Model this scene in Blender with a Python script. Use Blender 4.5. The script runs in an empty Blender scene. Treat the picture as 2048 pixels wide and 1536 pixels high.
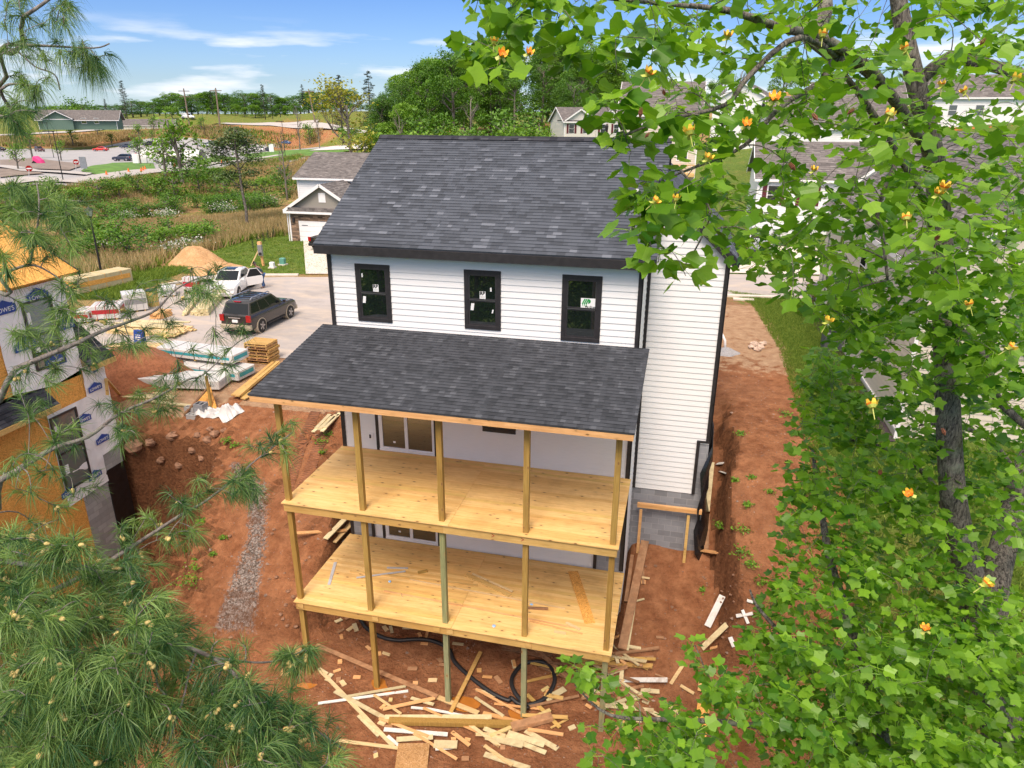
import bpy, math, random, numpy as np
from mathutils import Vector, Matrix, noise as mnoise
from mathutils.geometry import delaunay_2d_cdt
R=math.radians
random.seed(7); np.random.seed(7)
sc=bpy.context.scene; col=sc.collection
# ---------------------------------------------------------------- camera
CP=np.array([8.4128,-18.6731,9.8826]); YAW,PIT,ROL,F=0.2354,0.3621,0.0052,1418.357
fw=np.array([-math.sin(YAW)*math.cos(PIT),math.cos(YAW)*math.cos(PIT),-math.sin(PIT)])
r0=np.array([math.cos(YAW),math.sin(YAW),0]); u0=np.cross(r0,fw)
rt=r0*math.cos(ROL)+u0*math.sin(ROL); up=-r0*math.sin(ROL)+u0*math.cos(ROL)
cam=bpy.data.cameras.new('camera'); cam.sensor_width=36; cam.lens=F*36/2048; cam.clip_start=.05; cam.clip_end=20000
co=bpy.data.objects.new('camera',cam); col.objects.link(co)
co.matrix_world=Matrix(((rt[0],up[0],-fw[0],CP[0]),(rt[1],up[1],-fw[1],CP[1]),(rt[2],up[2],-fw[2],CP[2]),(0,0,0,1)))
sc.camera=co
# ---------------------------------------------------------------- light
SUN_EL,SUN_AZ=56,182      # azimuth clockwise from +Y
w=bpy.data.worlds.new('World'); sc.world=w; w.use_nodes=True
nt=w.node_tree; bg=nt.nodes['Background']; bg.inputs['Strength'].default_value=0.15
sky=nt.nodes.new('ShaderNodeTexSky'); sky.sky_type='NISHITA'; sky.sun_disc=False
sky.sun_elevation=R(SUN_EL); sky.sun_rotation=R(SUN_AZ); sky.air_density=1.0; sky.dust_density=.6; sky.ozone_density=1.6
tc=nt.nodes.new('ShaderNodeTexCoord'); mp=nt.nodes.new('ShaderNodeMapping'); mp.inputs['Scale'].default_value=(3.2,3.2,22)
nz=nt.nodes.new('ShaderNodeTexNoise'); nz.inputs['Scale'].default_value=1.6; nz.inputs['Detail'].default_value=8; nz.inputs['Roughness'].default_value=.52
mp.inputs['Location'].default_value=(1.35,.4,.2)
rp=nt.nodes.new('ShaderNodeValToRGB'); rp.color_ramp.elements[0].position=.48; rp.color_ramp.elements[1].position=.62
sx=nt.nodes.new('ShaderNodeSeparateXYZ')
el=nt.nodes.new('ShaderNodeValToRGB'); e=el.color_ramp.elements; e[0].position=0.0; e[0].color=(.35,.35,.35,1); e[1].position=.108; e[1].color=(0,0,0,1)
k=el.color_ramp.elements.new(.02); k.color=(1,1,1,1); k=el.color_ramp.elements.new(.075); k.color=(1,1,1,1)
mul=nt.nodes.new('ShaderNodeMath'); mul.operation='MULTIPLY'
mx=nt.nodes.new('ShaderNodeMix'); mx.data_type='RGBA'; mx.inputs[7].default_value=(4.5,4.7,5.0,1)
L=nt.links.new
L(tc.outputs['Generated'],mp.inputs['Vector']); L(mp.outputs[0],nz.inputs['Vector']); L(nz.outputs[0],rp.inputs[0])
L(tc.outputs['Generated'],sx.inputs[0]); L(sx.outputs[2],el.inputs[0]); L(rp.outputs[0],mul.inputs[0]); L(el.outputs[0],mul.inputs[1])
tr_=nt.nodes.new('ShaderNodeValToRGB'); q=tr_.color_ramp.elements; q[0].position=0; q[0].color=(.52,.66,.92,1); q[1].position=1; q[1].color=(4.2,2.5,1.35,1)
for p_,c_ in ((.04,(.39,.48,.66)),(.16,(.26,.38,.64)),(.30,(.48,.54,.66)),(.55,(3.4,2.2,1.3))): k=tr_.color_ramp.elements.new(p_); k.color=(*c_,1)
tm=nt.nodes.new('ShaderNodeMix'); tm.data_type='RGBA'; tm.blend_type='MULTIPLY'; tm.inputs[0].default_value=1; L(sx.outputs[2],tr_.inputs[0]); L(sky.outputs[0],tm.inputs[6]); L(tr_.outputs[0],tm.inputs[7])
L(mul.outputs[0],mx.inputs[0]); L(tm.outputs[2],mx.inputs[6]); L(mx.outputs[2],bg.inputs['Color'])
sl=bpy.data.lights.new('sun','SUN'); sl.energy=2.0; sl.angle=R(24); sl.color=(1,.95,.88)
so=bpy.data.objects.new('sun',sl); col.objects.link(so)
sd=Vector((math.sin(R(SUN_AZ))*math.cos(R(SUN_EL)),math.cos(R(SUN_AZ))*math.cos(R(SUN_EL)),math.sin(R(SUN_EL))))
so.rotation_euler=sd.to_track_quat('Z','Y').to_euler()
vs=sc.view_settings; vs.view_transform='Standard'; vs.look='None'; vs.gamma=1; vs.exposure=0.62; vs.use_curve_mapping=False
# ---------------------------------------------------------------- projection helpers (photo pixel -> world point)
def ray(px,py): return fw+rt*(px-1024)/F+up*(768-py)/F
def at(px,py,x=None,y=None,z=None,d=None):
    r=ray(px,py)
    if z is not None: t=(z-CP[2])/r[2]
    elif y is not None: t=(y-CP[1])/r[1]
    elif x is not None: t=(x-CP[0])/r[0]
    else: t=d
    return CP+r*t
# ---------------------------------------------------------------- object helpers
def tag(o,label=None,cat=None,group=None,kind=None):
    if label: o['label']=label
    if cat: o['category']=cat
    if group: o['group']=group
    if kind: o['kind']=kind
    return o
def thing(name,label,cat,loc=(0,0,0),rz=0,group=None,kind=None):
    o=bpy.data.objects.new(name,None); col.objects.link(o); o.location=[float(a) for a in loc]; o.rotation_euler=(0,0,rz)
    o.empty_display_size=.2
    return tag(o,label,cat,group,kind)
def kids(o): return [c for c in bpy.data.objects if c.parent==o]
def snap(o): return (o,[snap(c) for c in kids(o)])
def dup(tree,parent=None,loc=None,rz=None,scale=None,label=None,group=None):
    o,ch=tree; c=o.copy(); col.objects.link(c)
    if parent: c.parent=parent
    if loc is not None: c.location=[float(a) for a in loc]
    if rz is not None: c.rotation_euler=(c.rotation_euler[0],c.rotation_euler[1],rz)
    if scale is not None: c.scale=scale if hasattr(scale,'__len__') else (scale,)*3
    if label: c['label']=label
    if group: c['group']=group
    for q in ch: dup(q,c)
    return c
def V(*a): return np.array(a,float)
def nrm(v):
    v=np.array(v,float); n=np.linalg.norm(v); return v/n if n>1e-12 else v
class MB:
    def __init__(s): s.v=[]; s.f=[]; s.m=[]; s.r=[]; s.cm=0; s.cr=None
    def add(s,vs,fs,m=None,r=None):
        b=len(s.v); s.v+= [tuple(float(a) for a in p) for p in vs]
        m=s.cm if m is None else m
        if r is None: r=random.random() if s.cr is None else s.cr
        for f in fs: s.f.append(tuple(b+i for i in f)); s.m.append(m); s.r.append(r)
        return s
    def quad(s,a,b,c,d,**k): return s.add([a,b,c,d],[(0,1,2,3)],**k)
    def box(s,x0,x1,y0,y1,z0,z1,**k):
        if x0>x1: x0,x1=x1,x0
        if y0>y1: y0,y1=y1,y0
        if z0>z1: z0,z1=z1,z0
        vs=[(x0,y0,z0),(x1,y0,z0),(x1,y1,z0),(x0,y1,z0),(x0,y0,z1),(x1,y0,z1),(x1,y1,z1),(x0,y1,z1)]
        return s.add(vs,[(3,2,1,0),(4,5,6,7),(0,1,5,4),(1,2,6,5),(2,3,7,6),(3,0,4,7)],**k)
    def obox(s,c,ax,ay,az,**k):
        c=np.array(c,float); vs=[c+a*ax+b*ay+d*az for d in (-1,1) for a,b in ((-1,-1),(1,-1),(1,1),(-1,1))]
        return s.add(vs,[(3,2,1,0),(4,5,6,7),(0,1,5,4),(1,2,6,5),(2,3,7,6),(3,0,4,7)],**k)
    def beam(s,p,q,w,h,upv=(0,0,1),**k):
        p=np.array(p,float); q=np.array(q,float); d=q-p; l=np.linalg.norm(d); d/=l
        u=np.array(upv,float)
        if abs(d@nrm(u))>.98: u=np.array((0,1.,0))
        sdir=nrm(np.cross(d,u)); u2=np.cross(sdir,d)
        return s.obox((p+q)/2,d*l/2,sdir*w/2,u2*h/2,**k)
    def tube(s,pts,rad,n=6,cap=True,**k):
        pts=[np.array(p,float) for p in pts]
        if not hasattr(rad,'__len__'): rad=[rad]*len(pts)
        vs=[];fs=[]; t0=nrm(pts[1]-pts[0]); a=nrm(np.cross(t0,(0,0,1) if abs(t0[2])<.9 else (1,0,0)))
        for i,p in enumerate(pts):
            t=nrm(pts[min(i+1,len(pts)-1)]-pts[max(i-1,0)]); a=nrm(a-t*(a@t)); b=np.cross(t,a)
            for j in range(n):
                an=2*math.pi*j/n; vs.append(p+(a*math.cos(an)+b*math.sin(an))*rad[i])
        for i in range(len(pts)-1):
            for j in range(n):
                j2=(j+1)%n; fs.append((i*n+j,i*n+j2,(i+1)*n+j2,(i+1)*n+j))
        if cap: fs.append(tuple(range(n))[::-1]); fs.append(tuple((len(pts)-1)*n+j for j in range(n)))
        return s.add(vs,fs,**k)
    def prism(s,poly,vec,**k):   # poly 3D points, extruded along vec
        n=len(poly); vec=np.array(vec,float); a=[np.array(p,float) for p in poly]; b=[p+vec for p in a]
        fs=[tuple(range(n))[::-1],tuple(range(n,2*n))]+[(i,(i+1)%n,n+(i+1)%n,n+i) for i in range(n)]
        nn=np.cross(a[1]-a[0],a[2]-a[1])
        if nn@vec<0: fs=[f[::-1] for f in fs]
        return s.add(a+b,fs,**k)
    def cyl(s,c,ax,r,n=16,r2=None,**k):
        c=np.array(c,float); ax=np.array(ax,float); return s.tube([c,c+ax],[r,r if r2 is None else r2],n,**k)
    def text(s,txt,o,xd,yd,size,m=0,lift=.003,bold=0):
        cu=bpy.data.curves.new('t','FONT'); cu.body=txt; cu.size=size; cu.align_x='CENTER'; cu.align_y='CENTER'; cu.offset=bold
        ob=bpy.data.objects.new('t',cu); col.objects.link(ob)
        bpy.context.view_layer.update(); me=bpy.data.meshes.new_from_object(ob.evaluated_get(bpy.context.evaluated_depsgraph_get()))
        xd=np.array(xd,float); yd=np.array(yd,float); n=nrm(np.cross(xd,yd)); o=np.array(o,float)
        s.add([o+xd*v.co.x+yd*v.co.y+n*lift for v in me.vertices],[tuple(p.vertices) for p in me.polygons],m=m)
        bpy.data.objects.remove(ob); bpy.data.meshes.remove(me); bpy.data.curves.remove(cu)
        return s
    def build(s,name,mats,parent=None,smooth=False,bevel=0,uvo=(0,0,0),label=None,uvs=None,local=False):
        off=np.zeros(3); q=None if local else parent
        while q is not None: off+=np.array(q.location); q=q.parent
        me=bpy.data.meshes.new(name); vv=np.array(s.v,float).reshape(-1,3)
        me.from_pydata((vv-off).tolist(),[],s.f)
        if not isinstance(mats,(list,tuple)): mats=[mats]
        for m in mats: me.materials.append(m)
        me.polygons.foreach_set('material_index',s.m)
        if smooth: me.polygons.foreach_set('use_smooth',[True]*len(s.f))
        at_=me.attributes.new('rnd','FLOAT','FACE'); at_.data.foreach_set('value',s.r)
        uv=me.uv_layers.new(name='UVMap')
        nl=len(me.loops); ln=np.zeros(nl*2)
        if uvs is None:
            me.update(); npol=len(me.polygons); N=np.zeros(npol*3); me.polygons.foreach_get('normal',N); N=N.reshape(-1,3)
            tot=np.zeros(npol,int); me.polygons.foreach_get('loop_total',tot); lv=np.zeros(nl,int); me.loops.foreach_get('vertex_index',lv)
            Nl=np.repeat(N,tot,axis=0); flat=np.abs(Nl[:,2])>.97
            U=np.stack([-Nl[:,1],Nl[:,0],0*Nl[:,0]],1); Un=np.linalg.norm(U,axis=1,keepdims=True); U=U/np.maximum(Un,1e-9)
            U[flat]=(1,0,0); Vv=np.cross(Nl,U); Vv[flat]=(0,1,0)
            P=vv[lv]-np.array(uvo); ln[0::2]=(P*U).sum(1); ln[1::2]=(P*Vv).sum(1)
        else: ln[:]=np.array(uvs,float).ravel()
        uv.data.foreach_set('uv',ln)
        me.update(); o=bpy.data.objects.new(name,me); col.objects.link(o)
        if parent is not None: o.parent=parent
        if bevel:
            b=o.modifiers.new('b','BEVEL'); b.width=bevel; b.segments=2; b.limit_method='ANGLE'; b.angle_limit=R(40)
        if label: o['label']=label
        return o
# ---------------------------------------------------------------- materials
def newmat(name):
    m=bpy.data.materials.new(name); m.use_nodes=True; return m,m.node_tree,m.node_tree.nodes['Principled BSDF']
def nd(nt,t,**k):
    n=nt.nodes.new('ShaderNode'+t)
    for a,b in k.items():
        if a in n.bl_rna.properties.keys(): setattr(n,a,b)
        else: n.inputs[a.replace('_',' ')].default_value=b
    return n
def mixc(nt,f,a,b,blend='MIX'):
    m=nt.nodes.new('ShaderNodeMix'); m.data_type='RGBA'; m.blend_type=blend
    for i,x in ((0,f),(6,a),(7,b)):
        if hasattr(x,'links') or isinstance(x,bpy.types.NodeSocket): nt.links.new(x,m.inputs[i])
        elif i==0: m.inputs[0].default_value=x
        else: m.inputs[i].default_value=(*x,1) if len(x)==3 else x
    return m.outputs[2]
def ramp(nt,f,pts):
    r=nt.nodes.new('ShaderNodeValToRGB'); nt.links.new(f,r.inputs[0]); e=r.color_ramp.elements
    while len(e)<len(pts): e.new(.5)
    for i,(p,c) in enumerate(pts):
        e[i].position=p; e[i].color=(c,c,c,1) if not hasattr(c,'__len__') else (*c,1)
    return r.outputs[0]
def coords(nt,kind='Object',scale=(1,1,1),rot=(0,0,0)):
    t=nt.nodes.new('ShaderNodeTexCoord'); m=nt.nodes.new('ShaderNodeMapping'); m.inputs['Scale'].default_value=scale; m.inputs['Rotation'].default_value=rot
    nt.links.new(t.outputs[kind],m.inputs[0]); return m.outputs[0]
def noise(nt,vec,scale,detail=4,rough=.55,dist=0):
    n=nd(nt,'TexNoise',Scale=scale,Detail=detail,Roughness=rough,Distortion=dist); nt.links.new(vec,n.inputs['Vector']); return n.outputs[0]
def math_(nt,op,a,b=0):
    m=nt.nodes.new('ShaderNodeMath'); m.operation=op
    for i,x in enumerate((a,b)):
        if isinstance(x,bpy.types.NodeSocket): nt.links.new(x,m.inputs[i])
        else: m.inputs[i].default_value=x
    return m.outputs[0]
def attr(nt,name='rnd'):
    a=nt.nodes.new('ShaderNodeAttribute'); a.attribute_name=name; return a
def bump(nt,b,h,strength=.4,dist=.02):
    n=nd(nt,'Bump',Strength=strength,Distance=dist); nt.links.new(h,n.inputs['Height']); nt.links.new(n.outputs[0],b.inputs['Normal'])
def M(name,c,rough=.6,metal=0,var=.12,scale=4,rv=0,bmp=0,bs=20,coat=0,spec=.5,stretch=(1,1,1)):
    m,nt,b=newmat(name); v=coords(nt,'Object',stretch); f=noise(nt,v,scale)
    lo=[x*(1-var) for x in c]; hi=[min(1,x*(1+var)) for x in c]
    o=mixc(nt,ramp(nt,f,[(.3,0),(.7,1)]),lo,hi)
    if rv:
        a=attr(nt).outputs['Fac']; o=mixc(nt,1.0,o,ramp(nt,a,[(0,1-rv),(1,1)]),'MULTIPLY'); dn=noise(nt,coords(nt,'Object'),2.3,5,.7); o=mixc(nt,ramp(nt,dn,[(.52,0),(.68,.6)]),o,[c[0]*.55,c[1]*.42,c[2]*.34])
    nt.links.new(o,b.inputs['Base Color']); b.inputs['Roughness'].default_value=rough; b.inputs['Metallic'].default_value=metal
    b.inputs['Coat Weight'].default_value=coat; b.inputs['Specular IOR Level'].default_value=spec
    if bmp: bump(nt,b,noise(nt,v,bs),bmp,.01)
    return m
def mat_siding(name,c):
    m,nt,b=newmat(name); v=coords(nt,'Object',(.6,.6,14)); f=noise(nt,v,6,3)
    v2=coords(nt,'Object'); g=noise(nt,v2,.7,5,.7)
    o=mixc(nt,ramp(nt,f,[(.35,0),(.65,1)]),[x*.95 for x in c],c); o=mixc(nt,ramp(nt,g,[(.45,0),(.75,.16)]),o,[c[0]*.8,c[1]*.78,c[2]*.74])
    nt.links.new(o,b.inputs['Base Color']); b.inputs['Roughness'].default_value=.5; bump(nt,b,f,.15,.004); return m
def mat_shingle(name,cols,ww=.17,rh=.143,light=.9):
    # cols: dark, mid, light patch
    m,nt,b=newmat(name); v=coords(nt,'UV')
    def br(w_,off,fr):
        t=nt.nodes.new('ShaderNodeTexBrick'); t.offset=off; t.offset_frequency=fr; t.squash=1
        for a,x in (('Scale',1),('Mortar Size',0),('Brick Width',w_),('Row Height',rh),('Bias',0)): t.inputs[a].default_value=x
        t.inputs['Color1'].default_value=(0,0,0,1); t.inputs['Color2'].default_value=(1,1,1,1); nt.links.new(v,t.inputs['Vector']); return t.outputs['Color']
    a=br(ww,.37,3); a2=br(ww*1.7,.61,5)
    s=math_(nt,'ADD',math_(nt,'MULTIPLY',a,.55),math_(nt,'MULTIPLY',a2,.45))
    o=ramp(nt,s,[(.2,cols[0]),(.55,cols[1]),(light-.12,cols[1]),(light,cols[2])])
    g=noise(nt,coords(nt,'Object'),60,3); o=mixc(nt,.35,o,ramp(nt,g,[(.3,.5),(.7,1)]),'MULTIPLY')
    g2=noise(nt,coords(nt,'Object'),.5,4); o=mixc(nt,.3,o,ramp(nt,g2,[(.3,.75),(.7,1)]),'MULTIPLY')
    nt.links.new(o,b.inputs['Base Color']); b.inputs['Roughness'].default_value=.85; b.inputs['Specular IOR Level'].default_value=.25; bump(nt,b,g,.3,.004); return m
def mat_deck(name,c1,c2,axis=0):
    m,nt,b=newmat(name); st=(.7,12,12) if axis==0 else ((12,12,.7) if axis==2 else (12,.7,12)); v=coords(nt,'Object',st)
    a=attr(nt).outputs['Fac']; cb=nt.nodes.new('ShaderNodeCombineXYZ'); nt.links.new(math_(nt,'MULTIPLY',a,37),cb.inputs[0]); nt.links.new(math_(nt,'MULTIPLY',a,91),cb.inputs[1])
    va=nt.nodes.new('ShaderNodeVectorMath'); va.operation='ADD'; nt.links.new(v,va.inputs[0]); nt.links.new(cb.outputs[0],va.inputs[1])
    f=noise(nt,va.outputs[0],2.2,5,.6,.6)
    o=mixc(nt,ramp(nt,f,[(.3,0),(.7,1)]),c1,c2)
    o=mixc(nt,.8,o,ramp(nt,a,[(0,(.82,.72,.55)),(.25,(1,.98,.9)),(.6,(1,1,1)),(.85,(.94,.84,.72)),(1,(.85,.9,.62))]),'MULTIPLY')
    st2=(2.6,5,5) if axis==0 else ((5,5,2.6) if axis==2 else (5,2.6,5)); v2=coords(nt,'Object',st2)
    va2=nt.nodes.new('ShaderNodeVectorMath'); va2.operation='ADD'; nt.links.new(v2,va2.inputs[0]); nt.links.new(cb.outputs[0],va2.inputs[1])
    vo=nd(nt,'TexVoronoi',Scale=1.0); nt.links.new(va2.outputs[0],vo.inputs['Vector'])
    dn=noise(nt,coords(nt,'Object'),.9,6,.65); o=mixc(nt,ramp(nt,dn,[(.5,0),(.72,.4)]),o,[c1[0]*.55,c1[1]*.5,c1[2]*.5])
    k=ramp(nt,vo.outputs['Distance'],[(.07,1),(.14,0)]); o=mixc(nt,k,o,(.10,.045,.015))
    k2=ramp(nt,vo.outputs['Distance'],[(.1,.35),(.3,0)]); o=mixc(nt,k2,o,(.45,.25,.09))
    nt.links.new(o,b.inputs['Base Color']); b.inputs['Roughness'].default_value=.6; bump(nt,b,f,.2,.003); return m
def mat_osb(name,c=(.62,.33,.09)):
    m,nt,b=newmat(name); v=coords(nt,'Object'); vo=nd(nt,'TexVoronoi',Scale=16,Randomness=1.0); 
    dn=nd(nt,'TexNoise',Scale=7); nt.links.new(v,dn.inputs['Vector']); va=nt.nodes.new('ShaderNodeVectorMath'); va.operation='ADD'; nt.links.new(v,va.inputs[0]); nt.links.new(dn.outputs['Color'],va.inputs[1]); nt.links.new(va.outputs[0],vo.inputs['Vector'])
    sp=nt.nodes.new('ShaderNodeSeparateColor'); nt.links.new(vo.outputs['Color'],sp.inputs[0])
    o=ramp(nt,sp.outputs[0],[(0,[x*.62 for x in c]),(.5,c),(1,[min(1,c[0]*1.22),min(1,c[1]*1.4),c[2]*1.9])])
    g=noise(nt,v,.8,3); o=mixc(nt,.5,o,ramp(nt,g,[(.3,.7),(.7,1)]),'MULTIPLY')
    nt.links.new(o,b.inputs['Base Color']); b.inputs['Roughness'].default_value=.7; return m
def mat_cmu(name,c=(.27,.28,.30),mort=(.40,.40,.40),bw=.42,bh=.21,stain=(.42,.2,.1)):
    m,nt,b=newmat(name); v=coords(nt,'UV'); t=nt.nodes.new('ShaderNodeTexBrick'); t.offset=.5; t.squash=1
    for a,x in (('Scale',1),('Mortar Size',.006),('Brick Width',bw),('Row Height',bh)): t.inputs[a].default_value=x
    t.inputs['Color1'].default_value=(*[x*.85 for x in c],1); t.inputs['Color2'].default_value=(*[x*1.2 for x in c],1); t.inputs['Mortar'].default_value=(*mort,1); nt.links.new(v,t.inputs['Vector'])
    g=noise(nt,coords(nt,'Object'),3,6,.7); o=mixc(nt,.5,t.outputs['Color'],ramp(nt,g,[(.3,.65),(.7,1)]),'MULTIPLY')
    nt.links.new(o,b.inputs['Base Color']); b.inputs['Roughness'].default_value=.9; bump(nt,b,t.outputs['Fac'],-.5,.006); return m
def mat_leaf(name,c1,c2,trans=.35,rough=.45,spec=.4):
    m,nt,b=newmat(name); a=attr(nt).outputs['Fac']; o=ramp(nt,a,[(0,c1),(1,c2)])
    g=noise(nt,coords(nt,'Object'),9,2); o=mixc(nt,.35,o,ramp(nt,g,[(.3,.7),(.7,1)]),'MULTIPLY')
    nt.links.new(o,b.inputs['Base Color']); b.inputs['Roughness'].default_value=rough; b.inputs['Specular IOR Level'].default_value=spec
    tr=nt.nodes.new('ShaderNodeBsdfTranslucent'); o2=mixc(nt,1.0,o,(1.0,1.0,.45),'MULTIPLY'); nt.links.new(o2,tr.inputs[0])
    ms=nt.nodes.new('ShaderNodeMixShader'); ms.inputs[0].default_value=trans; out=nt.nodes['Material Output']
    nt.links.new(b.outputs[0],ms.inputs[1]); nt.links.new(tr.outputs[0],ms.inputs[2]); nt.links.new(ms.outputs[0],out.inputs[0]); return m
def mat_bark(name,c1,c2,sc_=14):
    m,nt,b=newmat(name); v=coords(nt,'Object',(1,1,.35)); f=noise(nt,v,sc_,6,.7,.8)
    g=noise(nt,coords(nt,'Object'),5,3); o=mixc(nt,ramp(nt,f,[(.38,0),(.62,1)]),c1,c2); o=mixc(nt,ramp(nt,g,[(.55,0),(.7,.5)]),o,(.30,.33,.24))
    nt.links.new(o,b.inputs['Base Color']); b.inputs['Roughness'].default_value=.9; bump(nt,b,f,.9,.02); return m
def mat_glass(name,c=(.008,.012,.012),rough=.02,spec=.9):
    m,nt,b=newmat(name); b.inputs['Base Color'].default_value=(*c,1); b.inputs['Roughness'].default_value=rough; b.inputs['Specular IOR Level'].default_value=spec; b.inputs['IOR'].default_value=1.9 if spec>.6 else 1.45; return m
def mat_stone(name):
    m,nt,b=newmat(name); v=coords(nt,'UV'); t=nt.nodes.new('ShaderNodeTexBrick'); t.offset=.43; t.offset_frequency=2
    for a,x in (('Scale',1),('Mortar Size',.012),('Brick Width',.5),('Row Height',.13)): t.inputs[a].default_value=x
    t.inputs['Color1'].default_value=(.07,.045,.03,1); t.inputs['Color2'].default_value=(.42,.27,.17,1); t.inputs['Mortar'].default_value=(.1,.08,.07,1); nt.links.new(v,t.inputs['Vector'])
    nt.links.new(t.outputs['Color'],b.inputs['Base Color']); b.inputs['Roughness'].default_value=.85; bump(nt,b,t.outputs['Fac'],-.5,.02); return m
WHITE=mat_siding('white siding',(.80,.81,.81)); BEIGE=mat_siding('beige siding',(.62,.57,.47)); GREYS=mat_siding('grey siding',(.50,.47,.43))
TAUPE=mat_siding('taupe siding',(.30,.28,.24)); WHITEP=M('white paint',(.8,.8,.8),.45,var=.04); CREAM=mat_siding('cream siding',(.66,.64,.58))
BLACKT=M('black trim',(.022,.020,.022),.5,var=.3,scale=8); DARKF=M('dark frame',(.03,.027,.03),.4,var=.2)
SHING=mat_shingle('charcoal shingles',((.058,.067,.082),(.092,.106,.130),(.165,.185,.22)),.24,light=.90)
SHING2=mat_shingle('porch shingles',((.040,.045,.053),(.066,.073,.086),(.105,.115,.132)),.15,light=.86)
SHINGB=mat_shingle('brown shingles',((.12,.11,.108),(.19,.175,.168),(.27,.25,.24)),.3,light=.85)
SHINGD=mat_shingle('dark shingles',((.02,.022,.03),(.045,.048,.06),(.08,.085,.1)),.25,light=.85)
DECK=mat_deck('deck boards',(.70,.44,.15),(.90,.64,.28)); POST=mat_deck('treated post',(.30,.185,.045),(.46,.31,.09),2); RIM=mat_deck('rim joist',(.52,.33,.10),(.70,.48,.19))
POSTG=mat_deck('green treated post',(.20,.23,.13),(.36,.38,.22),2); CEDAR=mat_deck('fascia timber',(.62,.33,.13),(.82,.50,.24)); PINEW=mat_deck('pine board',(.62,.45,.22),(.80,.64,.38)); PINEX=M('pale board',(.72,.62,.36),.7,var=.12,scale=6,rv=.3)
REDW=M('reddish board',(.44,.24,.12),.75,var=.25,scale=6,rv=.3); WHITEB=M('white trim board',(.74,.74,.70),.6,var=.08,rv=.12); GREYB=M('grey primed board',(.50,.51,.52),.6,var=.1,rv=.15); MUDB=M('muddy board',(.30,.16,.08),.85,var=.3,scale=5,rv=.3)
OSB=mat_osb('osb',(.80,.38,.075)); OSB2=mat_osb('osb weathered',(.46,.25,.09)); CMU=mat_cmu('concrete block'); CMUL=mat_cmu('pale block',(.36,.36,.35),(.27,.27,.27))
GLASS=mat_glass('window glass'); GLASSC=mat_glass('car glass',(.010,.014,.017),.04,.35); DOORG=mat_glass('door glass',(.06,.045,.022),.04,.7)
BLUE=M('blue print',(.012,.055,.30),.5,var=.1); WRAP=M('house wrap',(.84,.84,.85),.45,var=.08,scale=3,bmp=.6,bs=5); BLKPL=M('black sheeting',(.015,.016,.018),.25,var=.4,bmp=.8,bs=9)
TAR=M('tar coating',(.010,.010,.012),.35,var=.5,scale=6,bmp=.5,bs=12); RUBBER=M('tyre',(.02,.02,.02),.8); ALLOY=M('alloy',(.45,.45,.47),.3,.9); CHROME=M('chrome',(.7,.7,.72),.15,1)
REDL=M('red lens',(.35,.01,.01),.2); HEADL=M('headlight lens',(.6,.62,.65),.12); METAL=M('grey metal',(.33,.35,.37),.4,.6); POLEB=M('black pole',(.015,.015,.017),.45)
POLEW=M('pole wood',(.17,.13,.10),.9,var=.3,scale=9); STONE=mat_stone('stacked stone'); CONC=M('concrete',(.62,.57,.50),.85,var=.1,scale=2); PIPE=M('corrugated pipe',(.018,.019,.021),.45)
SKIN=M('skin',(.30,.16,.10),.5); HAIR=M('hair',(.012,.009,.008),.5); SHIRT=M('dark teal shirt',(.02,.05,.07),.8); JEANS=M('jeans',(.05,.11,.25),.8)
SHUT=M('maroon shutter',(.10,.015,.02),.6); GREENP=M('green board',(.08,.30,.22),.7); FABW=M('white film',(.58,.58,.57),.4,var=.08,bmp=.5,bs=6); TEAL=M('teal print',(.03,.30,.36),.45); REDP=M('red print',(.40,.02,.03),.5)
PAPER=M('paper',(.78,.80,.80),.5,var=.03); PINK=M('pink',(.75,.05,.22),.5); ORANGE=M('orange plastic',(.8,.15,.02),.5); SGREEN=M('sticker green',(.01,.30,.06),.5)
# ---------------------------------------------------------------- terrain height
def P3(px,py,**k): return tuple(at(px,py,**k))
CT=[(-22,10,-1.2),(-14,9,-1.2),(-10,10,-1.15),(-20,20,-1.2),(-13,15,-1.15),(-10,5.5,-1.3),(-5,6,-1.3),(-14,3,-1.3),(-8,20,-1),(0,20,-.8),(6,20,-.6),(0,28,-.9),(8,28,-.6),(15,28,-.4),(-18,28,-1.2),(-22,26,-1.2),(-17,10,-1.2),(-24,16,-1.2),(-4,12,-1.1),
(13,15,-.5),(16,10,-.4),(20,10,-.3),(14,22,-.4),(25,25,0),(16,0,-1.4),(25,0,-.8),(30,10,0.3),(22,28,-.2),(0,33,-.8),(12,34,-.4),
(0,-8,-6.2),(8,-8,-6.3),(-8,-10,-6.6),(14,-6,-5.4),(0,-25,-7.5),(20,-20,-7),(-25,-20,-8),(-20,-5,-6.2),(0,-60,-10),(60,-50,-8),(-60,-50,-9),(-30,0,-4),(-40,12,-3),
(22,40,0.3),(40,40,2),(30,70,5),(10,80,2.5),(60,80,9),(50,130,14),(0,60,0),(-10,90,1.5),(100,100,14),(80,20,4),(100,-20,4),(40,100,9.5),(70,170,16),(20,130,6),
(0,-300,-25),(300,-100,5),(-300,-100,-20),(300,300,22),(0,500,12),(-500,500,9.3),(-400,100,-2),(-600,250,6),(-100,650,10)]
for px,py,z in ((300,520,-1.8),(200,480,-3),(450,480,-2.2),(300,440,-4.2),(450,425,-4),(100,450,-4),(540,400,-3.8),(130,368,-1),(300,345,-1),(500,318,-1),(650,298,-1),(200,425,-4),(400,395,-3.8),(560,365,-3.6),
   (60,330,-1.3),(400,300,-2),(600,290,-2),(202,302,-2),(50,296,-2),(200,292,-2),(400,285,-2),(640,291,-2),(603,485,-1.4),(700,480,-1.4),(200,560,-1.2),(350,540,-1.2),(560,520,-1.2)):
    p=at(px,py,z=z); CT.append((p[0],p[1],z))
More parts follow.
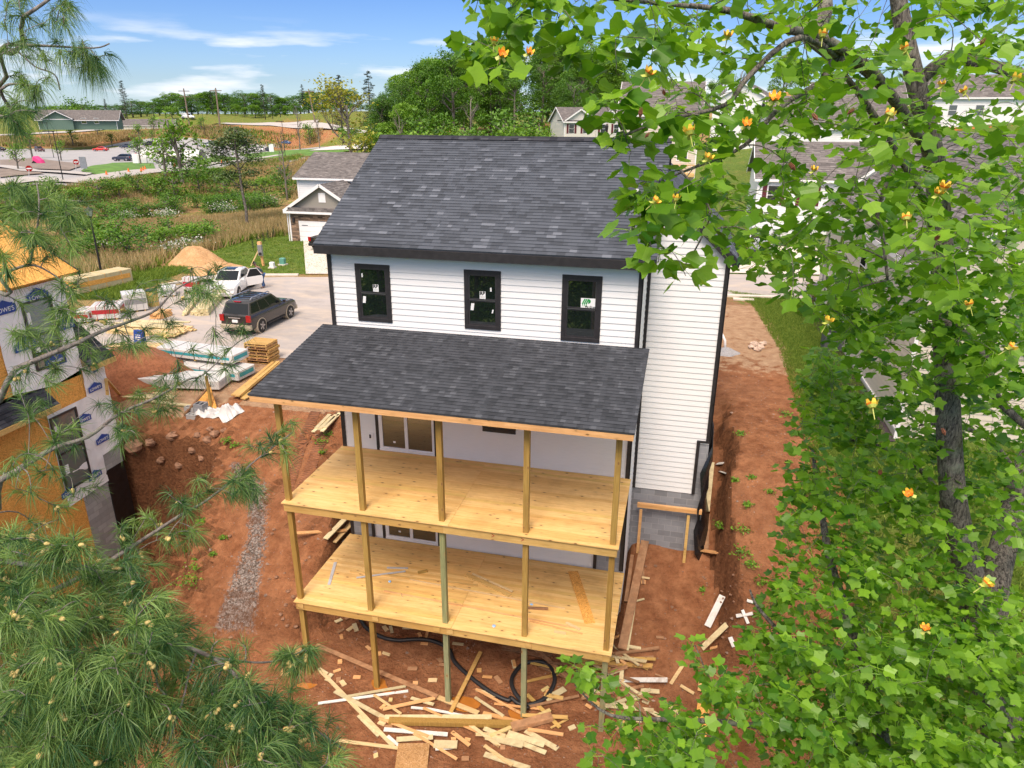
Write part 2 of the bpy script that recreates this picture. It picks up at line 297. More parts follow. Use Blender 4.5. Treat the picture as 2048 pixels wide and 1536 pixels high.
for px,py,d in ((200,262,290),(50,269,280),(320,254,295),(440,248,300),(560,250,300),(640,248,300),(100,250,310),(377,237,330),(250,240,340),(500,236,350),(620,228,380),(1000,290,150),(800,285,160),(900,262,220),(1200,280,150),(740,262,300),(740,285,230)):
    CT.append(P3(px,py,d=d))
CT=np.array(CT); _s=100.
def _U(r2): return np.where(r2>1e-12,.5*r2*np.log(np.maximum(r2,1e-12)),0)
_A=CT[:,:2]/_s; _K=_U(((_A[:,None]-_A[None])**2).sum(2))+np.eye(len(_A))*2e-5; _Pm=np.c_[np.ones(len(_A)),_A]
_S=np.linalg.solve(np.block([[_K,_Pm],[_Pm.T,np.zeros((3,3))]]),np.r_[CT[:,2],0,0,0])
def tps(x,y):
    r=np.hypot(x,y); f=np.minimum(1,650/np.maximum(r,1)); X=np.stack([x*f,y*f],1)/_s; o=np.zeros(len(x))
    for i in range(0,len(x),20000):
        a=X[i:i+20000]; d=((a[:,None]-_A[None])**2).sum(2); o[i:i+20000]=_U(d)@_S[:-3]+_S[-3]+a@_S[-2:]
    return o
def ss(t): t=np.clip(t,0,1); return t*t*(3-2*t)
def inpoly(x,y,P):
    c=np.zeros(len(x),bool); n=len(P); j=n-1
    for i in range(n):
        xi,yi=P[i][:2]; xj,yj=P[j][:2]
        cr=((yi>y)!=(yj>y))&(x<(xj-xi)*(y-yi)/((yj-yi) or 1e-9)+xi); c^=cr; j=i
    return c
def pdist(x,y,P):   # unsigned distance to polygon border
    d=np.full(len(x),1e9); n=len(P)
    for i in range(n):
        a=np.array(P[i][:2],float); b=np.array(P[(i+1)%n][:2],float); ab=b-a; t=np.clip(((x-a[0])*ab[0]+(y-a[1])*ab[1])/(ab@ab),0,1)
        d=np.minimum(d,np.hypot(x-a[0]-t*ab[0],y-a[1]-t*ab[1]))
    return d
PIT=[(-13.5,1.6),(-12,2.2),(-11.3,2.75),(-9.4,3.0),(-8.2,2.4),(-7.4,0),(-7.0,-1.9),(-7.6,-5),(-9,-10),(-14,-10)]
def nmz(x,y,s,o,oct_=4):
    return np.array([mnoise.fractal((a*s+o,b*s-o,o),1.0,2.1,oct_) for a,b in zip(x,y)])
def HA(x,y,fine=True):
    x=np.asarray(x,float); y=np.asarray(y,float); T=tps(x,y)
    near=(x>-17)&(x<18)&(y>-13)&(y<12)
    if near.any():
        X=x[near]; Y=y[near]
        nz_=nmz(X,Y,.55,3.3) if fine else 0*X; nf=nmz(X,Y,2.6,9.1,4) if fine else 0*X
        Lz=np.interp(Y,[-12,-5,-3,-1.9,.8,3.0,5,12],[-6.6,-6.25,-5.9,-4.7,-3.05,-1.9,-1.35,-1.2])
        Cz=np.interp(Y,[-12,-5,-3,.7,2.2,3.6,5.5,9,12],[-6.5,-6.25,-5.9,-4.3,-3.6,-3.0,-1.5,-.8,-.7])
        Rz=np.interp(Y,[-12,-6,-3.5,-1.5,.5,2,4,6,12],[-6.3,-6.0,-5.7,-4.8,-2.7,-1.5,-.85,-.6,-.5])
        under=np.interp(Y,[-12,-5,-3,-.5,12],[-6.5,-6.15,-6.05,-5.7,-5.6])
        e0=10.22+.34*nz_+.16*nf+.14*np.sin(1.7*Y)
        # ramp -> ground under deck (drops off left of the deck) -> right yard -> bank
        a=ss((X+2.6+.5*nz_)/1.1); b=ss((X-6.9)/.8); c=ss((X-e0)/(np.interp(Y,[-3,1,6],[1.6,.40,.6])+.2*np.abs(nz_)))
        N=Lz*(1-a)+under*a; N=N*(1-b)+Cz*b; N=N*(1-c)+Rz*c
        N+=.10*nz_*ss((6-Y)/4)+.035*nf*ss((9-Y)/4)
        ins=inpoly(X,Y,PIT); d=pdist(X,Y,PIT); sd=np.where(ins,d,-d)+.35*nz_+.12*nf
        ledge=.5+.5*np.clip(nmz(X,Y,1.1,5.5,3)*2.2,-1,1); pm=ss(sd/np.interp(X,[-10,-7.5],[.14,.6])); pm=np.clip(pm*(.86+.14*ledge)+0,0,1); N=N*(1-pm)+(-6.6+.45*nz_+.45*nf)*pm; cl=np.exp(-(sd/.9)**2); N+=cl*(.55*np.abs(nmz(X,Y,1.5,2.2,3))+.2*nf+.04*nmz(X,Y,4.0,4.4,2))
        # ruts up the ramp
        for xr in (-5.4,-4.1,-3.2): N-=.13*np.exp(-((X-xr-.12*Y)/.22)**2)*ss((Y+1)/2)*ss((7-Y)/2)*(1+.7*np.sin(Y*16))
        m=ss((X+17)/3)*ss((18-X)/4)*ss((Y+13)/4)*ss((12-Y)/3.5)
        T[near]=T[near]*(1-m)+N*m
    return T
def H(x,y): return float(HA([x],[y])[0])
def hit(px,py,t0=2,t1=900):
    r=ray(px,py); ts=np.concatenate([np.arange(t0,60,.12),np.arange(60,t1,1.0)]); Pn=CP[None]+r[None]*ts[:,None]
    dz=Pn[:,2]-HA(Pn[:,0],Pn[:,1],False); i=np.argmax(dz<0) if (dz<0).any() else len(ts)-1
    a,b=ts[max(i-1,0)],ts[i]
    for _ in range(12):
        m=(a+b)/2; p=CP+r*m
        if p[2]<H(p[0],p[1]): b=m
        else: a=m
    p=CP+r*(a+b)/2; return p
def hits(L): return [tuple(hit(*p)[:2]) for p in L]
# ---------------------------------------------------------------- ground sheet
def axis(lo,f0,f1,hi,st,gr):
    a=list(np.arange(f0,f1,st)); s=st; x=f1
    while x<hi: a.append(x); s*=gr; x+=s
    a.append(hi); s=st; x=f0-st
    while x>lo: a.insert(0,x); s*=gr; x-=s
    a.insert(0,lo); return np.array(a)
gx=axis(-6000,-14,14,6000,.15,1.055); gy=axis(-6000,-9,9,6000,.15,1.045)
GX,GY=np.meshgrid(gx,gy); GZ=HA(GX.ravel(),GY.ravel())
nx,ny=len(gx),len(gy)
lawnL=hits([(330,548),(300,560),(395,508),(430,498),(505,458),(590,432),(700,425),(700,470),(655,549),(520,552)])
lawnR=hits([(1455,582),(1640,607),(1665,640),(1745,800),(1790,960),(1640,930),(1590,800),(1560,700),(1505,610)])
islG=hits([(162,345),(225,328),(305,325),(312,342),(200,353)]); islG2=hits([(480,311),(560,303),(680,297),(700,304),(600,316),(500,320)]); islG3=hits([(400,326),(430,313),(482,318),(465,327)])
islM=hits([(0,322),(70,318),(150,328),(166,335),(140,343),(60,341),(0,335)]); islM2=hits([(0,340),(70,345),(88,350),(0,358)])
meadow=hits([(40,262),(200,256),(330,250),(440,243),(620,241),(640,228),(380,231),(250,243),(60,252)])
gravelP=hits([(455,890),(480,900),(560,960),(560,1060),(545,1180),(530,1300),(380,1290),(430,1180),(470,1080),(470,1000),(430,950)])
padP=hits([(200,860),(250,845),(420,850),(500,790),(680,812),(690,700),(560,705),(300,690),(150,700),(150,800)])
leftbank=hits([(0,372),(130,376),(330,352),(480,330),(600,312),(640,330),(590,400),(560,380),(400,405),(200,430),(0,440)])
fx,fy=GX.ravel(),GY.ravel(); nV=len(fx)
gn=np.zeros(nV); nearr=(np.hypot(fx,fy)<500); gn[nearr]=nmz(fx[nearr],fy[nearr],.12,1.7,3)
lush=np.zeros(nV); dry=np.zeros(nV); tan=np.zeros(nV); grav=np.zeros(nV)
out=(fx<-17)|(fy>23.5)|(fx>17)|(fy<-12)
dry[out]=.75+.6*gn[out]; lush[out]=.35-gn[out]
def setz(P,l,d,t,g,soft=.8):
    i=inpoly(fx,fy,P); dd=pdist(fx,fy,P); k=ss(dd/soft)*i
    for arr,v in ((lush,l),(dry,d),(tan,t),(grav,g)): arr[:]=arr*(1-k)+v*k
i=(fy>33)&(fx>-20)&(fy<120); lush[i]=.8; dry[i]=.2
i=(fx>11)&(fy<25)&(fy>-9); k=ss((fx-13.2-.9*gn)/1.2)*i; lush[:]=lush*(1-k)+.9*k
k=ss((-13-fy)/4); lush[:]=np.maximum(lush,k)
i=(fy<-6); k=ss((-5-fy)/5)*i*ss((fx-9)/4); lush[:]=np.maximum(lush,k)
setz(leftbank,.45,.6,0,0,3); setz(lawnL,1,0,0,0,.6); setz(lawnR,1,.15,0,0,.8)
for P in (islG,islG2,islG3): setz(P,1,0,0,0,.5)
for P in (islM,islM2): setz(P,0,.1,.6,.6,.5)
setz(meadow,.95,.3,0,0,6); i=(np.hypot(fx-CP[0],fy-CP[1])>292)&(fy>60); lush[i]=.62; dry[i]=.6
farB=hits([(0,294),(200,289),(440,282),(660,288),(700,262),(560,250),(440,250),(200,263),(0,272)]); setz(farB,.12,.42,0,0,3)
setz(padP,0,0,1,0,1.2); setz(gravelP,0,0,.1,.68,.7)
gt=nmz(fx[nearr],fy[nearr],.45,6.7,3); g2=np.zeros(nV); g2[nearr]=gt
i=(fx>9)&(fx<15)&(fy>4)&(fy<27); tan[i]=np.maximum(tan[i],(.75*ss((fy-7-3*g2)/9))[i])
i=(fx>-9)&(fx<9)&(fy>5)&(fy<26); tan[i]=1
gm=bpy.data.meshes.new('ground')
idx=np.arange(nV).reshape(ny,nx); q=np.stack([idx[:-1,:-1],idx[:-1,1:],idx[1:,1:],idx[1:,:-1]],-1).reshape(-1,4)
gm.from_pydata(np.c_[fx,fy,GZ].tolist(),[],q.tolist()); gm.polygons.foreach_set('use_smooth',[True]*len(q))
ca=gm.color_attributes.new('zone','FLOAT_COLOR','POINT'); ca.data.foreach_set('color',np.c_[np.clip(lush,0,1),np.clip(dry,0,1),np.clip(tan,0,1),np.clip(grav,0,1)].ravel())
go=bpy.data.objects.new('ground',gm); col.objects.link(go); tag(go,kind='structure')
def mat_ground():
    m,nt,b=newmat('clay ground'); v=coords(nt,'Object'); n1=noise(nt,v,.5,8,.62); n2=noise(nt,v,2.2,8,.65); n3=noise(nt,v,9,8,.7); n4=noise(nt,v,40,4,.7); n5=noise(nt,v,.13,5,.6)
    red=mixc(nt,ramp(nt,n2,[(.34,0),(.66,1)]),(.30,.108,.040),(.64,.28,.125)); red=mixc(nt,ramp(nt,n1,[(.45,0),(.68,.6)]),red,(.44,.215,.11)); red=mixc(nt,ramp(nt,n3,[(.4,.0),(.75,.6)]),red,(.10,.05,.03)); red=mixc(nt,ramp(nt,n3,[(.52,.5),(.62,0)]),red,ramp(nt,n2,[(.3,(.24,.095,.045)),(.7,(.42,.20,.10))]))
    sp=noise(nt,v,26,3,.7); red=mixc(nt,ramp(nt,sp,[(.66,0),(.72,.65)]),red,(.42,.33,.25))
    tn=mixc(nt,ramp(nt,n2,[(.3,0),(.7,1)]),(.36,.20,.11),(.58,.40,.25)); tn=mixc(nt,ramp(nt,sp,[(.64,0),(.7,.6)]),tn,(.62,.52,.42))
    dr=mixc(nt,ramp(nt,n2,[(.3,0),(.7,1)]),(.30,.20,.09),(.44,.32,.14)); dr=mixc(nt,ramp(nt,n5,[(.45,0),(.6,.7)]),dr,(.30,.15,.09))
    lu=mixc(nt,ramp(nt,n2,[(.3,0),(.7,1)]),(.085,.16,.022),(.20,.29,.05)); lu=mixc(nt,ramp(nt,n1,[(.5,0),(.7,.55)]),lu,(.30,.27,.08)); lu=mixc(nt,.6,lu,ramp(nt,n4,[(.3,.45),(.7,1)]),'MULTIPLY')
    vo=nd(nt,'TexVoronoi',Scale=22); nt.links.new(v,vo.inputs['Vector']); sp2=nt.nodes.new('ShaderNodeSeparateColor'); nt.links.new(vo.outputs['Color'],sp2.inputs[0])
    gr=ramp(nt,sp2.outputs[0],[(0,(.10,.075,.06)),(.5,(.23,.19,.165)),(1,(.44,.39,.35))])
    z=attr(nt,'zone'); s=nt.nodes.new('ShaderNodeSeparateColor'); nt.links.new(z.outputs['Color'],s.inputs[0])
    def msk(sock,n,a=.5):
        t=math_(nt,'ADD',sock,math_(nt,'MULTIPLY',math_(nt,'SUBTRACT',n,.5),1.5)); return ramp(nt,t,[(.4,0),(.62,1)])
    red=mixc(nt,.3,red,ramp(nt,n5,[(.35,.55),(.6,1.0)]),'MULTIPLY'); o=mixc(nt,msk(s.outputs[2],n2),red,tn); o=mixc(nt,msk(z.outputs['Alpha'],n3),o,gr)
    o=mixc(nt,msk(s.outputs[1],n2),o,dr); o=mixc(nt,msk(s.outputs[0],n2),o,lu)
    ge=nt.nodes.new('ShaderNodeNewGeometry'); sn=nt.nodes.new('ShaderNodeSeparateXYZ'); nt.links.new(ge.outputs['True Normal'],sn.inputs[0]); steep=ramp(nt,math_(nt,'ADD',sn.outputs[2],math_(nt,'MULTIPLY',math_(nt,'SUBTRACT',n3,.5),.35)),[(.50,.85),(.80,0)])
    steep_col=mixc(nt,ramp(nt,n3,[(.35,0),(.65,1)]),(.075,.032,.015),(.26,.115,.054)); o=mixc(nt,steep,o,steep_col)  # steep faces get a darker brown mix, by surface normal
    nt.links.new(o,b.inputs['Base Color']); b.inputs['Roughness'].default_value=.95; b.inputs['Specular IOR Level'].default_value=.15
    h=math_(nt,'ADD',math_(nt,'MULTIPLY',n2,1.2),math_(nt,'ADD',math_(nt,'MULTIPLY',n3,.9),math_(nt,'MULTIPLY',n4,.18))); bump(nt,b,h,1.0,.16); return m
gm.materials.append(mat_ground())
def sheet(name,poly,off,m,step,kind='structure',thick=0):
    xs=[p[0] for p in poly]; ys=[p[1] for p in poly]; pts=[Vector(p[:2]) for p in poly]; n=len(pts)
    # subdivide edges
    bd=[]
    for i in range(n):
        a,b=pts[i],pts[(i+1)%n]; k=max(1,int((b-a).length/step))
        for j in range(k): bd.append(a+(b-a)*j/k)
    GXs,GYs=np.meshgrid(np.arange(min(xs),max(xs),step),np.arange(min(ys),max(ys),step)); gx_,gy_=GXs.ravel(),GYs.ravel()
    bp=[tuple(b) for b in bd]; ok=inpoly(gx_,gy_,bp)&(pdist(gx_,gy_,bp)>step*.4)
    allp=bd+[Vector((a,b)) for a,b in zip(gx_[ok],gy_[ok])]
    r=delaunay_2d_cdt(allp,[(i,(i+1)%len(bd)) for i in range(len(bd))],[],1,1e-4)
    vx=np.array([p.x for p in r[0]]); vy=np.array([p.y for p in r[0]]); vz=HA(vx,vy)+off
    mb=MB(); mb.add(np.c_[vx,vy,vz],[tuple(f) for f in r[2]],m=0,r=.5)
    o=mb.build(name,m,smooth=True); return tag(o,kind=kind)
def mat_asphalt(name,c1,c2,patch):
    m,nt,b=newmat(name); v=coords(nt,'Object'); a=noise(nt,v,.25,6,.6); g=noise(nt,v,30,3); s=noise(nt,coords(nt,'Object',(1,2.4,1),(0,0,.5)),.35,6,.65,1.0)
    o=mixc(nt,ramp(nt,a,[(.35,0),(.65,1)]),c1,c2); o=mixc(nt,ramp(nt,s,[(.47,0),(.66,.75)]),o,patch); o=mixc(nt,ramp(nt,s,[(.30,.55),(.40,0)]),o,[x*.5 for x in c1]); o=mixc(nt,.4,o,ramp(nt,g,[(.3,.7),(.7,1)]),'MULTIPLY')
    nt.links.new(o,b.inputs['Base Color']); b.inputs['Roughness'].default_value=.9; bump(nt,b,g,.2,.006); return m
ASPH=mat_asphalt('dusty asphalt',(.36,.33,.31),(.46,.42,.40),(.56,.47,.38)); ASPL=mat_asphalt('lot asphalt',(.33,.33,.34),(.38,.38,.385),(.42,.41,.40)); ASPR=mat_asphalt('road asphalt',(.30,.27,.28),(.36,.32,.33),(.34,.29,.27))
cx_,cy_,rr_=-16.5,18.3,9.2
bulb=[(cx_+rr_*1.05*math.cos(R(t)),cy_+rr_*math.sin(R(t))) for t in range(95,305,12)]
street=bulb+[(-9.5,10.4),(-7,14),(-4,22),(0,26.1),(17.5,26.3),(60,27.5),(60,33),(11,32.6),(0,31.3),(-10,29.0),(-16,27.9)]
sheet('road',street,.03,ASPH,1.2)
# curb as a real step along both edges
def curb(pts,name='kerb',wd=.35,h=.13):
    mb=MB(); P=[np.array((*p,H(*p))) for p in pts]
    for a,b in zip(P[:-1],P[1:]): mb.beam(a+(0,0,h/2-.1),b+(0,0,h/2-.1),wd,h+.2,r=.5)
    return tag(mb.build(name,CONC,bevel=.02),kind='structure')
def dense(P,st):
    o=[P[0]]
    for a,b in zip(P[:-1],P[1:]):
        k=max(1,int(math.dist(a,b)/st)); o+=[(a[0]+(b[0]-a[0])*j/k,a[1]+(b[1]-a[1])*j/k) for j in range(1,k+1)]
    return o
curb(dense([(-26,22),(-24.5,25.3),(-21.9,26.9),(-18.9,27.75)],1.5)); curb(dense([(-16,28.3),(-10,29.3),(0,31.7),(11.0,32.9)],2)); curb(dense([(1,25.9),(17.5,26.1),(60,27.2)],2))
lot=hits([(-60,303),(0,299),(200,291),(440,284),(560,288),(700,300),(640,312),(400,338),(160,371),(0,388),(-60,396)])
def cut(P): return P
sheet('parking_lot',lot,.12,ASPL,5)
for P,nm in ((islG,'lawn_island'),(islG2,'lawn_island'),(islG3,'lawn_island')): sheet(nm,P,.3,M('island grass',(.10,.21,.03),.95,var=.35,scale=.5),3)
for P in (islM,islM2): sheet('mulch_bed',P,.3,M('mulch',(.22,.18,.15),.95,var=.3,scale=.6),3)
PATHM=M('path concrete',(.42,.40,.38),.9,var=.08)
def strip(name,pl,wd,off,m):
    W=[np.array(hit(*p)[:2]) for p in pl]; Lf=[];Rt=[]
    for i,p in enumerate(W):
        t=nrm(W[min(i+1,len(W)-1)]-W[max(i-1,0)]); n=np.array((-t[1],t[0])); Lf.append(tuple(p+n*wd/2)); Rt.append(tuple(p-n*wd/2))
    return sheet(name,Lf+Rt[::-1],off,m,3)
strip('path',[(-40,273),(0,271),(100,266),(200,260),(300,254),(460,248),(540,248.5),(600,252),(740,266)],3.4,.25,PATHM)
strip('path',[(560,249),(610,245),(636,243)],2,.3,PATHM)
strip('path',[(-20,372),(60,362),(160,366),(310,344),(420,329),(560,312)],4,.35,PATHM)
strip('path',[(-30,334),(60,345),(130,348),(180,352)],3,.4,PATHM)
sheet('driveway',hits([(612,549),(656,549),(665,487),(640,470),(606,476)]),.06,CONC,1.5)
sheet('driveway',[(11.2,32.9),(18,33),(22,37),(19,42),(12,42)],.06,CONC,1.5)
strip('path',[(640,300),(700,296),(760,292)],6,.4,M('gravel pale',(.6,.58,.56),.9))
def mat_track():
    m,nt,b=newmat('tyre track clay'); v=coords(nt,'Object'); n=noise(nt,v,3,6,.65); o=mixc(nt,ramp(nt,n,[(.3,0),(.7,1)]),(.20,.075,.03),(.40,.17,.08)); wv=nt.nodes.new('ShaderNodeTexWave'); wv.inputs['Scale'].default_value=2.6; wv.inputs['Distortion'].default_value=2.2; wv.inputs['Detail'].default_value=2; nt.links.new(coords(nt,'Object',(1,1,.3),(0,0,1.2)),wv.inputs['Vector'])
    nt.links.new(o,b.inputs['Base Color']); b.inputs['Roughness'].default_value=.95; bump(nt,b,wv.outputs[1],1.0,.10); return m
TRK=mat_track()
for pl in ([(662,826),(645,880),(618,945),(590,1005)],[(632,824),(612,872),(590,935),(572,985)]):
    W=[np.array(hit(*p)[:2]) for p in pl]; Lf=[];Rt=[]
    for i,p in enumerate(W):
        t=nrm(W[min(i+1,3)]-W[max(i-1,0)]); n=np.array((-t[1],t[0])); Lf.append(tuple(p+n*.21)); Rt.append(tuple(p-n*.21))
    sheet('tyre_track',Lf+Rt[::-1],.025,TRK,.2)
# orange puddles in the post holes
PUD=M('muddy water',(.42,.16,.03),.12,var=.1)
for px,py,rx,ry in ((775,1372,.52,.30),(930,1410,.42,.32),(612,1366,.36,.25),(1035,1430,.28,.2)):
    p=hit(px,py); P=[(p[0]+rx*(1+.15*math.sin(3*t))*math.cos(t),p[1]+ry*(1+.12*math.cos(2*t))*math.sin(t)) for t in np.arange(0,6.28,.4)]
    z=min(H(*a) for a in P[::3])+.05; mb=MB(); mb.add([(a[0],a[1],z) for a in P],[tuple(range(len(P)))],r=.5); tag(mb.build('puddle',PUD),kind='structure')
print('GRID',nx,ny)
# ================================================================ main house
def siding_face(mb,o,ud,width,z0,z1,exp_=.178,off=.0,clip=None,m=0,zs=None):
    """lap siding boards on a vertical face; o = left end (x,y), ud = direction, outward = rotate ud by -90deg"""
    o=np.array(o,float); ud=nrm(ud); n=np.array((ud[1],-ud[0],0.)); u3=np.array((ud[0],ud[1],0.)); base=np.array((o[0],o[1],0.))
    z=z0 if zs is None else zs
    while z<z1-1e-3:
        a=max(z,z0); t=min(z+exp_,z1); l,r=0,width
        if clip:
            l,r=clip((a+t)/2)
            if r-l<.03: z+=exp_; continue
        P=lambda uu,zz,dn: base+u3*uu+n*dn+np.array((0,0,zz))
        mb.add([P(l,a,off+.026),P(r,a,off+.026),P(r,t,off+.004),P(l,t,off+.004)],[(0,1,2,3)],m=m)
        mb.add([P(l,a,off+.002),P(r,a,off+.002),P(r,a,off+.026),P(l,a,off+.026)],[(0,1,2,3)],m=m)
        z+=exp_
def roof_slab(mb,e0,e1,r1,r0,th=.12,exp_=.143,m=0,step=.017):
    """e0,e1 eave ends, r1,r0 ridge ends (CCW from above)"""
    e0,e1,r1,r0=[np.array(p,float) for p in (e0,e1,r1,r0)]; n=nrm(np.cross(e1-e0,r0-e0))
    Lr=np.linalg.norm(r0-e0); k=max(1,int(math.ceil(Lr/exp_)))
    mb.add([e0,e1,r1,r0,e0-n*th,e1-n*th,r1-n*th,r0-n*th],[(7,6,5,4),(0,4,5,1),(1,5,6,2),(2,6,7,3),(3,7,4,0)],m=m)
    for i in range(k):
        a,b=i*exp_/Lr,min(1,(i+1)*exp_/Lr); p0=e0+(r0-e0)*a; p1=e1+(r1-e1)*a; q1=e1+(r1-e1)*b; q0=e0+(r0-e0)*b
        mb.add([p0+n*step,p1+n*step,q1+n*.001,q0+n*.001],[(0,1,2,3)],m=m); mb.add([p0,p1,p1+n*step,p0+n*step],[(0,1,2,3)],m=m)
XL,XR,WY,WX,DB=-1.56,7.45,2.2,9.72,9.6
house=thing('two_storey_house','new white two-storey house with charcoal shingle roof and black trim, behind the timber decks','house',(4,5,0))
w=MB()
# shell (slightly behind siding)
w.box(XL+.01,XR-.01,.01,DB,-6.2,6.35); 
w.box(XR-.02,WX-.02,WY+.01,DB-.2,-1.44,6.3)
siding_face(w,(XL,0),(1,0),XR-XL,-3.2,6.34)
siding_face(w,(XR,0),(0,1),WY,-6.0,6.3); siding_face(w,(XL,DB),(0,-1),DB,-.9,6.3)
ridX,ridZ,eavX,eavZ=7.85,8.12,9.95,6.12; sl_=(ridZ-eavZ)/(eavX-ridX)
siding_face(w,(XR,WY),(1,0),WX-XR,-1.45,8.0,clip=lambda z:(0 if z<6.25 else 0,min((WX-XR) if z>.4 else (9.42-XR),(WX-XR) if z<6.2 else ridX+(ridZ-.16-z)/sl_-XR)))
siding_face(w,(WX,WY),(0,1),DB-WY-.2,.4,6.2)
w.add([(XL,0.1,6.3),(XL,DB,6.3),(XL,4.76,9.0)],[(0,1,2)]); w.add([(XR,0.1,6.3),(XR,DB,6.3),(XR,4.76,9.0)],[(2,1,0)])
wall=w.build('wall',WHITE,house)
# block foundation
fo=MB(); fo.box(XR-.3,WX-.01,WY+.0,WY+.4,-4.6,-1.45); fo.box(WX-.42,WX+.01,WY+.03,DB-.3,-4.6,.38); fo.box(9.44,WX+.008,WY+.001,WY+.4,-1.44,.38)
fo.box(XL+.02,-.77,-.028,.3,-6.6,-.3); fo.box(6.62,XR-.02,-.028,.3,-6.6,-.3); fo.box(XL-.01,XL+.2,-.02,DB,-6.6,-.95); fo.box(XL+.02,XR-.02,-.02,.3,-6.6,-3.3)
fo.build('foundation',CMU,house)
t=MB(); tw=.12
def vt(x,y,z0,z1,w_=.12,d=.035): q=MB(); q.box(x-w_/2,x+w_/2,y-d,y,z0,z1); q.build('corner_trim',BLACKT,house)
vt(XL+.04,-.02,-.28,6.4); vt(XR-.04,-.02,-3.2,6.4); vt(XL+.05,-.03,-6.2,-.31,.1); vt(-.75,-.03,-3.23,-.3,.10); vt(6.6,-.03,-3.23,-.3,.10)
t.box(XR-.012+.012,XR+.03,-.055,.06,-3.2,6.4)
vt(XR+.06,WY-.02,-1.45,6.9,.11); vt(WX-.04,WY-.02,.4,6.35,.12); q=MB(); q.box(WX,WX+.035,WY-.055,WY+.08,.4,6.3); q.build('corner_trim',BLACKT,house); vt(9.40,WY-.02,-1.45,.42,.10); q=MB(); q.box(9.36,WX+.02,WY-.06,WY+.0,.38,.44); q.build('ledge_trim',BLACKT,house)
t.build('corner_trim',BLACKT,house)
# windows
def win(x0,x1,z0,z1,stick=None,parent=house,y=-.0):
    f=MB(); tw=.115
    f.box(x0,x1,y-.05,y,z1-tw,z1); f.box(x0,x1,y-.05,y,z0,z0+tw); f.box(x0,x0+tw,y-.05,y,z0+tw,z1-tw); f.box(x1-tw,x1,y-.05,y,z0+tw,z1-tw)
    win_=f.build('window_frame',BLACKT,parent,bevel=.006)
    a,b,c,d=x0+tw,x1-tw,z0+tw,z1-tw; s=MB(); mz=(c+d)/2
    for (p,q,e,g,yy) in ((a,b,mz,d,-.045),(a,b,c,mz,-.032)):
        s.box(p,q,y+yy,y,g-.045,g); s.box(p,q,y+yy,y,e,e+.045); s.box(p,p+.045,y+yy,y,e+.045,g-.045); s.box(q-.045,q,y+yy,y,e+.045,g-.045)
    s.build('sash',DARKF,win_); g=MB(); g.box(a+.04,b-.04,y-.028,y-.02,mz+.04,d-.04); g.box(a+.04,b-.04,y-.026,y-.018,c+.04,mz-.04); g.build('pane',GLASS,win_)
    e=MB(); e.box(a+.042,a+.05,y-.034,y-.028,mz+.045,d-.045); e.box(b-.05,b-.042,y-.034,y-.028,mz+.045,d-.045); e.box(a+.042,b-.042,y-.047,y-.045,mz-.006,mz+.006); e.build('spacer',ALLOY,win_)
    return win_,a,b,c,d,mz
k1=[(-.73,.34,4.19,5.89,0),(2.55,3.61,4.19,5.89,0),(5.32,6.40,4.05,5.90,1)]
def sticker_rb(win_,x,z):
    s=MB(); s.box(x-.085,x+.085,-.034,-.031,z-.105,z+.105,m=0); s.text('RB',(x,-.034,z+.045),(1,0,0),(0,0,1),.135,m=1,bold=.006)
    for i in range(4): s.box(x-.07,x+.07-.02*(i%2),-.036,-.034,z-.03-.018*i,z-.024-.018*i,m=2)
    s.build('sticker',[PAPER,M('ink',(.01,.01,.012),.5),GREYB],win_)
for i,(a,b,c,d,tp) in enumerate(k1):
    q=win(a,b,c,d); wn,l,r_,bo,to,mz=q
    if i==0: sticker_rb(wn,l+.50,mz+.16)
    if i==1: sticker_rb(wn,l+.42,mz+.15)
    s=MB()
    if i<2:
        s.obox((l+.12,-.036,mz-.2),V(.045,0,0),V(0,.001,0),V(.012,0,.1)); s.build('sticker',PAPER,wn); s=MB(); s.obox(((l+.1) if i==0 else (r_-.17),-.036,to-.22 if i==0 else mz+.32),V(.02,0,0),V(0,.001,0),V(0,0,.055))
        if i==1: s.build('sticker',PAPER,wn); s=MB(); s.obox((r_-.12,-.036,mz-.3),V(.02,0,0),V(0,.001,0),V(.01,0,.05))
        s.build('sticker',PAPER,wn)
    else:
        cx,cz=r_-.24,mz+.17; s.box(cx-.2,cx+.2,-.034,-.031,cz-.14,cz+.14,m=0)
        # green striped leaf mark
        for j in range(3):
            x=cx-.17+j*.05; s.add([(x,-.0355,cz-.01+.0*j),(x+.03,-.0355,cz-.03),(x+.10,-.0355,cz+.12),(x+.065,-.0355,cz+.125)],[(0,1,2,3)],m=1); s.add([(x,-.0355,cz-.01),(x+.03,-.0355,cz-.03),(x+.045,-.0355,cz-.1),(x+.03,-.0355,cz-.09)],[(0,1,2,3)][::1],m=1)
        P=[(cx+.0,-.0358,cz-.02)]+[(cx+.01+.055*math.cos(a)*1.1,-.0358,cz+.055+.06*math.sin(a)) for a in np.linspace(-1.9,1.6,9)]; s.add(P,[tuple(range(len(P)))],m=1)
        s.text('Ply Gem',(cx+.06,-.034,cz-.1),(1,0,0),(0,0,1),.08,m=2,bold=.003); s.build('sticker',[PAPER,SGREEN,M('ink dark',(.02,.03,.02),.5)],wn)
q=win(3.04,4.06,1.03,2.1)
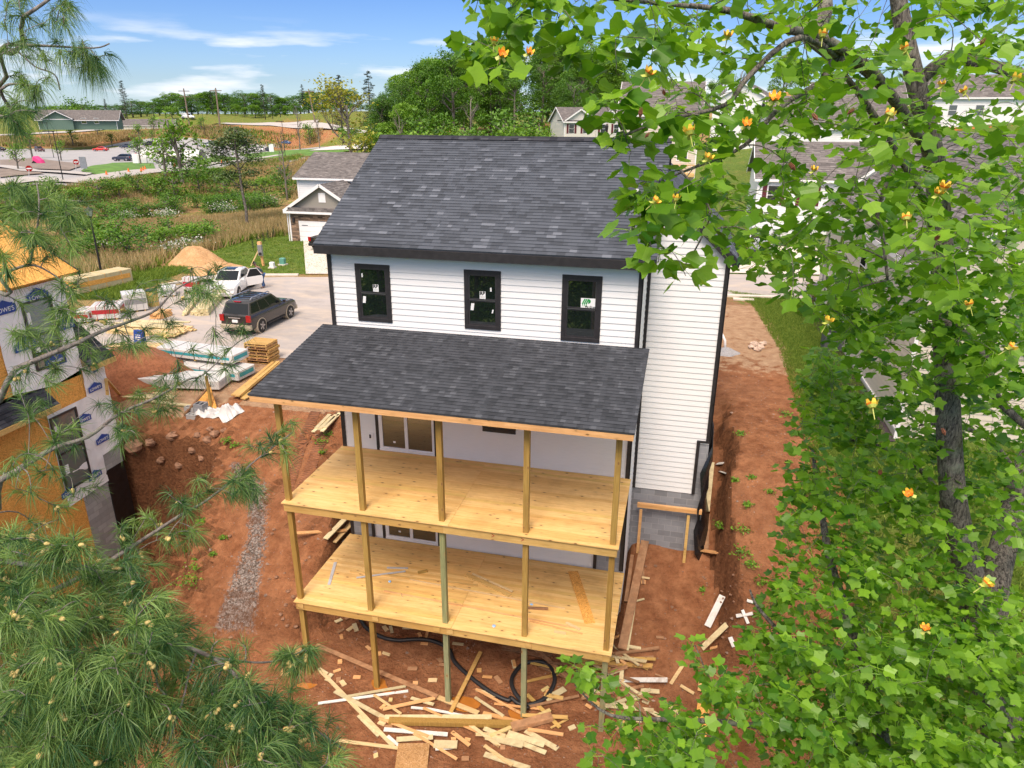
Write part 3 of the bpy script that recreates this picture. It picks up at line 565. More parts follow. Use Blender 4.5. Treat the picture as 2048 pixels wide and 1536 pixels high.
# sliding doors
def slider(z0,z1,x0=-.31,x1=1.5):
    d=MB(); y=-.05
    d.box(x0,x1,y,0,z1-.07,z1); d.box(x0,x1,y-.03,0,z0,z0+.07); d.box(x0,x0+.07,y,0,z0+.07,z1-.07); d.box(x1-.07,x1,y,0,z0+.07,z1-.07)
    xm=(x0+x1)/2; d.box(xm-.05,xm+.05,y-.012,0,z0+.07,z1-.07); d.box(x0+.07,x0+.12,y-.01,0,z0+.07,z1-.07); d.box(x0+.12,xm-.05,y-.01,0,z0+.07,z0+.13); d.box(xm+.05,x1-.07,y+.01,0,z0+.07,z0+.12)
    dd=d.build('sliding_door',WHITEP,house); p=MB(); p.box(x0+.12,xm-.05,-.03,-.024,z0+.13,z1-.07); p.box(xm+.05,x1-.07,-.03,-.024,z0+.12,z1-.07); p.build('pane',DOORG,dd)
    k=MB(); k.box(x0+.45,x0+.53,-.034,-.031,z0+.28,z0+.34); k.build('sticker',PAPER,dd)
    tr=MB(); tr.box(x0-.11,x0,-.045,0,z0-.02,z1+.1); tr.box(x1,x1+.11,-.045,0,z0-.02,z1+.1); tr.box(x0,x1,-.045,0,z1,z1+.1); tr.build('door_trim',BLACKT,dd)
slider(.02,2.12); slider(-3.22,-1.12)
o=MB(); o.box(-.68,-.52,-.035,0,.33,.57); o.box(-.655,-.6,-.05,-.035,.38,.50,m=1); o.build('outlet_cover',[WHITEP,BLACKT],house)
# main roof
ez,ey,rz_,ry=6.46,-.40,9.2,4.76; sl=(rz_-ez)/(ry-ey); x0,x1=-1.78,7.78
rf=MB(); roof_slab(rf,(x0,ey,ez),(x1,ey,ez),(x1,ry,rz_),(x0,ry,rz_),.1); roof_slab(rf,(x1,DB+.4,ez),(x0,DB+.4,ez),(x0,ry,rz_),(x1,ry,rz_),.1)
roof=rf.build('roof',SHING,house,uvo=(0,ey,ez)); 
c=MB(); c.beam((x0,ry-.09,rz_-.01),(x1,ry-.09,rz_-.01),.24,.03,(0,-sl,1)); c.beam((x0,ry+.09,rz_-.01),(x1,ry+.09,rz_-.01),.24,.03,(0,sl,1)); c.build('ridge_cap',SHINGD,roof)
f=MB(); f.box(x0+.01,x1-.01,ey-.03,ey+.02,ez-.27,ez-.03); f.box(x0+.02,x1-.02,ey+.02,0.0,ez-.27,ez-.24)
for xx in (x0+.02,x1-.02):
    for ya,za,yb,zb in ((ey,ez-.14,ry,rz_-.14),(ry,rz_-.14,DB+.4,ez-.14)): f.beam((xx,ya,za),(xx,yb,zb),.05,.22)
f.box(x0+.02,x1-.02,DB+.4,DB+.45,ez-.27,ez-.03)
f.build('fascia',BLACKT,roof,bevel=.004)
g=MB(); g.cyl((7.05,1.55,7.4),(0,0,.62),.045,10); g.build('vent_pipe',WHITEP,roof)
# side wing roof with its own little gable
wr=MB(); yo,yb=WY-.22,DB-.2
roof_slab(wr,(eavX,yo,eavZ),(eavX,yb,eavZ),(ridX-.25,yb,ridZ+.25*sl_),(ridX-.25,yo,ridZ+.25*sl_),.08)
wr.build('wing_roof',SHING,house,uvo=(0,0,0))
f=MB(); f.beam((eavX+.0,yo-.0,eavZ-.16),(ridX-.2,yo-.0,ridZ+.2*sl_-.16),.05,.24); f.box(eavX-.02,eavX+.03,yo,yb,eavZ-.2,eavZ-.03); f.beam((eavX+.0,yo-.035,eavZ-.07),(ridX-.2,yo-.035,ridZ+.2*sl_-.07),.03,.1)
f.add([(eavX,yo,eavZ-.17),(ridX,yo,ridZ-.17),(ridX,WY,ridZ-.17),(eavX,WY,eavZ-.17)],[(0,1,2,3)])
f.build('rake_trim',BLACKT,house)
# ================================================================ decks and porch roof
PX=[-1.50,.70,2.92,5.16,7.36]; PY=-3.60; PW=.145
deck=thing('timber_deck','two-level deck of new yellow timber under a dark porch roof, behind the white house','deck',(3,-1.8,-6))
def platform(z,name):
    x0,x1,y0,y1=-1.62,7.52,-3.72,-.045; b=MB(); n=27; bw=(y1-y0)/n; xj=3.15
    for i in range(n):
        ya=y0+i*bw+.003; yb=y0+(i+1)*bw-.003; dz=random.uniform(-.0015,.0015)
        for xa,xb in ((x0,xj-.003+random.uniform(-.002,.002)),(xj+.003,x1)):
            b.box(xa+random.uniform(-.004,.004) if xa==x0 else xa,xb,ya,yb,z-.03+dz,z+dz)
    o=b.build(name,DECK,deck); r=MB()
    r.box(x0+.04,3.0,y0+.05,y0+.09,z-.28,z-.033); r.box(3.0,x1-.04,y0+.052,y0+.09,z-.282,z-.033)
    r.box(x0+.04,x0+.08,y0+.09,y1,z-.28,z-.033); r.box(x1-.08,x1-.04,y0+.09,y1,z-.28,z-.033)
    for x in np.arange(x0+.45,x1-.2,.4): r.box(x-.02,x+.02,y0+.09,y1,z-.27,z-.034,r=.5)
    r.build('rim_joist',RIM,o); return o
up_=platform(0,'upper_platform'); lo_=platform(-3.25,'lower_platform')
CRAY=M('red crayon',(.35,.02,.01),.7)
for x in (4.35,5.12):
    mk=MB()
    for s in (-1,1): mk.beam((x-.05,-3.672,-.14+.045*s),(x+.02,-3.672,-.14),.004,.014)
    mk.build('crayon_mark',CRAY,up_)
for x in (-1.42,.9,2.72,3.1,5.30,7.2): bl=MB(); bl.box(x-.09,x+.09,-3.70,-3.67,-3.46,-3.33); bl.build('ledger_block',RIM,lo_)
for i,x in enumerate(PX):
    gz=min(H(x,PY),-5.9)-.3; p=MB(); p.box(x-PW/2,x+PW/2,PY-PW/2+.12,PY+PW/2+.12,-.0,2.95); p.box(x-PW/2-.012,x+PW/2-.012,PY-PW/2+.1,PY+PW/2+.1,-3.25,-.29); p.box(x-PW/2,x+PW/2,PY-PW/2+.1,PY+PW/2+.1,gz,-3.53)
    low=MB(); low.v=p.v[8:]; 
    a=MB(); a.box(x-PW/2,x+PW/2,PY-PW/2+.1,PY+PW/2+.1,.0,2.97); a.build('post',POST,deck,bevel=.006)
    a=MB(); a.box(x-PW/2,x+PW/2,PY-PW/2+.1,PY+PW/2+.1,-3.25,-.285); a.build('post',POSTG if i==2 else POST,deck,bevel=.006)
    a=MB(); a.box(x-PW/2,x+PW/2,PY-PW/2+.1,PY+PW/2+.1,gz,-3.535); a.build('post',POSTG if i in (2,3,4) else POST,deck,bevel=.006)
e0,e1=(-2.0,-4.0,3.24),(7.76,-4.0,3.24); q1,q0=(7.76,-.03,4.0),(-1.86,-.03,4.0)
pr_=MB(); roof_slab(pr_,(-2.0,-4.0,3.24),(7.72,-4.0,3.24),(7.76,-.03,4.0),(-1.90,-.03,4.0),.04); pro=pr_.build('porch_roof',SHING2,deck,uvo=(0,-4.0,3.24))
f=MB(); f.box(-1.97,7.70,-3.985,-3.945,3.045,3.20); f.beam((-1.93,-3.94,3.13),(-1.86,-.05,3.87),.04,.15); f.beam((7.68,-3.94,3.13),(7.70,-.05,3.87),.04,.15)
f.build('roof_fascia',CEDAR,pro); f=MB(); f.box(-1.6,7.5,-3.6,-3.48,2.94,3.19); 
for x in np.arange(-1.5,7.6,.6): f.beam((x,-3.93,3.12),(x,-.05,3.86),.04,.13)
f.build('rafter',RIM,pro); f=MB(); f.add([(-1.93,-3.95,3.188),(7.7,-3.95,3.188),(7.72,-.05,3.935),(-1.86,-.05,3.935)],[(3,2,1,0)]); f.build('roof_sheathing',OSB,pro)
# boards lying on the lower platform
def lying(name,lab,cat,p,q,w_,h,m,z=None,grp=None,dz=0,zs=None):
    """board between two photo pixels, resting on height z (or on the ground)"""
    if z is not None: A=at(*p,z=z); B=at(*q,z=z); A[2]+=h/2+dz; B[2]+=h/2+dz
    else:
        A=hit(*p); B=hit(*q); n=5; hz=max(H(*(A[:2]+(B[:2]-A[:2])*t))-(A[2]+(B[2]-A[2])*t) for t in np.linspace(0,1,n)); A[2]+=h/2+dz+max(0,hz)*.7+.012; B[2]+=h/2+dz+max(0,hz)*.7+.012
    c=(A+B)/2; b=MB(); b.cr=random.random(); b.beam(A,B,w_,h); sgn=b
    b.v=[tuple(np.array(v)-c) for v in b.v]; o=b.build(name,m,bevel=.003 if h>.02 else 0); o.location=[float(v) for v in c]; return tag(o,lab,cat,grp)
Z=-3.25
G='boards and offcuts left on the lower deck'
for t in [
 ('trim_board','grey trim board lying alone at the left edge of the lower deck',(671,1125),(658,1170),.09,.02,GREYB,0),
 ('trim_board','grey trim board lying on the lower deck above the other grey one, beside the second post',(774,1136),(816,1137),.07,.025,GREYB,0),
 ('trim_board','pale grey strip running behind the second lower post',(713,1157),(811,1144),.06,.02,GREYB,.02),
 ('timber_offcut','short square timber offcut right of the grey trim boards on the deck',(836,1147),(855,1143),.09,.06,POST,0),
 ('deck_board','long thin brown board lying along the lower deck from the second post',(700,1143),(955,1172),.07,.03,RIM,0),
 ('deck_board','long pale strip stretching across the lower deck to the right',(820,1160),(1130,1218),.045,.02,PINEW,.01),
 ('deck_board','long brown strip lying near the front of the lower deck',(768,1182),(1160,1258),.06,.02,CEDAR,0),
 ('timber_board','pair of boards lying aslant right of the middle lower post',(932,1150),(1020,1192),.14,.035,RIM,.0),
 ('timber_board','upper board of the slanting pair right of the middle lower post',(945,1150),(1025,1186),.07,.03,PINEW,.04),
 ('osb_strip','orange wafer board strip lying aslant at the right of the lower deck',(1146,1143),(1180,1247),.30,.02,OSB,.0),
 ('timber_offcut','rounded grey-brown offcut at the right end of the long pale strip',(1055,1217),(1096,1219),.08,.05,MUDB,0),
 ('timber_offcut','upper of the small cut blocks near the right front of the lower deck',(1132,1246),(1160,1260),.09,.03,PINEW,0),
 ('timber_offcut','lower of the small cut blocks near the right front of the lower deck',(1108,1264),(1132,1268),.1,.03,PINEW,0),
 ('timber_strip','reddish strip lying along the front right of the lower deck',(1060,1243),(1165,1268),.05,.02,CEDAR,0),
 ('shim','small wood shim in the middle of the lower deck',(803,1188),(805,1196),.03,.02,PINEW,0),
 ]:
    lying(t[0],t[1],'board',t[2],t[3],t[4],t[5],t[6],z=Z,grp=G,dz=t[7])
def blob(name,lab,cat,c,r,m,grp=None,n=14,seed=0,flat=.4):
    rng=random.Random(seed); b=MB(); vs=[];fs=[]
    nu,nv=8,5
    for j in range(nv+1):
        for i in range(nu):
            a=2*math.pi*i/nu; t=math.pi*j/nv; q=1+rng.uniform(-.25,.25); vs.append((r*q*math.sin(t)*math.cos(a),r*q*math.sin(t)*math.sin(a),r*q*flat*math.cos(t)))
    for j in range(nv):
        for i in range(nu): fs.append((j*nu+i,(j+1)*nu+i,(j+1)*nu+(i+1)%nu,j*nu+(i+1)%nu))
    b.add(vs,fs); o=b.build(name,m); o.location=[float(x) for x in c]; o.rotation_euler=(0,0,rng.uniform(0,6)); return tag(o,lab,cat,grp)
for i,(px,py,l) in enumerate(((988,1253,'near the front'),(1063,1210,'on the long pale strip'),(780,1164,'beside the second lower post'))):
    p=at(px,py,z=Z); blob('wrapper','crumpled blue-white wrapper on the lower deck '+l,'litter',(p[0],p[1],Z+.02),.05,M('wrapper',(.3,.5,.75),.3),seed=i)
# timber brace frame at the block wall
fr=thing('rail_brace','orange timber rail on two legs standing against the grey block wall','timber frame',(8.5,2,-3.5))
y=WY-.25; A=at(1275,1006,y=y); B=at(1404,1021,y=y)
b=MB(); b.beam(A,B,.09,.04); b.build('top_rail',CEDAR,fr); b=MB(); b.beam(A+(0,-.03,-.07),B+(0,-.03,-.07),.04,.12); b.build('side_rail',CEDAR,fr)
for px,py,s in ((1282,1020,0),(1377,1032,1)):
    a=at(px,py,y=y); gz=H(a[0],a[1]-.1); b=MB(); b.beam(a+(0,0,.02),(a[0],a[1]-.08-.1*s,gz-.05),.09,.04,(0,1,0)); b.build('leg',CEDAR if s==0 else RIM,fr)
# black sheeting down the trench beside the wing
sh=MB(); rows=[]
for j,(yy,zt,zb) in enumerate(((9.0,.5,-.9),(7,.45,-1.3),(5.2,.4,-2.2),(3.6,.38,-3.0),(2.4,.2,-3.7),(1.85,-.5,-3.9),(1.6,-1.6,-3.95))):
    rows.append([(WX+.06+.14*((i*7+j*3)%5)/5+(.35 if i==8 else 0)-(.25 if j>4 else 0),yy+.06*math.sin(i*2+j),zt+(zb-zt)*i/8) for i in range(9)])
rows=rows[:-1]
vs=[p for r_ in rows for p in r_]; fs=[(j*9+i,j*9+i+1,(j+1)*9+i+1,(j+1)*9+i) for j in range(len(rows)-1) for i in range(8)]
sh.add(vs,fs); o=sh.build('plastic_sheeting',BLKPL,smooth=True); o.modifiers.new('s','SOLIDIFY').thickness=.01; tag(o,'crinkled black sheeting hanging in the trench along the right wall of the white house','sheeting')
# ================================================================ unfinished house on the left
XW=-12.0
uh=thing('unfinished_house','unfinished house clad in orange wafer board and white printed wrap, behind the pine branches','house',(-16,-2,-6))
b=MB(); b.box(-20,XW,-7,.80,1.2,4.95); b.box(-20,XW,-7,1.76,-3.16,1.42); b.box(-20,XW-.01,-7,-.92,-7,-3.16)
for y in np.arange(-6.4,-.5,1.22): b.box(XW-.01,XW+.006,y,y+1.212,-6.9,.35)
b.build('sheathing',OSB,uh)
b=MB(); b.box(-20,XW-.0,-.92,1.74,-7,-3.17); b.box(-20,XW+.012,.86,1.78,-3.3,-2.0); b.build('foundation',CMUL,uh)
b=MB(); b.box(-12.4,XW+.03,.87,1.80,-7,-2.72); b.build('damp_proofing',TAR,uh)
def yz(poly,x): return [(x,a,c) for a,c in poly]
def wrap_sheet(poly,off):
    # triangulated, wrinkled
    pts=[]; n=len(poly)
    for i in range(n):
        a,c=poly[i],poly[(i+1)%n]; k=max(1,int(math.dist(a,c)/.14))
        for j in range(k): pts.append((a[0]+(c[0]-a[0])*j/k,a[1]+(c[1]-a[1])*j/k))
    X,Y=np.meshgrid(np.arange(-7,2,.13),np.arange(-4,5,.13)); X=X.ravel();Y=Y.ravel(); ok=inpoly(X,Y,pts)&(pdist(X,Y,pts)>.06)
    al=[Vector(p) for p in pts]+[Vector(p) for p in zip(X[ok],Y[ok])]
    r=delaunay_2d_cdt(al,[(i,(i+1)%len(pts)) for i in range(len(pts))],[],1,1e-4); m=MB()
    m.add([(XW+off+.022*mnoise.fractal((p.x*1.3,p.y*2.2,off*9),1,2,3)+.014,p.x,p.y) for p in r[0]],[tuple(f) for f in r[2]],r=.5)
    return m.build('house_wrap',WRAP,uh,smooth=True)
wrap_sheet([(-6.5,3.75),(-1.95,3.75),(-1.95,1.45),(-.4,1.22),(.83,1.4),(.83,4.66),(-6.5,4.62)],.02)
wrap_sheet([(-.98,.32),(.76,.36),(.80,1.45),(1.80,1.45),(1.80,-2.0),(.88,-2.05),(.90,-3.12),(-.98,-3.2)],.02)
def logo(px,py,w_=.82,rot=0,yc=None,lim=(-9,9)):
    p=at(px,py,x=XW+.06); m=MB(); s=w_; ca,sa=math.cos(rot),math.sin(rot); xd=np.array((0,ca,sa)); yd=np.array((0,-sa,ca)); o=np.array((XW+.072,p[1],p[2]))
    P=[(-.5,-.2),(.5,-.2),(.5,.13),(.40,.13),(.40,.19),(.30,.19),(0,.34),(-.36,.15),(-.5,.13)]
    def cl(q): return q
    m.add([o+xd*a*s+yd*c*s for a,c in P],[tuple(range(len(P)))],m=0); m.text("LOWE'S",o-yd*.04*s,xd,yd,.235*s,m=1,lift=.005,bold=.002)
    m.build('printed_logo',[BLUE,PAPER],uh)
for a in ((8,618),(75,592),(50,690),(112,722),(128,650)): logo(*a)
for a in ((190,775),(168,838),(205,878),(190,950),(137,985)): logo(*a,.62)
logo(187,728,.62,R(90))
def xwin(y0,y1,z0,z1,parent=uh):
    f=MB(); t_=.07; x=XW
    f.box(x,x+.08,y0,y1,z1-t_,z1); f.box(x,x+.08,y0,y1,z0,z0+t_); f.box(x,x+.08,y0,y0+t_,z0+t_,z1-t_); f.box(x,x+.08,y1-t_,y1,z0+t_,z1-t_); m_=(z0+z1)/2; f.box(x,x+.07,y0+t_,y1-t_,m_-.035,m_+.035)
    o=f.build('window_frame',DARKF,parent); g=MB(); g.box(x,x+.045,y0+t_,y1-t_,z0+t_,m_-.035); g.box(x,x+.05,y0+t_,y1-t_,m_+.035,z1-t_); g.build('pane',mat_glass('pale glass',(.10,.15,.15),.05),o)
    s=MB(); s.box(x+.05,x+.053,y0+.13,y0+.25,z1-.75,z1-.35); s.box(x+.05,x+.053,y0+.15,y0+.32,z0+.6,z0+.95); s.build('sticker',PAPER,o)
xwin(-.95,.2,1.9,4.2); xwin(-.95,.2,-2.6,.2)
r1=MB(); rr=at(135,612,y=1.95); roof_slab(r1,(-11.55,.0+.8,1.55),(-11.55,1.95,1.55),(-14.0,1.95,3.7),(-14.0,.8,3.7),.08); r1.build('side_roof',SHINGD,uh); 
r1=MB(); r1.box(-11.56,-11.51,.8,1.95,1.36,1.54); r1.beam((-11.55,1.93,1.44),(-14,1.93,3.6),.04,.12); r1.build('roof_fascia',RIM,uh)
r2=MB(); roof_slab(r2,(-11.45,-7,.78),(-11.45,-.85,.78),(-12.0,-.85,1.3),(-12.0,-7,1.3),.06); r2.build('pent_roof',SHINGD,uh); r2=MB(); r2.box(-11.46,-11.41,-7,-.85,.60,.77); r2.build('roof_fascia',RIM,uh)
r3=MB(); roof_slab(r3,(-11.55,-7.2,4.85),(-11.55,1.15,4.85),(-16,1.15,7.4),(-16,-7.2,7.4),.04,2,step=.001); roof_slab(r3,(-20.4,1.15,4.85),(-20.4,-7.2,4.85),(-16,-7.2,7.4),(-16,1.15,7.4),.04,2,step=.001)
r3.add([(XW,.8,4.9),(-16,.8,7.3),(-20,.8,4.9)],[(0,1,2)]); r3.build('roof_sheathing',OSB,uh); r3=MB(); r3.beam((-11.55,1.16,4.8),(-16,1.16,7.35),.03,.16); r3.build('rake_board',BLACKT,uh)
# ================================================================ other houses
def ghouse(label,loc,rz,w_,d_,h_,rh,wall,roof,ridge='x',wins=(),gables=(),garage=None,porch=None,group=None,low=None,shut=SHUT,name='suburban_house',ov=.35,stonebase=False,base=0):
    r=thing(name,label,'house',(0,0,0),0,group); x0,x1,y0,y1=-w_/2,w_/2,-d_/2,d_/2
    m=MB(); siding_face(m,(x0,y0),(1,0),w_,base,h_,.2); siding_face(m,(x1,y0),(0,1),d_,base,h_,.2); siding_face(m,(x0,y1),(0,-1),d_,base,h_,.2); siding_face(m,(x1,y1),(-1,0),w_,base,h_,.2)
    if ridge=='x':
        for s,xx in ((1,x1),(-1,x0)): m.add([(xx,y0,h_),(xx,y1,h_),(xx,0,h_+rh)],[(0,1,2) if s>0 else (2,1,0)])
    else:
        for s,yy in ((1,y0),(-1,y1)): m.add([(x0,yy,h_),(x1,yy,h_),(0,yy,h_+rh)],[(0,1,2) if s>0 else (2,1,0)])
    for (a,b_,rs,pr_) in gables: m.box(a+.3,b_-.3,y0-pr_,y0+1,base,h_-.02); m.add([(a+.3,y0-pr_,h_),(b_-.3,y0-pr_,h_),((a+b_)/2,y0-pr_,h_+rs*.93)],[(0,1,2)])
    m.build('wall',wall,r)
    if stonebase: q=MB(); q.box(x0-.02,x1+.02,y0-.06,y0,base,base+1.2); q.build('stone_veneer',STONE,r)
    m=MB(); o=ov; z=h_-.1
    if ridge=='x':
        k=rh/(d_/2); e=z-k*o+.1
        roof_slab(m,(x0-o,y0-o,e),(x1+o,y0-o,e),(x1+o,0,h_+rh),(x0-o,0,h_+rh),.1,.3); roof_slab(m,(x1+o,y1+o,e),(x0-o,y1+o,e),(x0-o,0,h_+rh),(x1+o,0,h_+rh),.1,.3)
    else:
        k=rh/(w_/2); e=z-k*o+.1
        roof_slab(m,(x0-o,y1+o,e),(x0-o,y0-o,e),(0,y0-o,h_+rh),(0,y1+o,h_+rh),.1,.3); roof_slab(m,(x1+o,y0-o,e),(x1+o,y1+o,e),(0,y1+o,h_+rh),(0,y0-o,h_+rh),.1,.3)
    for (a,b_,rs,pr_) in gables:
        c=(a+b_)/2; yb=0
        roof_slab(m,(a,yb,h_-.05),(a,y0-pr_-o,h_-.05),(c,y0-pr_-o,h_+rs),(c,yb,h_+rs),.08,.3); roof_slab(m,(b_,y0-pr_-o,h_-.05),(b_,yb,h_-.05),(c,yb,h_+rs),(c,y0-pr_-o,h_+rs),.08,.3)
    m.build('roof',roof,r)
    m=MB()
    if ridge=='x':
        m.box(x0-o,x1+o,y0-o-.04,y0-o,e-.22,e-.02)
        for xx in (x0-o-.02,x1+o+.02): m.beam((xx,y0-o,e-.1),(xx,0,h_+rh-.08),.05,.2); m.beam((xx,0,h_+rh-.08),(xx,y1+o,e-.1),.05,.2)
    else:
        for xx in (x0-o-.04,x1+o): m.box(xx,xx+.04,y0-o,y1+o,e-.22,e-.02)
        m.beam((x0-o,y0-o-.02,e-.1),(0,y0-o-.02,h_+rh-.08),.05,.2); m.beam((0,y0-o-.02,h_+rh-.08),(x1+o,y0-o-.02,e-.1),.05,.2)
    for (a,b_,rs,pr_) in gables: c=(a+b_)/2; yy=y0-pr_-o-.02; m.beam((a,yy,h_-.14),(c,yy,h_+rs-.08),.05,.2); m.beam((c,yy,h_+rs-.08),(b_,yy,h_-.14),.05,.2); m.box(a+.25,b_-.25,y0-pr_-.06,y0-pr_,h_-.3,h_-.1)
    for a in (x0,x1): m.box(a-.06,a+.06,y0-.05,y0-.02,base,h_-.1)
    m.build('trim',WHITEP,r)
    for t in wins:
        face,u,z,ww,hh=t[:5]; sh_=len(t)>5 and t[5]; pr_=t[6] if len(t)>6 else 0
        if face=='f': o3,ux,n=np.array((u,y0-.03-pr_,z)),V(1,0,0),V(0,-1,0)
        elif face=='r': o3,ux,n=np.array((x1+.03,u,z)),V(0,1,0),V(1,0,0)
        else: o3,ux,n=np.array((x0-.03,u,z)),V(0,-1,0),V(-1,0,0)
        f=MB(); f.obox(o3,ux*(ww/2+.08),n*.02,V(0,0,hh/2+.08)); wf=f.build('window',WHITEP,r); g=MB(); 
        for s in (-1,1): g.obox(o3+n*.025+V(0,0,s*hh/4),ux*ww/2,n*.006,V(0,0,hh/4-.03))
        g.build('pane',GLASS,wf)
        if sh_:
            for s in (-1,1): k=MB(); k.obox(o3+ux*s*(ww/2+.28),ux*.17,n*.03,V(0,0,hh/2+.05)); k.build('shutter',shut,wf)
    if garage:
        a,b_=garage[:2]; pr_=garage[2] if len(garage)>2 else 0; m=MB(); yy=y0-pr_
        for i in range(4): m.box(a,b_,yy-.06,yy-.02,base+.02+i*.54,base+.53+i*.54)
        m.box(a-.12,a,yy-.08,yy,base,base+2.3); m.box(b_,b_+.12,yy-.08,yy,base,base+2.3); m.box(a-.12,b_+.12,yy-.08,yy,base+2.2,base+2.35); m.build('garage_door',WHITEP,r)
    r.location=[float(v) for v in loc]; r.rotation_euler=(0,0,rz); return r
# neighbour across the cul-de-sac (garage gable in front of a two-storey block)
Yg=43.0; bz=H(-25,43)-.1
g0=at(583,480,y=Yg)[0]; g1=at(722,480,y=Yg)[0]; ge=at(583,419,y=Yg)[2]; gp=at(650,368,y=Yg)[2]
Ym=48.0; m0=at(594,352,y=Ym)[0]; me=at(594,352,y=Ym)[2]; mr=at(595,305,y=Ym+4.5)[2]
nh=thing('suburban_house','grey-roofed house with white garage door and stacked stone, at the far side of the cul-de-sac','house',((g0+g1)/2,Yg+3,bz))
m=MB(); siding_face(m,(m0,Ym),(1,0),13,bz,me,.2); siding_face(m,(m0+13,Ym),(0,1),9,bz,me,.2); siding_face(m,(m0,Ym+9),(0,-1),9,bz,me,.2); m.add([(m0,Ym,me),(m0,Ym+9,me),(m0,Ym+4.5,mr)],[(2,1,0)]); m.build('wall',WHITE,nh)
m=MB(); k=(mr-me)/4.5; roof_slab(m,(m0-.3,Ym-.4,me-.4*k+.1),(m0+13,Ym-.4,me-.4*k+.1),(m0+13,Ym+4.5,mr+.1),(m0-.3,Ym+4.5,mr+.1),.12,.3); roof_slab(m,(m0+13,Ym+9.4,me-.4*k+.1),(m0-.3,Ym+9.4,me-.4*k+.1),(m0-.3,Ym+4.5,mr+.1),(m0+13,Ym+4.5,mr+.1),.12,.3)
c=(g0+g1)/2; roof_slab(m,(g0-.3,Ym,ge),(g0-.3,Yg-.4,ge),(c,Yg-.4,gp),(c,Ym,gp),.1,.3); roof_slab(m,(g1+.3,Yg-.4,ge),(g1+.3,Ym,ge),(c,Ym,gp),(c,Yg-.4,gp),.1,.3); m.box(g0+.2,g1-.2,Yg-.45,Yg,ge-.12,ge+.25); m.build('roof',SHINGB,nh)
m=MB(); m.box(g0-.3,g1+.3,Yg-.5,Yg-.42,ge-.3,ge-.1); m.beam((g0-.3,Yg-.42,ge-.1),(c,Yg-.42,gp-.1),.06,.26); m.beam((c,Yg-.42,gp-.1),(g1+.3,Yg-.42,ge-.1),.06,.26); m.box(m0-.3,m0+13,Ym-.45,Ym-.4,me-.4*k-.14,me-.4*k+.06); m.box(g0-.02,g0+.14,Yg-.05,Yg,bz,ge); m.box(m0-.05,m0+.12,Ym-.06,Ym,bz,me); m.cyl((g0-.12,Yg-.1,bz),(0,0,ge-bz-.1),.05,8); m.build('trim',WHITEP,nh)
m=MB(); m.add([(g0+.1,Yg-.02,ge),(g1-.1,Yg-.02,ge),(c,Yg-.02,gp-.15)],[(0,1,2)]); m.box(g0+.0,g1,Yg,Ym,bz,ge-.01); m.build('gable_wall',TAUPE,nh); m=MB(); m.box(c-.35,c+.35,Yg-.06,Yg-.02,ge+.75,ge+1.6); m.build('gable_vent',WHITEP,nh)
m=MB(); m.box(g0+.14,g1-.02,Yg-.05,Yg-.01,ge-1.0,ge-.31); m.box(g0+.14,g0+.95,Yg-.05,Yg-.01,bz,ge-1.0); m.box(g1-.95,g1-.02,Yg-.05,Yg-.01,bz,ge-1.0); m.build('stone_veneer',STONE,nh)
m=MB(); hh=(ge-1.0-bz)/4
for i in range(4): m.box(g0+.97,g1-.97,Yg-.04,Yg,bz+i*hh,bz+(i+1)*hh-.02)
m.box(g0+1.3,g0+1.9,Yg-.06,Yg-.04,bz+hh*3.1,bz+hh*3.2,m=1); m.build('garage_door',[WHITEP,BLACKT],nh)
m=MB(); m.box(g0+.42,g0+.62,Yg-.2,Yg-.05,bz+1.8,bz+2.2); m.build('wall_lantern',BLACKT,nh)
# centre distance house with maroon shutters
p=at(1168,285,d=120); yb=H(p[0],p[1])
ghouse('beige two-storey house with maroon shutters and twin front gables, before the woods',(p[0],p[1],at(1168,240,d=120)[2]-5.6),R(28),9.6,7.5,5.6,2.0,CREAM,SHINGB,'x',
  [('f',-3.6,4.3,.8,1.4,1),('f',-1.2,4.3,.8,1.4,1),('f',1.6,4.3,.8,1.4,1,.6),('f',3.9,4.3,.8,1.4,1,.6)],[(-4.9,.6,1.7,.05),(.2,5.2,1.6,.6)],base=-1)
m=thing('street_lamp','small black street lamp in front of the beige shuttered house','street lamp',at(1213,300,d=112)); q=MB(); a=at(1213,290,d=112); tp_=at(1213,262,d=112); q.cyl(a,tp_-a,.07,8); q.build('pole',POLEB,m); q=MB(); q.cyl(tp_,(0,0,.7),.2,8,.28); q.cyl(tp_+(0,0,.7),(0,0,.3),.34,8,.05); q.build('lantern',POLEB,m)
# tan house behind the right end of the ridge, with a back deck
p=at(1310,300,d=74)
th=ghouse('tan house with timber balcony and glass door, beyond the right end of the dark roof',(p[0]+.2,p[1]+4,at(1310,330,d=74)[2]-3.6),R(0),8.0,8,8.8,3.0,BEIGE,SHINGB,'x',[('f',2.6,4.9,1.0,1.6),('f',-2.2,7.3,.9,1.4),('f',1,7.3,.9,1.4)],base=-2)
d=MB(); p0=MB(); d.box(-2.0,4,-6.2,-4.0,2.6,2.85); dk=d.build('balcony',RIM,th,local=True); 
for x in np.arange(-2,4.01,.22): p0.box(x,x+.05,-6.2,-6.15,2.85,3.75)
p0.box(-2,4,-6.22,-6.13,3.7,3.8); p0.build('railing',CEDAR,dk,local=True); p0=MB(); p0.box(-1.4,.4,-4.08,-4.0,2.9,5.0); p0.box(-1.3,-.55,-4.1,-4.07,3,4.9,m=1); p0.box(-.45,.3,-4.1,-4.07,3,4.9,m=1); p0.build('glass_door',[WHITEP,GLASS],th,local=True)
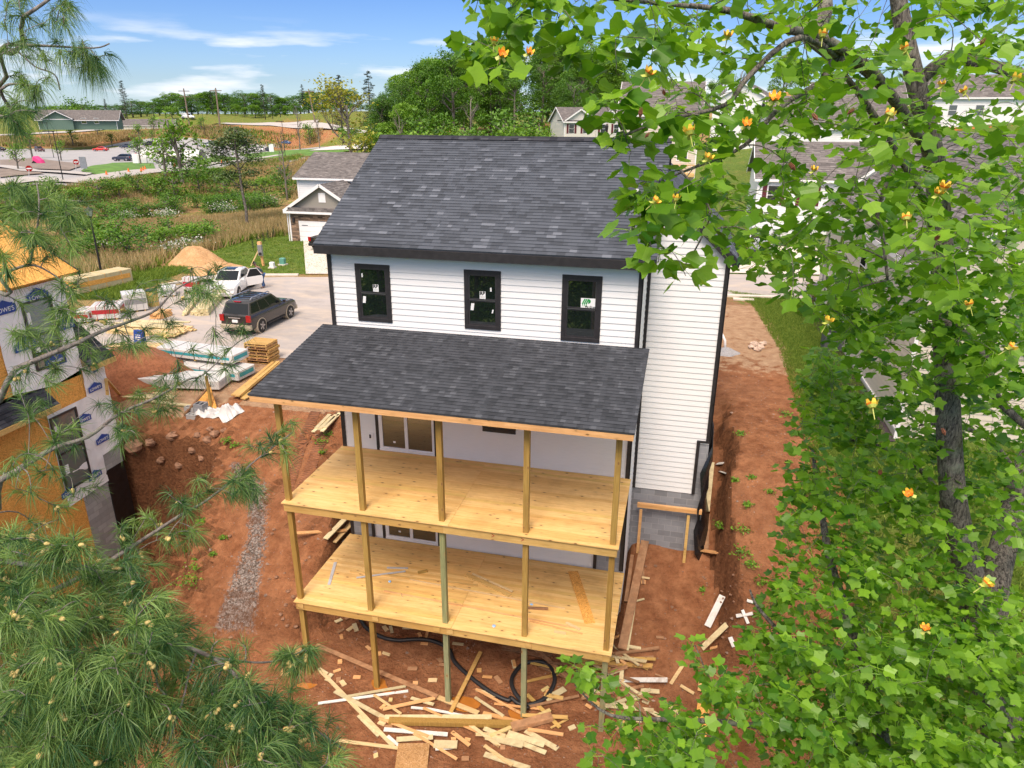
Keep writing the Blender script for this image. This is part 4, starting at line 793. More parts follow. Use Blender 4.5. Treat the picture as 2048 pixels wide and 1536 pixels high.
# white houses on the hillside to the right
def hsd(px,py,d,label,rz,w_,dd,h_,rh,wall,**k):
    p=at(px,py,d=d); return ghouse(label,(p[0],p[1],p[2]),rz,w_,dd,h_,rh,wall,SHINGB,**k)
hsd(1490,262,115,'white two-storey house high on the hill, left of the timber retaining fence',R(-15),9,8,4.6,2.4,WHITE,ridge='y',wins=[('f',-2.5,3.2,.9,1.4),('f',0,3.2,.9,1.4),('f',2.5,3.2,.9,1.4),('f',2.0,.9,1,1.6)],base=-3,gables=())
hsd(1640,318,86,'long white house with grey roof and front porch, in the middle of the right hillside',R(6),14,8,3.9,3.2,WHITE,ridge='x',wins=[('f',4.6,1.8,.9,1.4),('f',5.9,1.8,.9,1.4)],base=-3)
hsd(1700,246,112,'grey-roofed house with small dormer high on the hill behind the long white house',R(2),13,8,3.0,3.0,CREAM,ridge='x',wins=[('f',-4.0,1.6,.9,1.3),('f',3,1.6,.9,1.3)],base=-3)
hsd(1940,250,95,'pale house with mauve roof at the far upper right, above the orange retaining wall',R(-8),13,8,3.6,2.6,WHITE,ridge='x',wins=[('f',-3,1.8,.9,1.3),('f',0,1.8,.9,1.3)],base=-3)
ac=at(1560,505,y=46); 
hs_=ghouse('white house with maroon shutters and brick band across the street to the right',(20.5,50,-.6),R(0),13,9,5.9,2.6,WHITE,SHINGB,'x',[('f',-5.2,4.4,.9,1.5,1),('f',-2.5,4.4,.9,1.5,1),('f',3.4,4.4,.9,1.5,1,1.2)],[(.8,6.2,2.2,1.2)],garage=(-5.6,-.6),base=-.6)
m=MB(); m.box(-6.5,6.5,-4.6,-4.51,-.6,.6); m.box(.9,6.1,-5.75,-5.7,-.6,3); m.build('brick_band',mat_cmu('maroon brick',(.13,.04,.04),(.2,.15,.14),.2,.075),hs_,local=True)
ghouse('beige house with brown roof beside the white one across the street',(33,46,-.2),R(3),11,9,5.7,2.6,BEIGE,SHINGB,'x',[('f',-3.5,4.4,.9,1.5),('f',0,4.4,.9,1.5),('f',3.4,4.4,.9,1.5)],garage=(-1,4.5),base=-.6)
ghouse('cream house far right across the street',(47,40,1.2),R(8),12,9,5.7,2.6,CREAM,SHINGB,'x',[('f',-3.5,4.4,.9,1.5),('f',0,4.4,.9,1.5)],base=-2)
# next-door neighbour: long beige side wall
nx=ghouse('next-door house with long beige side wall, right of the grass strip',(21.3,15.2,-.75),0,10.4,18.2,6.4,3.6,BEIGE,SHINGB,'y',[('l',4.4,4.6,.9,1.5),('l',-.5,4.6,.9,1.5),('l',6.6,2.0,.9,1.4),('l',2,1.9,1.3,1.4)],base=-.6)
m=MB(); m.box(-5.26,-5.2,-9.15,9.15,-.7,.25); m.box(-5.27,-5.2,-9.15,9.15,.55,.62); m.build('base_band',WHITEP,nx,local=True)
m=MB(); m.box(-5.5,-5.22,7.0,7.4,.7,1.5); m.cyl((-5.36,7.2,1.5),(0,0,3),.04,8); m.build('electric_meter',METAL,nx,local=True)
p=hit(1662,697); acu=thing('air_conditioner','grey air conditioner on the ground beside the beige side wall','air conditioner',p)
b=MB(); b.box(p[0]-.42,p[0]+.42,p[1]-.42,p[1]+.42,p[2]-.05,p[2]+.85); b.build('casing',METAL,acu,bevel=.03); b=MB(); b.cyl((p[0],p[1],p[2]+.852),(0,0,.02),.34,20); b.build('fan_grille',POLEB,acu)
b=MB(); 
for i in range(14): b.box(p[0]-.43,p[0]+.43,p[1]-.43,p[1]+.43,p[2]+.1+i*.05,p[2]+.112+i*.05)
b.build('louvre',POLEB,acu)
sheetm=M('dark mulch',(.05,.035,.04),.95,var=.4,scale=7)
sheet('mulch_strip',[(15.1,5.8),(16.05,5.8),(16.05,25),(15.3,25),(15.6,16),(15.2,12)],.03,sheetm,.6)
# timber retaining fences on the hill
def plankfence(pa,pb,h_,label,m,n=24):
    A=np.array(pa,float);B=np.array(pb,float); r=thing('retaining_fence',label,'fence',A); f=MB()
    for i in range(n): a=A+(B-A)*i/n; c=A+(B-A)*(i+.94)/n; f.beam(a+(0,0,h_/2),c+(0,0,h_/2),.08,h_)
    f.build('plank_panel',m,r); 
    for i in range(0,n+1,4): g=MB(); a=A+(B-A)*i/n; g.beam(a+(0,-.1,-.8),a+(0,-.1,h_+.1),.14,.14); g.build('post',m,r)
plankfence(at(1555,215,d=135),at(1665,205,d=135),2.6,'tan plank retaining fence on the hilltop behind the houses',CEDAR)
plankfence(at(1850,292,d=92),at(2100,288,d=88),2.2,'orange plank retaining wall on the right hillside',M('orange fence',(.62,.22,.06),.8,var=.2,rv=.2))
# far house under construction, second low roof
p=at(165,250,d=262)
lh=ghouse('low wide house with grey roof and green walls on the far left hill',(p[0],p[1],p[2]),R(32),25,13,2.2,3.0,M('dull green board',(.10,.17,.13),.8),SHINGB,'x',[('f',-8,1.5,1.4,1.8),('f',-4,1.5,1.6,1.8),('f',2,1.5,1.6,1.8),('f',6,1.5,1.4,1.8)],[(-11,-1,2.6,1.5)],base=-1.5,ov=1.0)
p=at(285,252,d=300); ghouse('long grey roof just showing over the far hill, left of the white van',(p[0],p[1],p[2]-2.2),R(30),26,11,2.6,2.4,CREAM,SHINGB,'x',base=-1)
# ================================================================ vehicles
def car(label,cat,loc,rz,paint,L_=4.8,W_=1.84,Hh=1.48,kind='sedan',name='parked_car',group=None,lower=None,detail=1,rack=False,doors=()):
    r=thing(name,label,cat,(0,0,0),0,group); hw=W_/2; wr={'sedan':.33,'suv':.38,'pickup':.4,'van':.36}[kind]
    fx_,rx_=L_/2-.88,-L_/2+.95
    if kind=='sedan': top=[(-L_/2,.62),(-L_/2+.06,.92),(-L_/2+.3,1.0),(-1.5,1.03),(-.5,.98),(.7,.96),(1.0,.95),(L_/2-.5,.82),(L_/2-.1,.7),(L_/2,.5)]; gh=[(-1.75,1.0),(-1.05,Hh-.02),(.1,Hh),(1.15,.95)]; zb=.22
    elif kind=='suv': top=[(-L_/2,.66),(-L_/2+.04,1.08),(-L_/2+.12,1.14),(-1.5,1.13),(-.5,1.12),(.7,1.11),(1.0,1.12),(L_/2-.4,1.05),(L_/2-.1,.9),(L_/2,.6)]; gh=[(-L_/2+.08,1.12),(-L_/2+.42,Hh-.04),(.15,Hh),(1.1,1.10)]; zb=.32
    elif kind=='pickup': top=[(-L_/2,.7),(-L_/2+.03,1.1),(-L_/2+.1,1.12),(-1.6,1.12),(-.6,1.12),(.7,1.12),(1.2,1.12),(L_/2-.4,1.08),(L_/2-.1,.95),(L_/2,.65)]; gh=[(-.85,1.1),(-.65,Hh-.03),(.6,Hh),(1.35,1.1)]; zb=.4
    else: top=[(-L_/2,.6),(-L_/2+.03,1.2),(-L_/2+.1,1.25),(-1.6,1.25),(-.6,1.25),(.9,1.22),(1.5,1.2),(L_/2-.4,1.08),(L_/2-.1,.9),(L_/2,.6)]; gh=[(-L_/2+.05,1.22),(-L_/2+.15,Hh-.02),(1.1,Hh),(1.9,1.15)]; zb=.3
    b=MB(); n=len(top); rings=[]
    for i,(x,zt) in enumerate(top):
        tt=abs(x)/(L_/2); s=1-.10*max(0,(tt-.78)/.22)**2; w_=hw*s; zbb=zb+(.12 if i in (0,n-1) else 0)
        rings.append([(x,-w_*.55,zt+.0),(x,-w_*.93,zt-.02),(x,-w_,zt-.13),(x,-w_*1.0,(zt+zbb)/2),(x,-w_*.97,zbb+.08),(x,-w_*.88,zbb),(x,w_*.88,zbb),(x,w_*.97,zbb+.08),(x,w_,(zt+zbb)/2),(x,w_,zt-.13),(x,w_*.93,zt-.02),(x,w_*.55,zt)])
    k=12; vs=[p for q in rings for p in q]; fs=[(i*k+(j+1)%k,i*k+j,(i+1)*k+j,(i+1)*k+(j+1)%k) for i in range(n-1) for j in range(k)]+[tuple(range(k)),tuple((n-1)*k+j for j in range(k))[::-1]]
    b.add(vs,fs,r=.5)
    # cabin
    xs=[g[0] for g in gh]; B0=[(gh[0][0],gh[0][1]-.05),(gh[3][0],gh[3][1]-.05)]; T0=[(gh[1][0],gh[1][1]-.06),(gh[2][0],gh[2][1]-.06)]
    wb,wt=hw*.93,hw*.74
    ca=[(B0[0][0],-wb*.95,B0[0][1]),(B0[1][0],-wb*.93,B0[1][1]),(B0[1][0],wb*.93,B0[1][1]),(B0[0][0],wb*.95,B0[0][1]),(T0[0][0],-wt,T0[0][1]),(T0[1][0],-wt,T0[1][1]),(T0[1][0],wt,T0[1][1]),(T0[0][0],wt,T0[0][1])]
    b.add(ca,[(0,1,5,4),(1,2,6,5),(2,3,7,6),(3,0,4,7)],r=.5)
    rt_=[(T0[0][0]+.12,-wt*.86,gh[1][1]+.0),(T0[1][0]-.15,-wt*.86,gh[2][1]),(T0[1][0]-.15,wt*.86,gh[2][1]),(T0[0][0]+.12,wt*.86,gh[1][1])]
    b.add(ca[4:]+rt_,[(0,1,5,4),(1,2,6,5),(2,3,7,6),(3,0,4,7),(4,5,6,7)],r=.5)
    body=b.build('body',paint,r,smooth=detail>0,bevel=0)
    if detail>0:
        s=body.modifiers.new('e','EDGE_SPLIT'); s.split_angle=R(35)
    C=[np.array(p) for p in ca]
    def pan(a,b_,c,d,u0,u1,v0,v1,off=.012):
        P=lambda u,v:(a*(1-u)+b_*u)*(1-v)+(d*(1-u)+c*u)*v; q=[P(u0,v0),P(u1,v0),P(u1,v1),P(u0,v1)]; nn=nrm(np.cross(q[1]-q[0],q[3]-q[0])); return [p+nn*off for p in q]
    g=MB(); segs={'sedan':[(.10,.47),(.50,.86)],'suv':[(.06,.30),(.33,.60),(.63,.92)],'pickup':[(.08,.46),(.50,.90)],'van':[(.60,.74),(.76,.95)]}[kind]
    for u0,u1 in segs:
        g.add(pan(C[0],C[1],C[5],C[4],u0,u1,.16,.9),[(0,1,2,3)]); g.add(pan(C[2],C[3],C[7],C[6],1-u1,1-u0,.16,.9),[(0,1,2,3)])
    g.build('side_window',GLASSC,r); g=MB(); g.add(pan(C[1],C[2],C[6],C[5],.06,.94,.12,.94),[(0,1,2,3)]); g.build('windscreen',GLASSC,r)
    g=MB(); g.add(pan(C[3],C[0],C[4],C[7],.06,.94,.14,.92),[(0,1,2,3)]); g.build('rear_window',GLASSC,r)
    for x in (fx_,rx_):
        for s in (-1,1):
            if detail>0: a=MB(); a.cyl((x,s*(hw-.26),wr),(0,s*.265,0),wr+.055,20); a.build('wheel_arch',lower or RUBBER,r)
            a=MB(); a.cyl((x,s*(hw-.24),wr),(0,s*.262,0),wr,20); wh=a.build('wheel',RUBBER,r)
            a=MB(); a.cyl((x,s*(hw+.02),wr),(0,s*.012,0),wr*.64,16,m=0); 
            if detail>0:
                for q in range(5): an=q*1.2566; a.obox((x+math.cos(an)*wr*.33,s*(hw+.035),wr+math.sin(an)*wr*.33),V(math.cos(an),0,math.sin(an))*wr*.28,V(0,.006,0),V(-math.sin(an),0,math.cos(an))*.035,m=1)
            a.build('rim',[POLEB if detail>0 else ALLOY,ALLOY],wh)
    for s in (-1,1):
        a=MB(); zt=.72 if kind=='sedan' else .9; a.obox((L_/2-.10,s*hw*.68,zt-.06),V(.09,0,0),V(-.03*s,hw*.18,0),V(0,0,.07)); a.build('headlight',HEADL,r)
        a=MB(); a.obox((-L_/2+.035,s*hw*.83,zt+(.08 if kind=='sedan' else .06)),V(.05,0,0),V(0,hw*.13,0),V(0,0,.08 if kind=='sedan' else .17)); a.build('tail_light',REDL,r)
        if detail>0: a=MB(); a.obox((.85,s*(hw+.09),1.02 if kind=='sedan' else 1.2),V(.05,0,0),V(0,.09,0),V(0,0,.07)); a.build('mirror',paint,r)
    a=MB(); a.box(-L_/2-.035,-L_/2+.02,-.16,.16,.74,.88); a.build('number_plate',PAPER,r)
    if detail>0:
        a=MB(); a.box(L_/2-.04,L_/2+.02,-hw*.45,hw*.45,.5,.72); 
        a.build('grille',CHROME if kind=='sedan' else POLEB,r)
        if lower:
            a=MB(); a.box(-L_/2-.06,-L_/2+.12,-hw*.96,hw*.96,.36,.62); a.build('bumper',lower,r,bevel=.03); a=MB(); a.box(L_/2-.1,L_/2+.05,-hw*.94,hw*.94,.36,.6); a.build('bumper',lower,r,bevel=.03)
            a=MB(); a.box(-L_/2-.05,-L_/2+.0,-.35,.35,.97,1.02); a.build('tailgate_trim',CHROME,r)
            for s in (-1,1): a=MB(); a.box(rx_+.55,fx_-.55,s*(hw-.02)-.06,s*(hw-.02)+.1,.33,.38); a.build('running_board',POLEB,r)
            a=MB(); a.tube([(-L_/2+.03,-.2,1.16),(-L_/2+.01,.35,1.2)],.015,5); a.build('wiper',POLEB,r)
        if rack:
            for s in (-1,1): a=MB(); a.tube([(-1.7,s*wt*.84,Hh+.0),(-1.55,s*wt*.84,Hh+.09),(.0,s*wt*.84,Hh+.09),(.15,s*wt*.84,Hh)],.028,8); a.build('roof_rail',ALLOY,r)
            for x in (-1.4,-1.0,-.6,-.2): a=MB(); a.box(x,x+.05,-wt*.82,wt*.82,Hh+.03,Hh+.07); a.build('crossbar',POLEB,r)
            a=MB(); a.box(-L_/2+.36,-L_/2+.46,-.2,.2,Hh-.07,Hh-.03); a.build('brake_light',REDL,r)
        elif kind=='sedan': a=MB(); a.box(-.55,.1,-.36,.36,Hh+.001,Hh+.012); a.build('sunroof',GLASSC,r)
    for (x,s,ang,ln_) in doors:
        a=MB(); h_=np.array((x,s*hw*.99,0)); d=np.array((-math.cos(ang),s*math.sin(ang),0)); nn=np.array((math.sin(ang)*s,math.cos(ang),0)); P=lambda u,z,t=0:h_+d*u+nn*t+np.array((0,0,z))
        prof=[(0,.35),(ln_*.92,.38),(ln_,.62),(ln_,.93),(0,.93)]; a.prism([P(u,z) for u,z in prof],nn*.07,r=.5); dr=a.build('door',paint,r,bevel=.012)
        a=MB(); a.prism([P(u,z,.02) for u,z in ((.02,.935),(ln_-.05,.935),(ln_-.38,Hh-.1),(.32,Hh-.08))],nn*.03); a.build('door_window',GLASSC,dr)
        a=MB(); 
        for (u0,z0,u1,z1) in ((ln_,.93,ln_-.36,Hh-.06),(ln_-.36,Hh-.06,.30,Hh-.04),(.3,Hh-.04,0,.93)): a.beam(P(u0,z0,.035),P(u1,z1,.035),.05,.04)
        a.build('window_frame',paint,dr)
    r.location=[float(v) for v in loc]; r.rotation_euler=(0,0,rz); return r
def carpaint(n,c): return M(n,c,.25,.1,var=.02,coat=.6)
PSUV=carpaint('dark brown paint',(.030,.026,.027)); PWH=carpaint('white paint car',(.80,.80,.79)); PTAN=M('tan cladding',(.42,.36,.27),.45)
PRED=carpaint('red paint',(.55,.015,.015)); PBLU=carpaint('dark blue paint',(.02,.035,.07)); PBL2=carpaint('blue paint',(.03,.10,.25)); PBLK=carpaint('black paint',(.012,.012,.014)); PSIL=carpaint('silver paint',(.45,.48,.52)); PMAR=carpaint('maroon paint',(.09,.02,.025))
a=hit(528,665); f=hit(580,639); z=.5*(a[2]+f[2])+.03
car('dark brown four-wheel-drive with tan bumper and wheel arches, parked on the cul-de-sac','suv',(a[0]-.93,(a[1]+f[1])/2+.02,z),R(90),PSUV,4.75,1.88,1.82,'suv',lower=PTAN,rack=True)
a=hit(478,594); hd=np.array((.25,-.86)); hd/=np.linalg.norm(hd); lf=np.array((-hd[1],hd[0])); cc=a[:2]-hd*1.5-lf*.85
car('white sedan parked with its left rear door open, beside the sand piles','car',(cc[0],cc[1],H(*cc)+.03),math.atan2(hd[1],hd[0]),PWH,5.0,1.9,1.5,'sedan',doors=[(-.05,1,R(48),1.15)])
SED=(cc,hd,lf)
a=hit(626,503); car('black pickup truck parked nose-in on the pale driveway','pickup',(a[0]+.5,a[1]+3.2,H(a[0],a[1]+2)+.05),R(86),PBLK,5.6,1.95,1.85,'pickup',name='pickup_truck',lower=POLEB)
G='cars in the far parking lot'
for px,py,k,pt,dr_,lab in ((80,304,'suv',PMAR,-20,'maroon car in the far parking lot, left of the leafy sapling'),(202,303,'sedan',PRED,205,'bright red car in the far parking lot'),(254,297,'sedan',PBLU,195,'dark car right of the bright red one in the parking lot'),(300,293,'suv',PBLK,195,'dark car beside the small yellow tree in the parking lot'),
   (246,323,'suv',PBLU,200,'dark blue car nearest the green lawn island'),(408,294,'sedan',PSIL,200,'silver car in the parking lot behind the tent'),(424,290,'sedan',PBLU,200,'dark blue car just right of the silver one'),(484,291,'suv',PBLK,240,'black jeep-like car behind the thin pine'),
   (517,304,'suv',PWH,195,'white car right of the thin pine in the parking lot'),(536,303,'sedan',PBLU,195,'dark blue car overlapped by the white one'),(571,289,'sedan',PBL2,195,'bright blue car alone at the right of the parking lot'),(-4,303,'sedan',PBLK,200,'black car cut by the left edge of the photo'),(265,322,'sedan',PSIL,200,'silver car half hidden between the blue car and the tent')):
    a=hit(px,py); car(lab,'car',(a[0],a[1],a[2]+.15),YAW+R(dr_)-R(20),pt,4.7,1.85,1.5 if k=='sedan' else 1.75,k,group=G,detail=0)
a=hit(405,321); car('white utility truck at the right end of the tent','truck',(a[0],a[1],a[2]+.2),R(120),PWH,5.2,2.0,2.0,'van',name='utility_truck',detail=0)
a=at(377,239,d=330); a[2]=H(a[0],a[1]); car('white van parked on the far hilltop under the utility pole','van',(a[0],a[1],a[2]+.1),R(22),PWH,5.9,2.0,2.3,'van',name='white_van',detail=0)
a=hit(623,225); car('silver pickup on the far upper road','pickup',(a[0],a[1],a[2]+.1),R(200),PSIL,5.4,1.9,1.8,'pickup',name='pickup_truck',detail=0)
car('silver car parked in front of the white garage across the street','car',(14.6,41.2,H(14.6,41)+.05),R(75),PSIL,4.6,1.85,1.6,'suv',detail=0)
car('dark car half hidden behind the white house wing, across the street','car',(11.6,38.2,H(11.6,38)+.05),R(10),PBLK,4.6,1.85,1.45,'sedan',detail=0)
a=hit(1657,612); car('dark red car end showing past the corner of the beige house','car',(a[0]+1.4,a[1]+1.5,H(a[0]+1,a[1]+1)+.03),R(20),PMAR,4.6,1.85,1.45,'sedan',detail=0)
# ================================================================ person at the open door
def skin(name,pts,edges,rad,m,parent,sub=2):
    me=bpy.data.meshes.new(name); me.from_pydata(pts,edges,[]); o=bpy.data.objects.new(name,me); col.objects.link(o)
    md=o.modifiers.new('s','SKIN'); 
    for i,rr_ in enumerate(rad): me.skin_vertices[0].data[i].radius=(rr_,rr_) if not hasattr(rr_,'__len__') else rr_
    me.skin_vertices[0].data[0].use_root=True; md.use_smooth_shade=True
    s=o.modifiers.new('u','SUBSURF'); s.levels=sub; s.render_levels=sub
    bpy.context.view_layer.update(); m2=bpy.data.meshes.new_from_object(o.evaluated_get(bpy.context.evaluated_depsgraph_get())); bpy.data.objects.remove(o)
    m2.materials.clear(); m2.materials.append(m)
    at_=m2.attributes.get('rnd') or m2.attributes.new('rnd','FLOAT','FACE'); at_.data.foreach_set('value',[.5]*len(m2.polygons)); m2.polygons.foreach_set('use_smooth',[True]*len(m2.polygons))
    o2=bpy.data.objects.new(name,m2); col.objects.link(o2); o2.parent=parent; return o2
cc,hd,lf=SED; pp=cc+hd*(-.95)+lf*1.75; pg=H(*pp)+.03
pe=thing('person','person in dark top and blue jeans leaning into the open door of the white sedan','person',(0,0,0))
# local: x forward (towards the car), stooped
B=[(0,0,.95),(.10,0,1.18),(.24,0,1.38),(.30,0,1.46),(.38,0,1.56),(.43,0,1.66),(.47,0,1.70), (.0,.10,.90),(.02,.11,.50),(-.02,.12,.09),(.13,.13,.04), (-.02,-.10,.90),(.06,-.12,.50),(-.05,-.12,.09),(.10,-.13,.04),
   (.24,.19,1.40),(.38,.24,1.15),(.58,.17,1.02),(.66,.15,1.00), (.24,-.19,1.40),(.40,-.23,1.14),(.60,-.16,1.00),(.68,-.14,.98)]
E_=[(0,1),(1,2),(2,3),(3,4),(4,5),(5,6),(0,7),(7,8),(8,9),(9,10),(0,11),(11,12),(12,13),(13,14),(2,15),(15,16),(16,17),(17,18),(2,19),(19,20),(20,21),(21,22)]
Rd=[.14,.13,.13,.06,.09,.105,.08,.10,.065,.045,.04,.10,.065,.045,.04,.06,.045,.032,.035,.06,.045,.032,.035]
# fingers
k=len(B)
for s,h0 in ((1,18),(-1,22)):
    hx,hy,hz=B[h0]
    for j,(dy,ln_) in enumerate(((-.03,.07),(-.01,.08),(.01,.075),(.03,.06))):
        B+= [(hx+.035,hy+dy,hz),(hx+.035+ln_*.6,hy+dy,hz-.02),(hx+.03+ln_,hy+dy,hz-.05)]; E_+=[(h0,k),(k,k+1),(k+1,k+2)]; Rd+=[.011,.009,.008]; k+=3
    B+=[(hx+.0,hy-s*.045,hz),(hx+.04,hy-s*.06,hz-.02)]; E_+=[(h0,k),(k,k+1)]; Rd+=[.012,.009]; k+=2
skin('body',B,E_,Rd,SKIN,pe,1)
skin('shirt',[B[i] for i in (0,1,2,15,16,17,19,20,21)],[(0,1),(1,2),(2,3),(3,4),(4,5),(2,6),(6,7),(7,8)],[.17,.155,.155,.085,.065,.05,.085,.065,.05],SHIRT,pe,1)
skin('trousers',[(0,0,1.0)]+[B[i] for i in (7,8,9,11,12,13)],[(0,1),(1,2),(2,3),(0,4),(4,5),(5,6)],[.16,.125,.09,.07,.125,.09,.07],JEANS,pe,1)
skin('hair',[(.42,0,1.71),(.37,0,1.66),(.48,0,1.74)],[(0,1),(0,2)],[.095,.09,.06],HAIR,pe,1)
b=MB()
for s in (-1,1): b.obox((.515,s*.035,1.665),V(.008,0,0),V(0,.014,0),V(0,0,.008),m=0)
b.build('eye',POLEB,pe)
skin('shoe',[(.02,.12,.04),(.18,.13,.03)],[(0,1)],[.05,.04],POLEB,pe,1); skin('shoe',[(-.01,-.12,.04),(.15,-.13,.03)],[(0,1)],[.05,.04],POLEB,pe,1)
pe.location=(float(pp[0]),float(pp[1]),pg); pe.rotation_euler=(0,0,math.atan2(-lf[1],-lf[0]))
# ================================================================ building materials on the pad
def bundle(name,lab,cat,pa,pb,w_,nz_,nw,bd,m,grp=None,off=0,mess=0,side=1,h0=0,z=None):
    """stack of boards between two ground pixels, nw across, nz high, bd=(board w, board h)"""
    A=hit(*pa);B=hit(*pb); A[2]=B[2]=max(A[2],B[2])+.02+h0; d=nrm(B-A); s=np.array((-d[1],d[0],0))*side; mb=MB(); rng=random.Random(int(pa[0]*7+pa[1]))
    C0=(A+B)/2
    for k in range(nz_):
        for j in range(nw):
            o=s*(j+.5)*bd[0]*1.03+np.array((0,0,(k+.5)*bd[1]*1.02)); e=rng.uniform(-.06,.06)+mess*rng.uniform(-1,1); e2=rng.uniform(-.06,.06)+mess*rng.uniform(-1,1); t=s*mess*rng.uniform(-.3,.3)
            mb.cr=rng.random(); mb.beam(A+o+d*e,B+o+d*e2+t,bd[0],bd[1])
    mb.v=[tuple(np.array(v)-C0) for v in mb.v]; o=mb.build(name,m); o.location=[float(x) for x in C0]; return tag(o,lab,cat,grp)
def wrapped(lab,pa,pb,w_,h_,side=1,base=None,h0=0,stripe=TEAL,main=FABW,text=None,cat='building materials',name='wrapped_bundle',topm=None):
    A=hit(*pa);B=hit(*pb); A[2]=B[2]=max(A[2],B[2])+.05+h0; d=nrm(B-A); s=np.array((-d[1],d[0],0))*side; ln_=np.linalg.norm(B-A)
    c=(A+B)/2+s*w_/2; r=thing(name,lab,cat,c); mb=MB(); mb.obox(c+(0,0,h_/2+.06),d*ln_/2,s*w_/2,V(0,0,h_/2)); mb.build('film',main,r,bevel=.03)
    mb=MB()
    for sg in (-1,1):
        mb.obox(c+s*sg*(w_/2+.004)+V(0,0,h_*.55+.06),d*ln_*.46,s*.003,V(0,0,h_*.16)); mb.obox(c+d*sg*(ln_/2+.004)+V(0,0,h_*.55+.06),d*.003,s*w_*.4,V(0,0,h_*.22))
    mb.build('print_band',stripe,r)
    mb=MB()
    for t in (-.35,0,.35): mb.obox(c+d*ln_*t+V(0,0,.03),d*.04,s*w_/2,V(0,0,.03))
    mb.build('bearer',RIM,r)
    mb=MB()
    for t in (-.3,0,.3): mb.obox(c+d*ln_*t+V(0,0,h_/2+.06),d*.012,s*(w_/2+.01),V(0,0,h_/2+.01))
    mb.build('strap',POLEB if stripe is TEAL else stripe,r); return r
wrapped('lower of two teal printed white film bundles, beside the red clay pile',(330,775-28),(478,768),1.2,.42,base=1)
wrapped('upper of two teal printed white film bundles, beside the red clay pile',(320,737),(470,758),1.15,.40,h0=.55)
wrapped('bundle in loose white film lying in front of the teal printed bundles',(268,779),(440,785),1.2,.4,main=FABW,stripe=GREYB)
wrapped('long bundle with tan top and orange wafer board ends, left of the lamp post foot',(160,596),(268,567),1.3,.95,stripe=OSB,main=PINEX)
wrapped('pink-topped pack of shingles with red print, behind the pine branches',(185,645),(243,640),1.3,.75,stripe=REDP)
wrapped('low pallet pack with red print left of the white film pack',(150,650),(180,648),1.3,.6,stripe=REDP)
wrapped('tall pallet pack in shiny white film, right of the pink-topped pack',(252,628),(298,622),1.3,1.0,stripe=METAL)
wrapped('square white pack leaning with a red ring print, beside the white sedan',(368,588),(396,590),.5,1.0,stripe=REDP,topm=1)
wrapped('low white pack between the barrel and the red ring pack',(322,596),(352,594),1.1,.5,stripe=METAL)
b=hit(308,612); br=thing('cardboard_barrel','brown cardboard barrel with dark lid between the white packs','barrel',b); m=MB(); m.cyl(b,(0,0,.95),.33,18); m.build('drum',RIM,br); m=MB(); m.cyl(b+(0,0,.95),(0,0,.08),.35,18); m.build('lid',POLEB,br); m=MB(); m.cyl(b+(0,0,.3),(0,0,.04),.337,18); m.build('hoop',METAL,br)
bundle('lumber_stack','wide stack of yellow boards on the kerb, behind the blue bag','lumber',(218,668),(345,680),1,4,9,(.19,.05),PINEW,mess=.25)
bundle('lumber_stack','loose yellow boards lying in front of the wide yellow stack','lumber',(236,688),(330,690),1,2,5,(.14,.04),PINEW,mess=.4,side=-1)
bundle('lumber_stack','top layer of long boards on the wide yellow stack','lumber',(230,662),(352,668),1,1,6,(.2,.05),PINEX,mess=.3,h0=.25)
bundle('lumber_stack','neat pale stack of square timbers beside the front of the dark four-wheel-drive','lumber',(418,632),(446,598),1,4,4,(.14,.10),PINEX)
bundle('lumber_stack','second pale stack of square timbers, left of the neat one','lumber',(396,632),(424,604),1,2,3,(.14,.10),PINEX,mess=.2)
bundle('lumber_stack','third small pile of pale timbers under the pine tip','lumber',(375,632),(400,602),1,2,2,(.14,.09),PINEX,mess=.3)
bundle('lumber_stack','striped orange and pale stack of short boards behind the pine twig','lumber',(322,640),(345,632),1,6,3,(.25,.06),CEDAR)
bundle('timber_pile','grey boards lying across the dirt left of the cinder blocks','lumber',(215,795),(330,800),1,1,3,(.2,.05),PINEX,mess=.3)
bundle('timber_pile','single long board lying towards the cinder blocks','lumber',(285,806),(385,816),1,1,1,(.2,.05),PINEX)
bundle('timber_pile','yellow boards lying under the left edge of the porch roof','lumber',(482,800),(560,728),1,2,2,(.2,.05),RIM,mess=.1)
bundle('timber_pile','pair of yellow planks pointing at the ramp by the porch roof corner','lumber',(474,798),(530,770),1,1,2,(.24,.05),RIM,mess=.1,side=-1)
bundle('timber_pile','boards and scraps lying against the left wall of the white house','lumber',(650,885),(682,832),1,2,3,(.15,.03),PINEX,mess=.3)
# pallets
p=hit(516,728)
for k in range(7):
    a=p+np.array((random.uniform(-.06,.06),.5+random.uniform(-.06,.06),.02+k*.145)); pl=thing('pallet',('lowest' if k==0 else 'topmost' if k==6 else ['second','third','fourth','fifth','sixth'][k-1])+' pallet from the ground in the pallet stack, left of the porch roof','pallet',a,group='pallets in one stack')
    m=MB(); 
    for i in range(7): m.box(a[0]-.6,a[0]+.6,a[1]-.5+i*.15,a[1]-.41+i*.15,a[2]+.105,a[2]+.125)
    for i in (0,3,6): m.box(a[0]-.6,a[0]+.6,a[1]-.5+i*.15,a[1]-.41+i*.15,a[2],a[2]+.018)
    m.build('slats',REDW if k%2 else RIM,pl); 
    for i in (-1,0,1): m=MB(); m.box(a[0]+i*.56-.02,a[0]+i*.56+.02,a[1]-.5,a[1]+.5,a[2]+.018,a[2]+.105); m.build('stringer',RIM,pl)
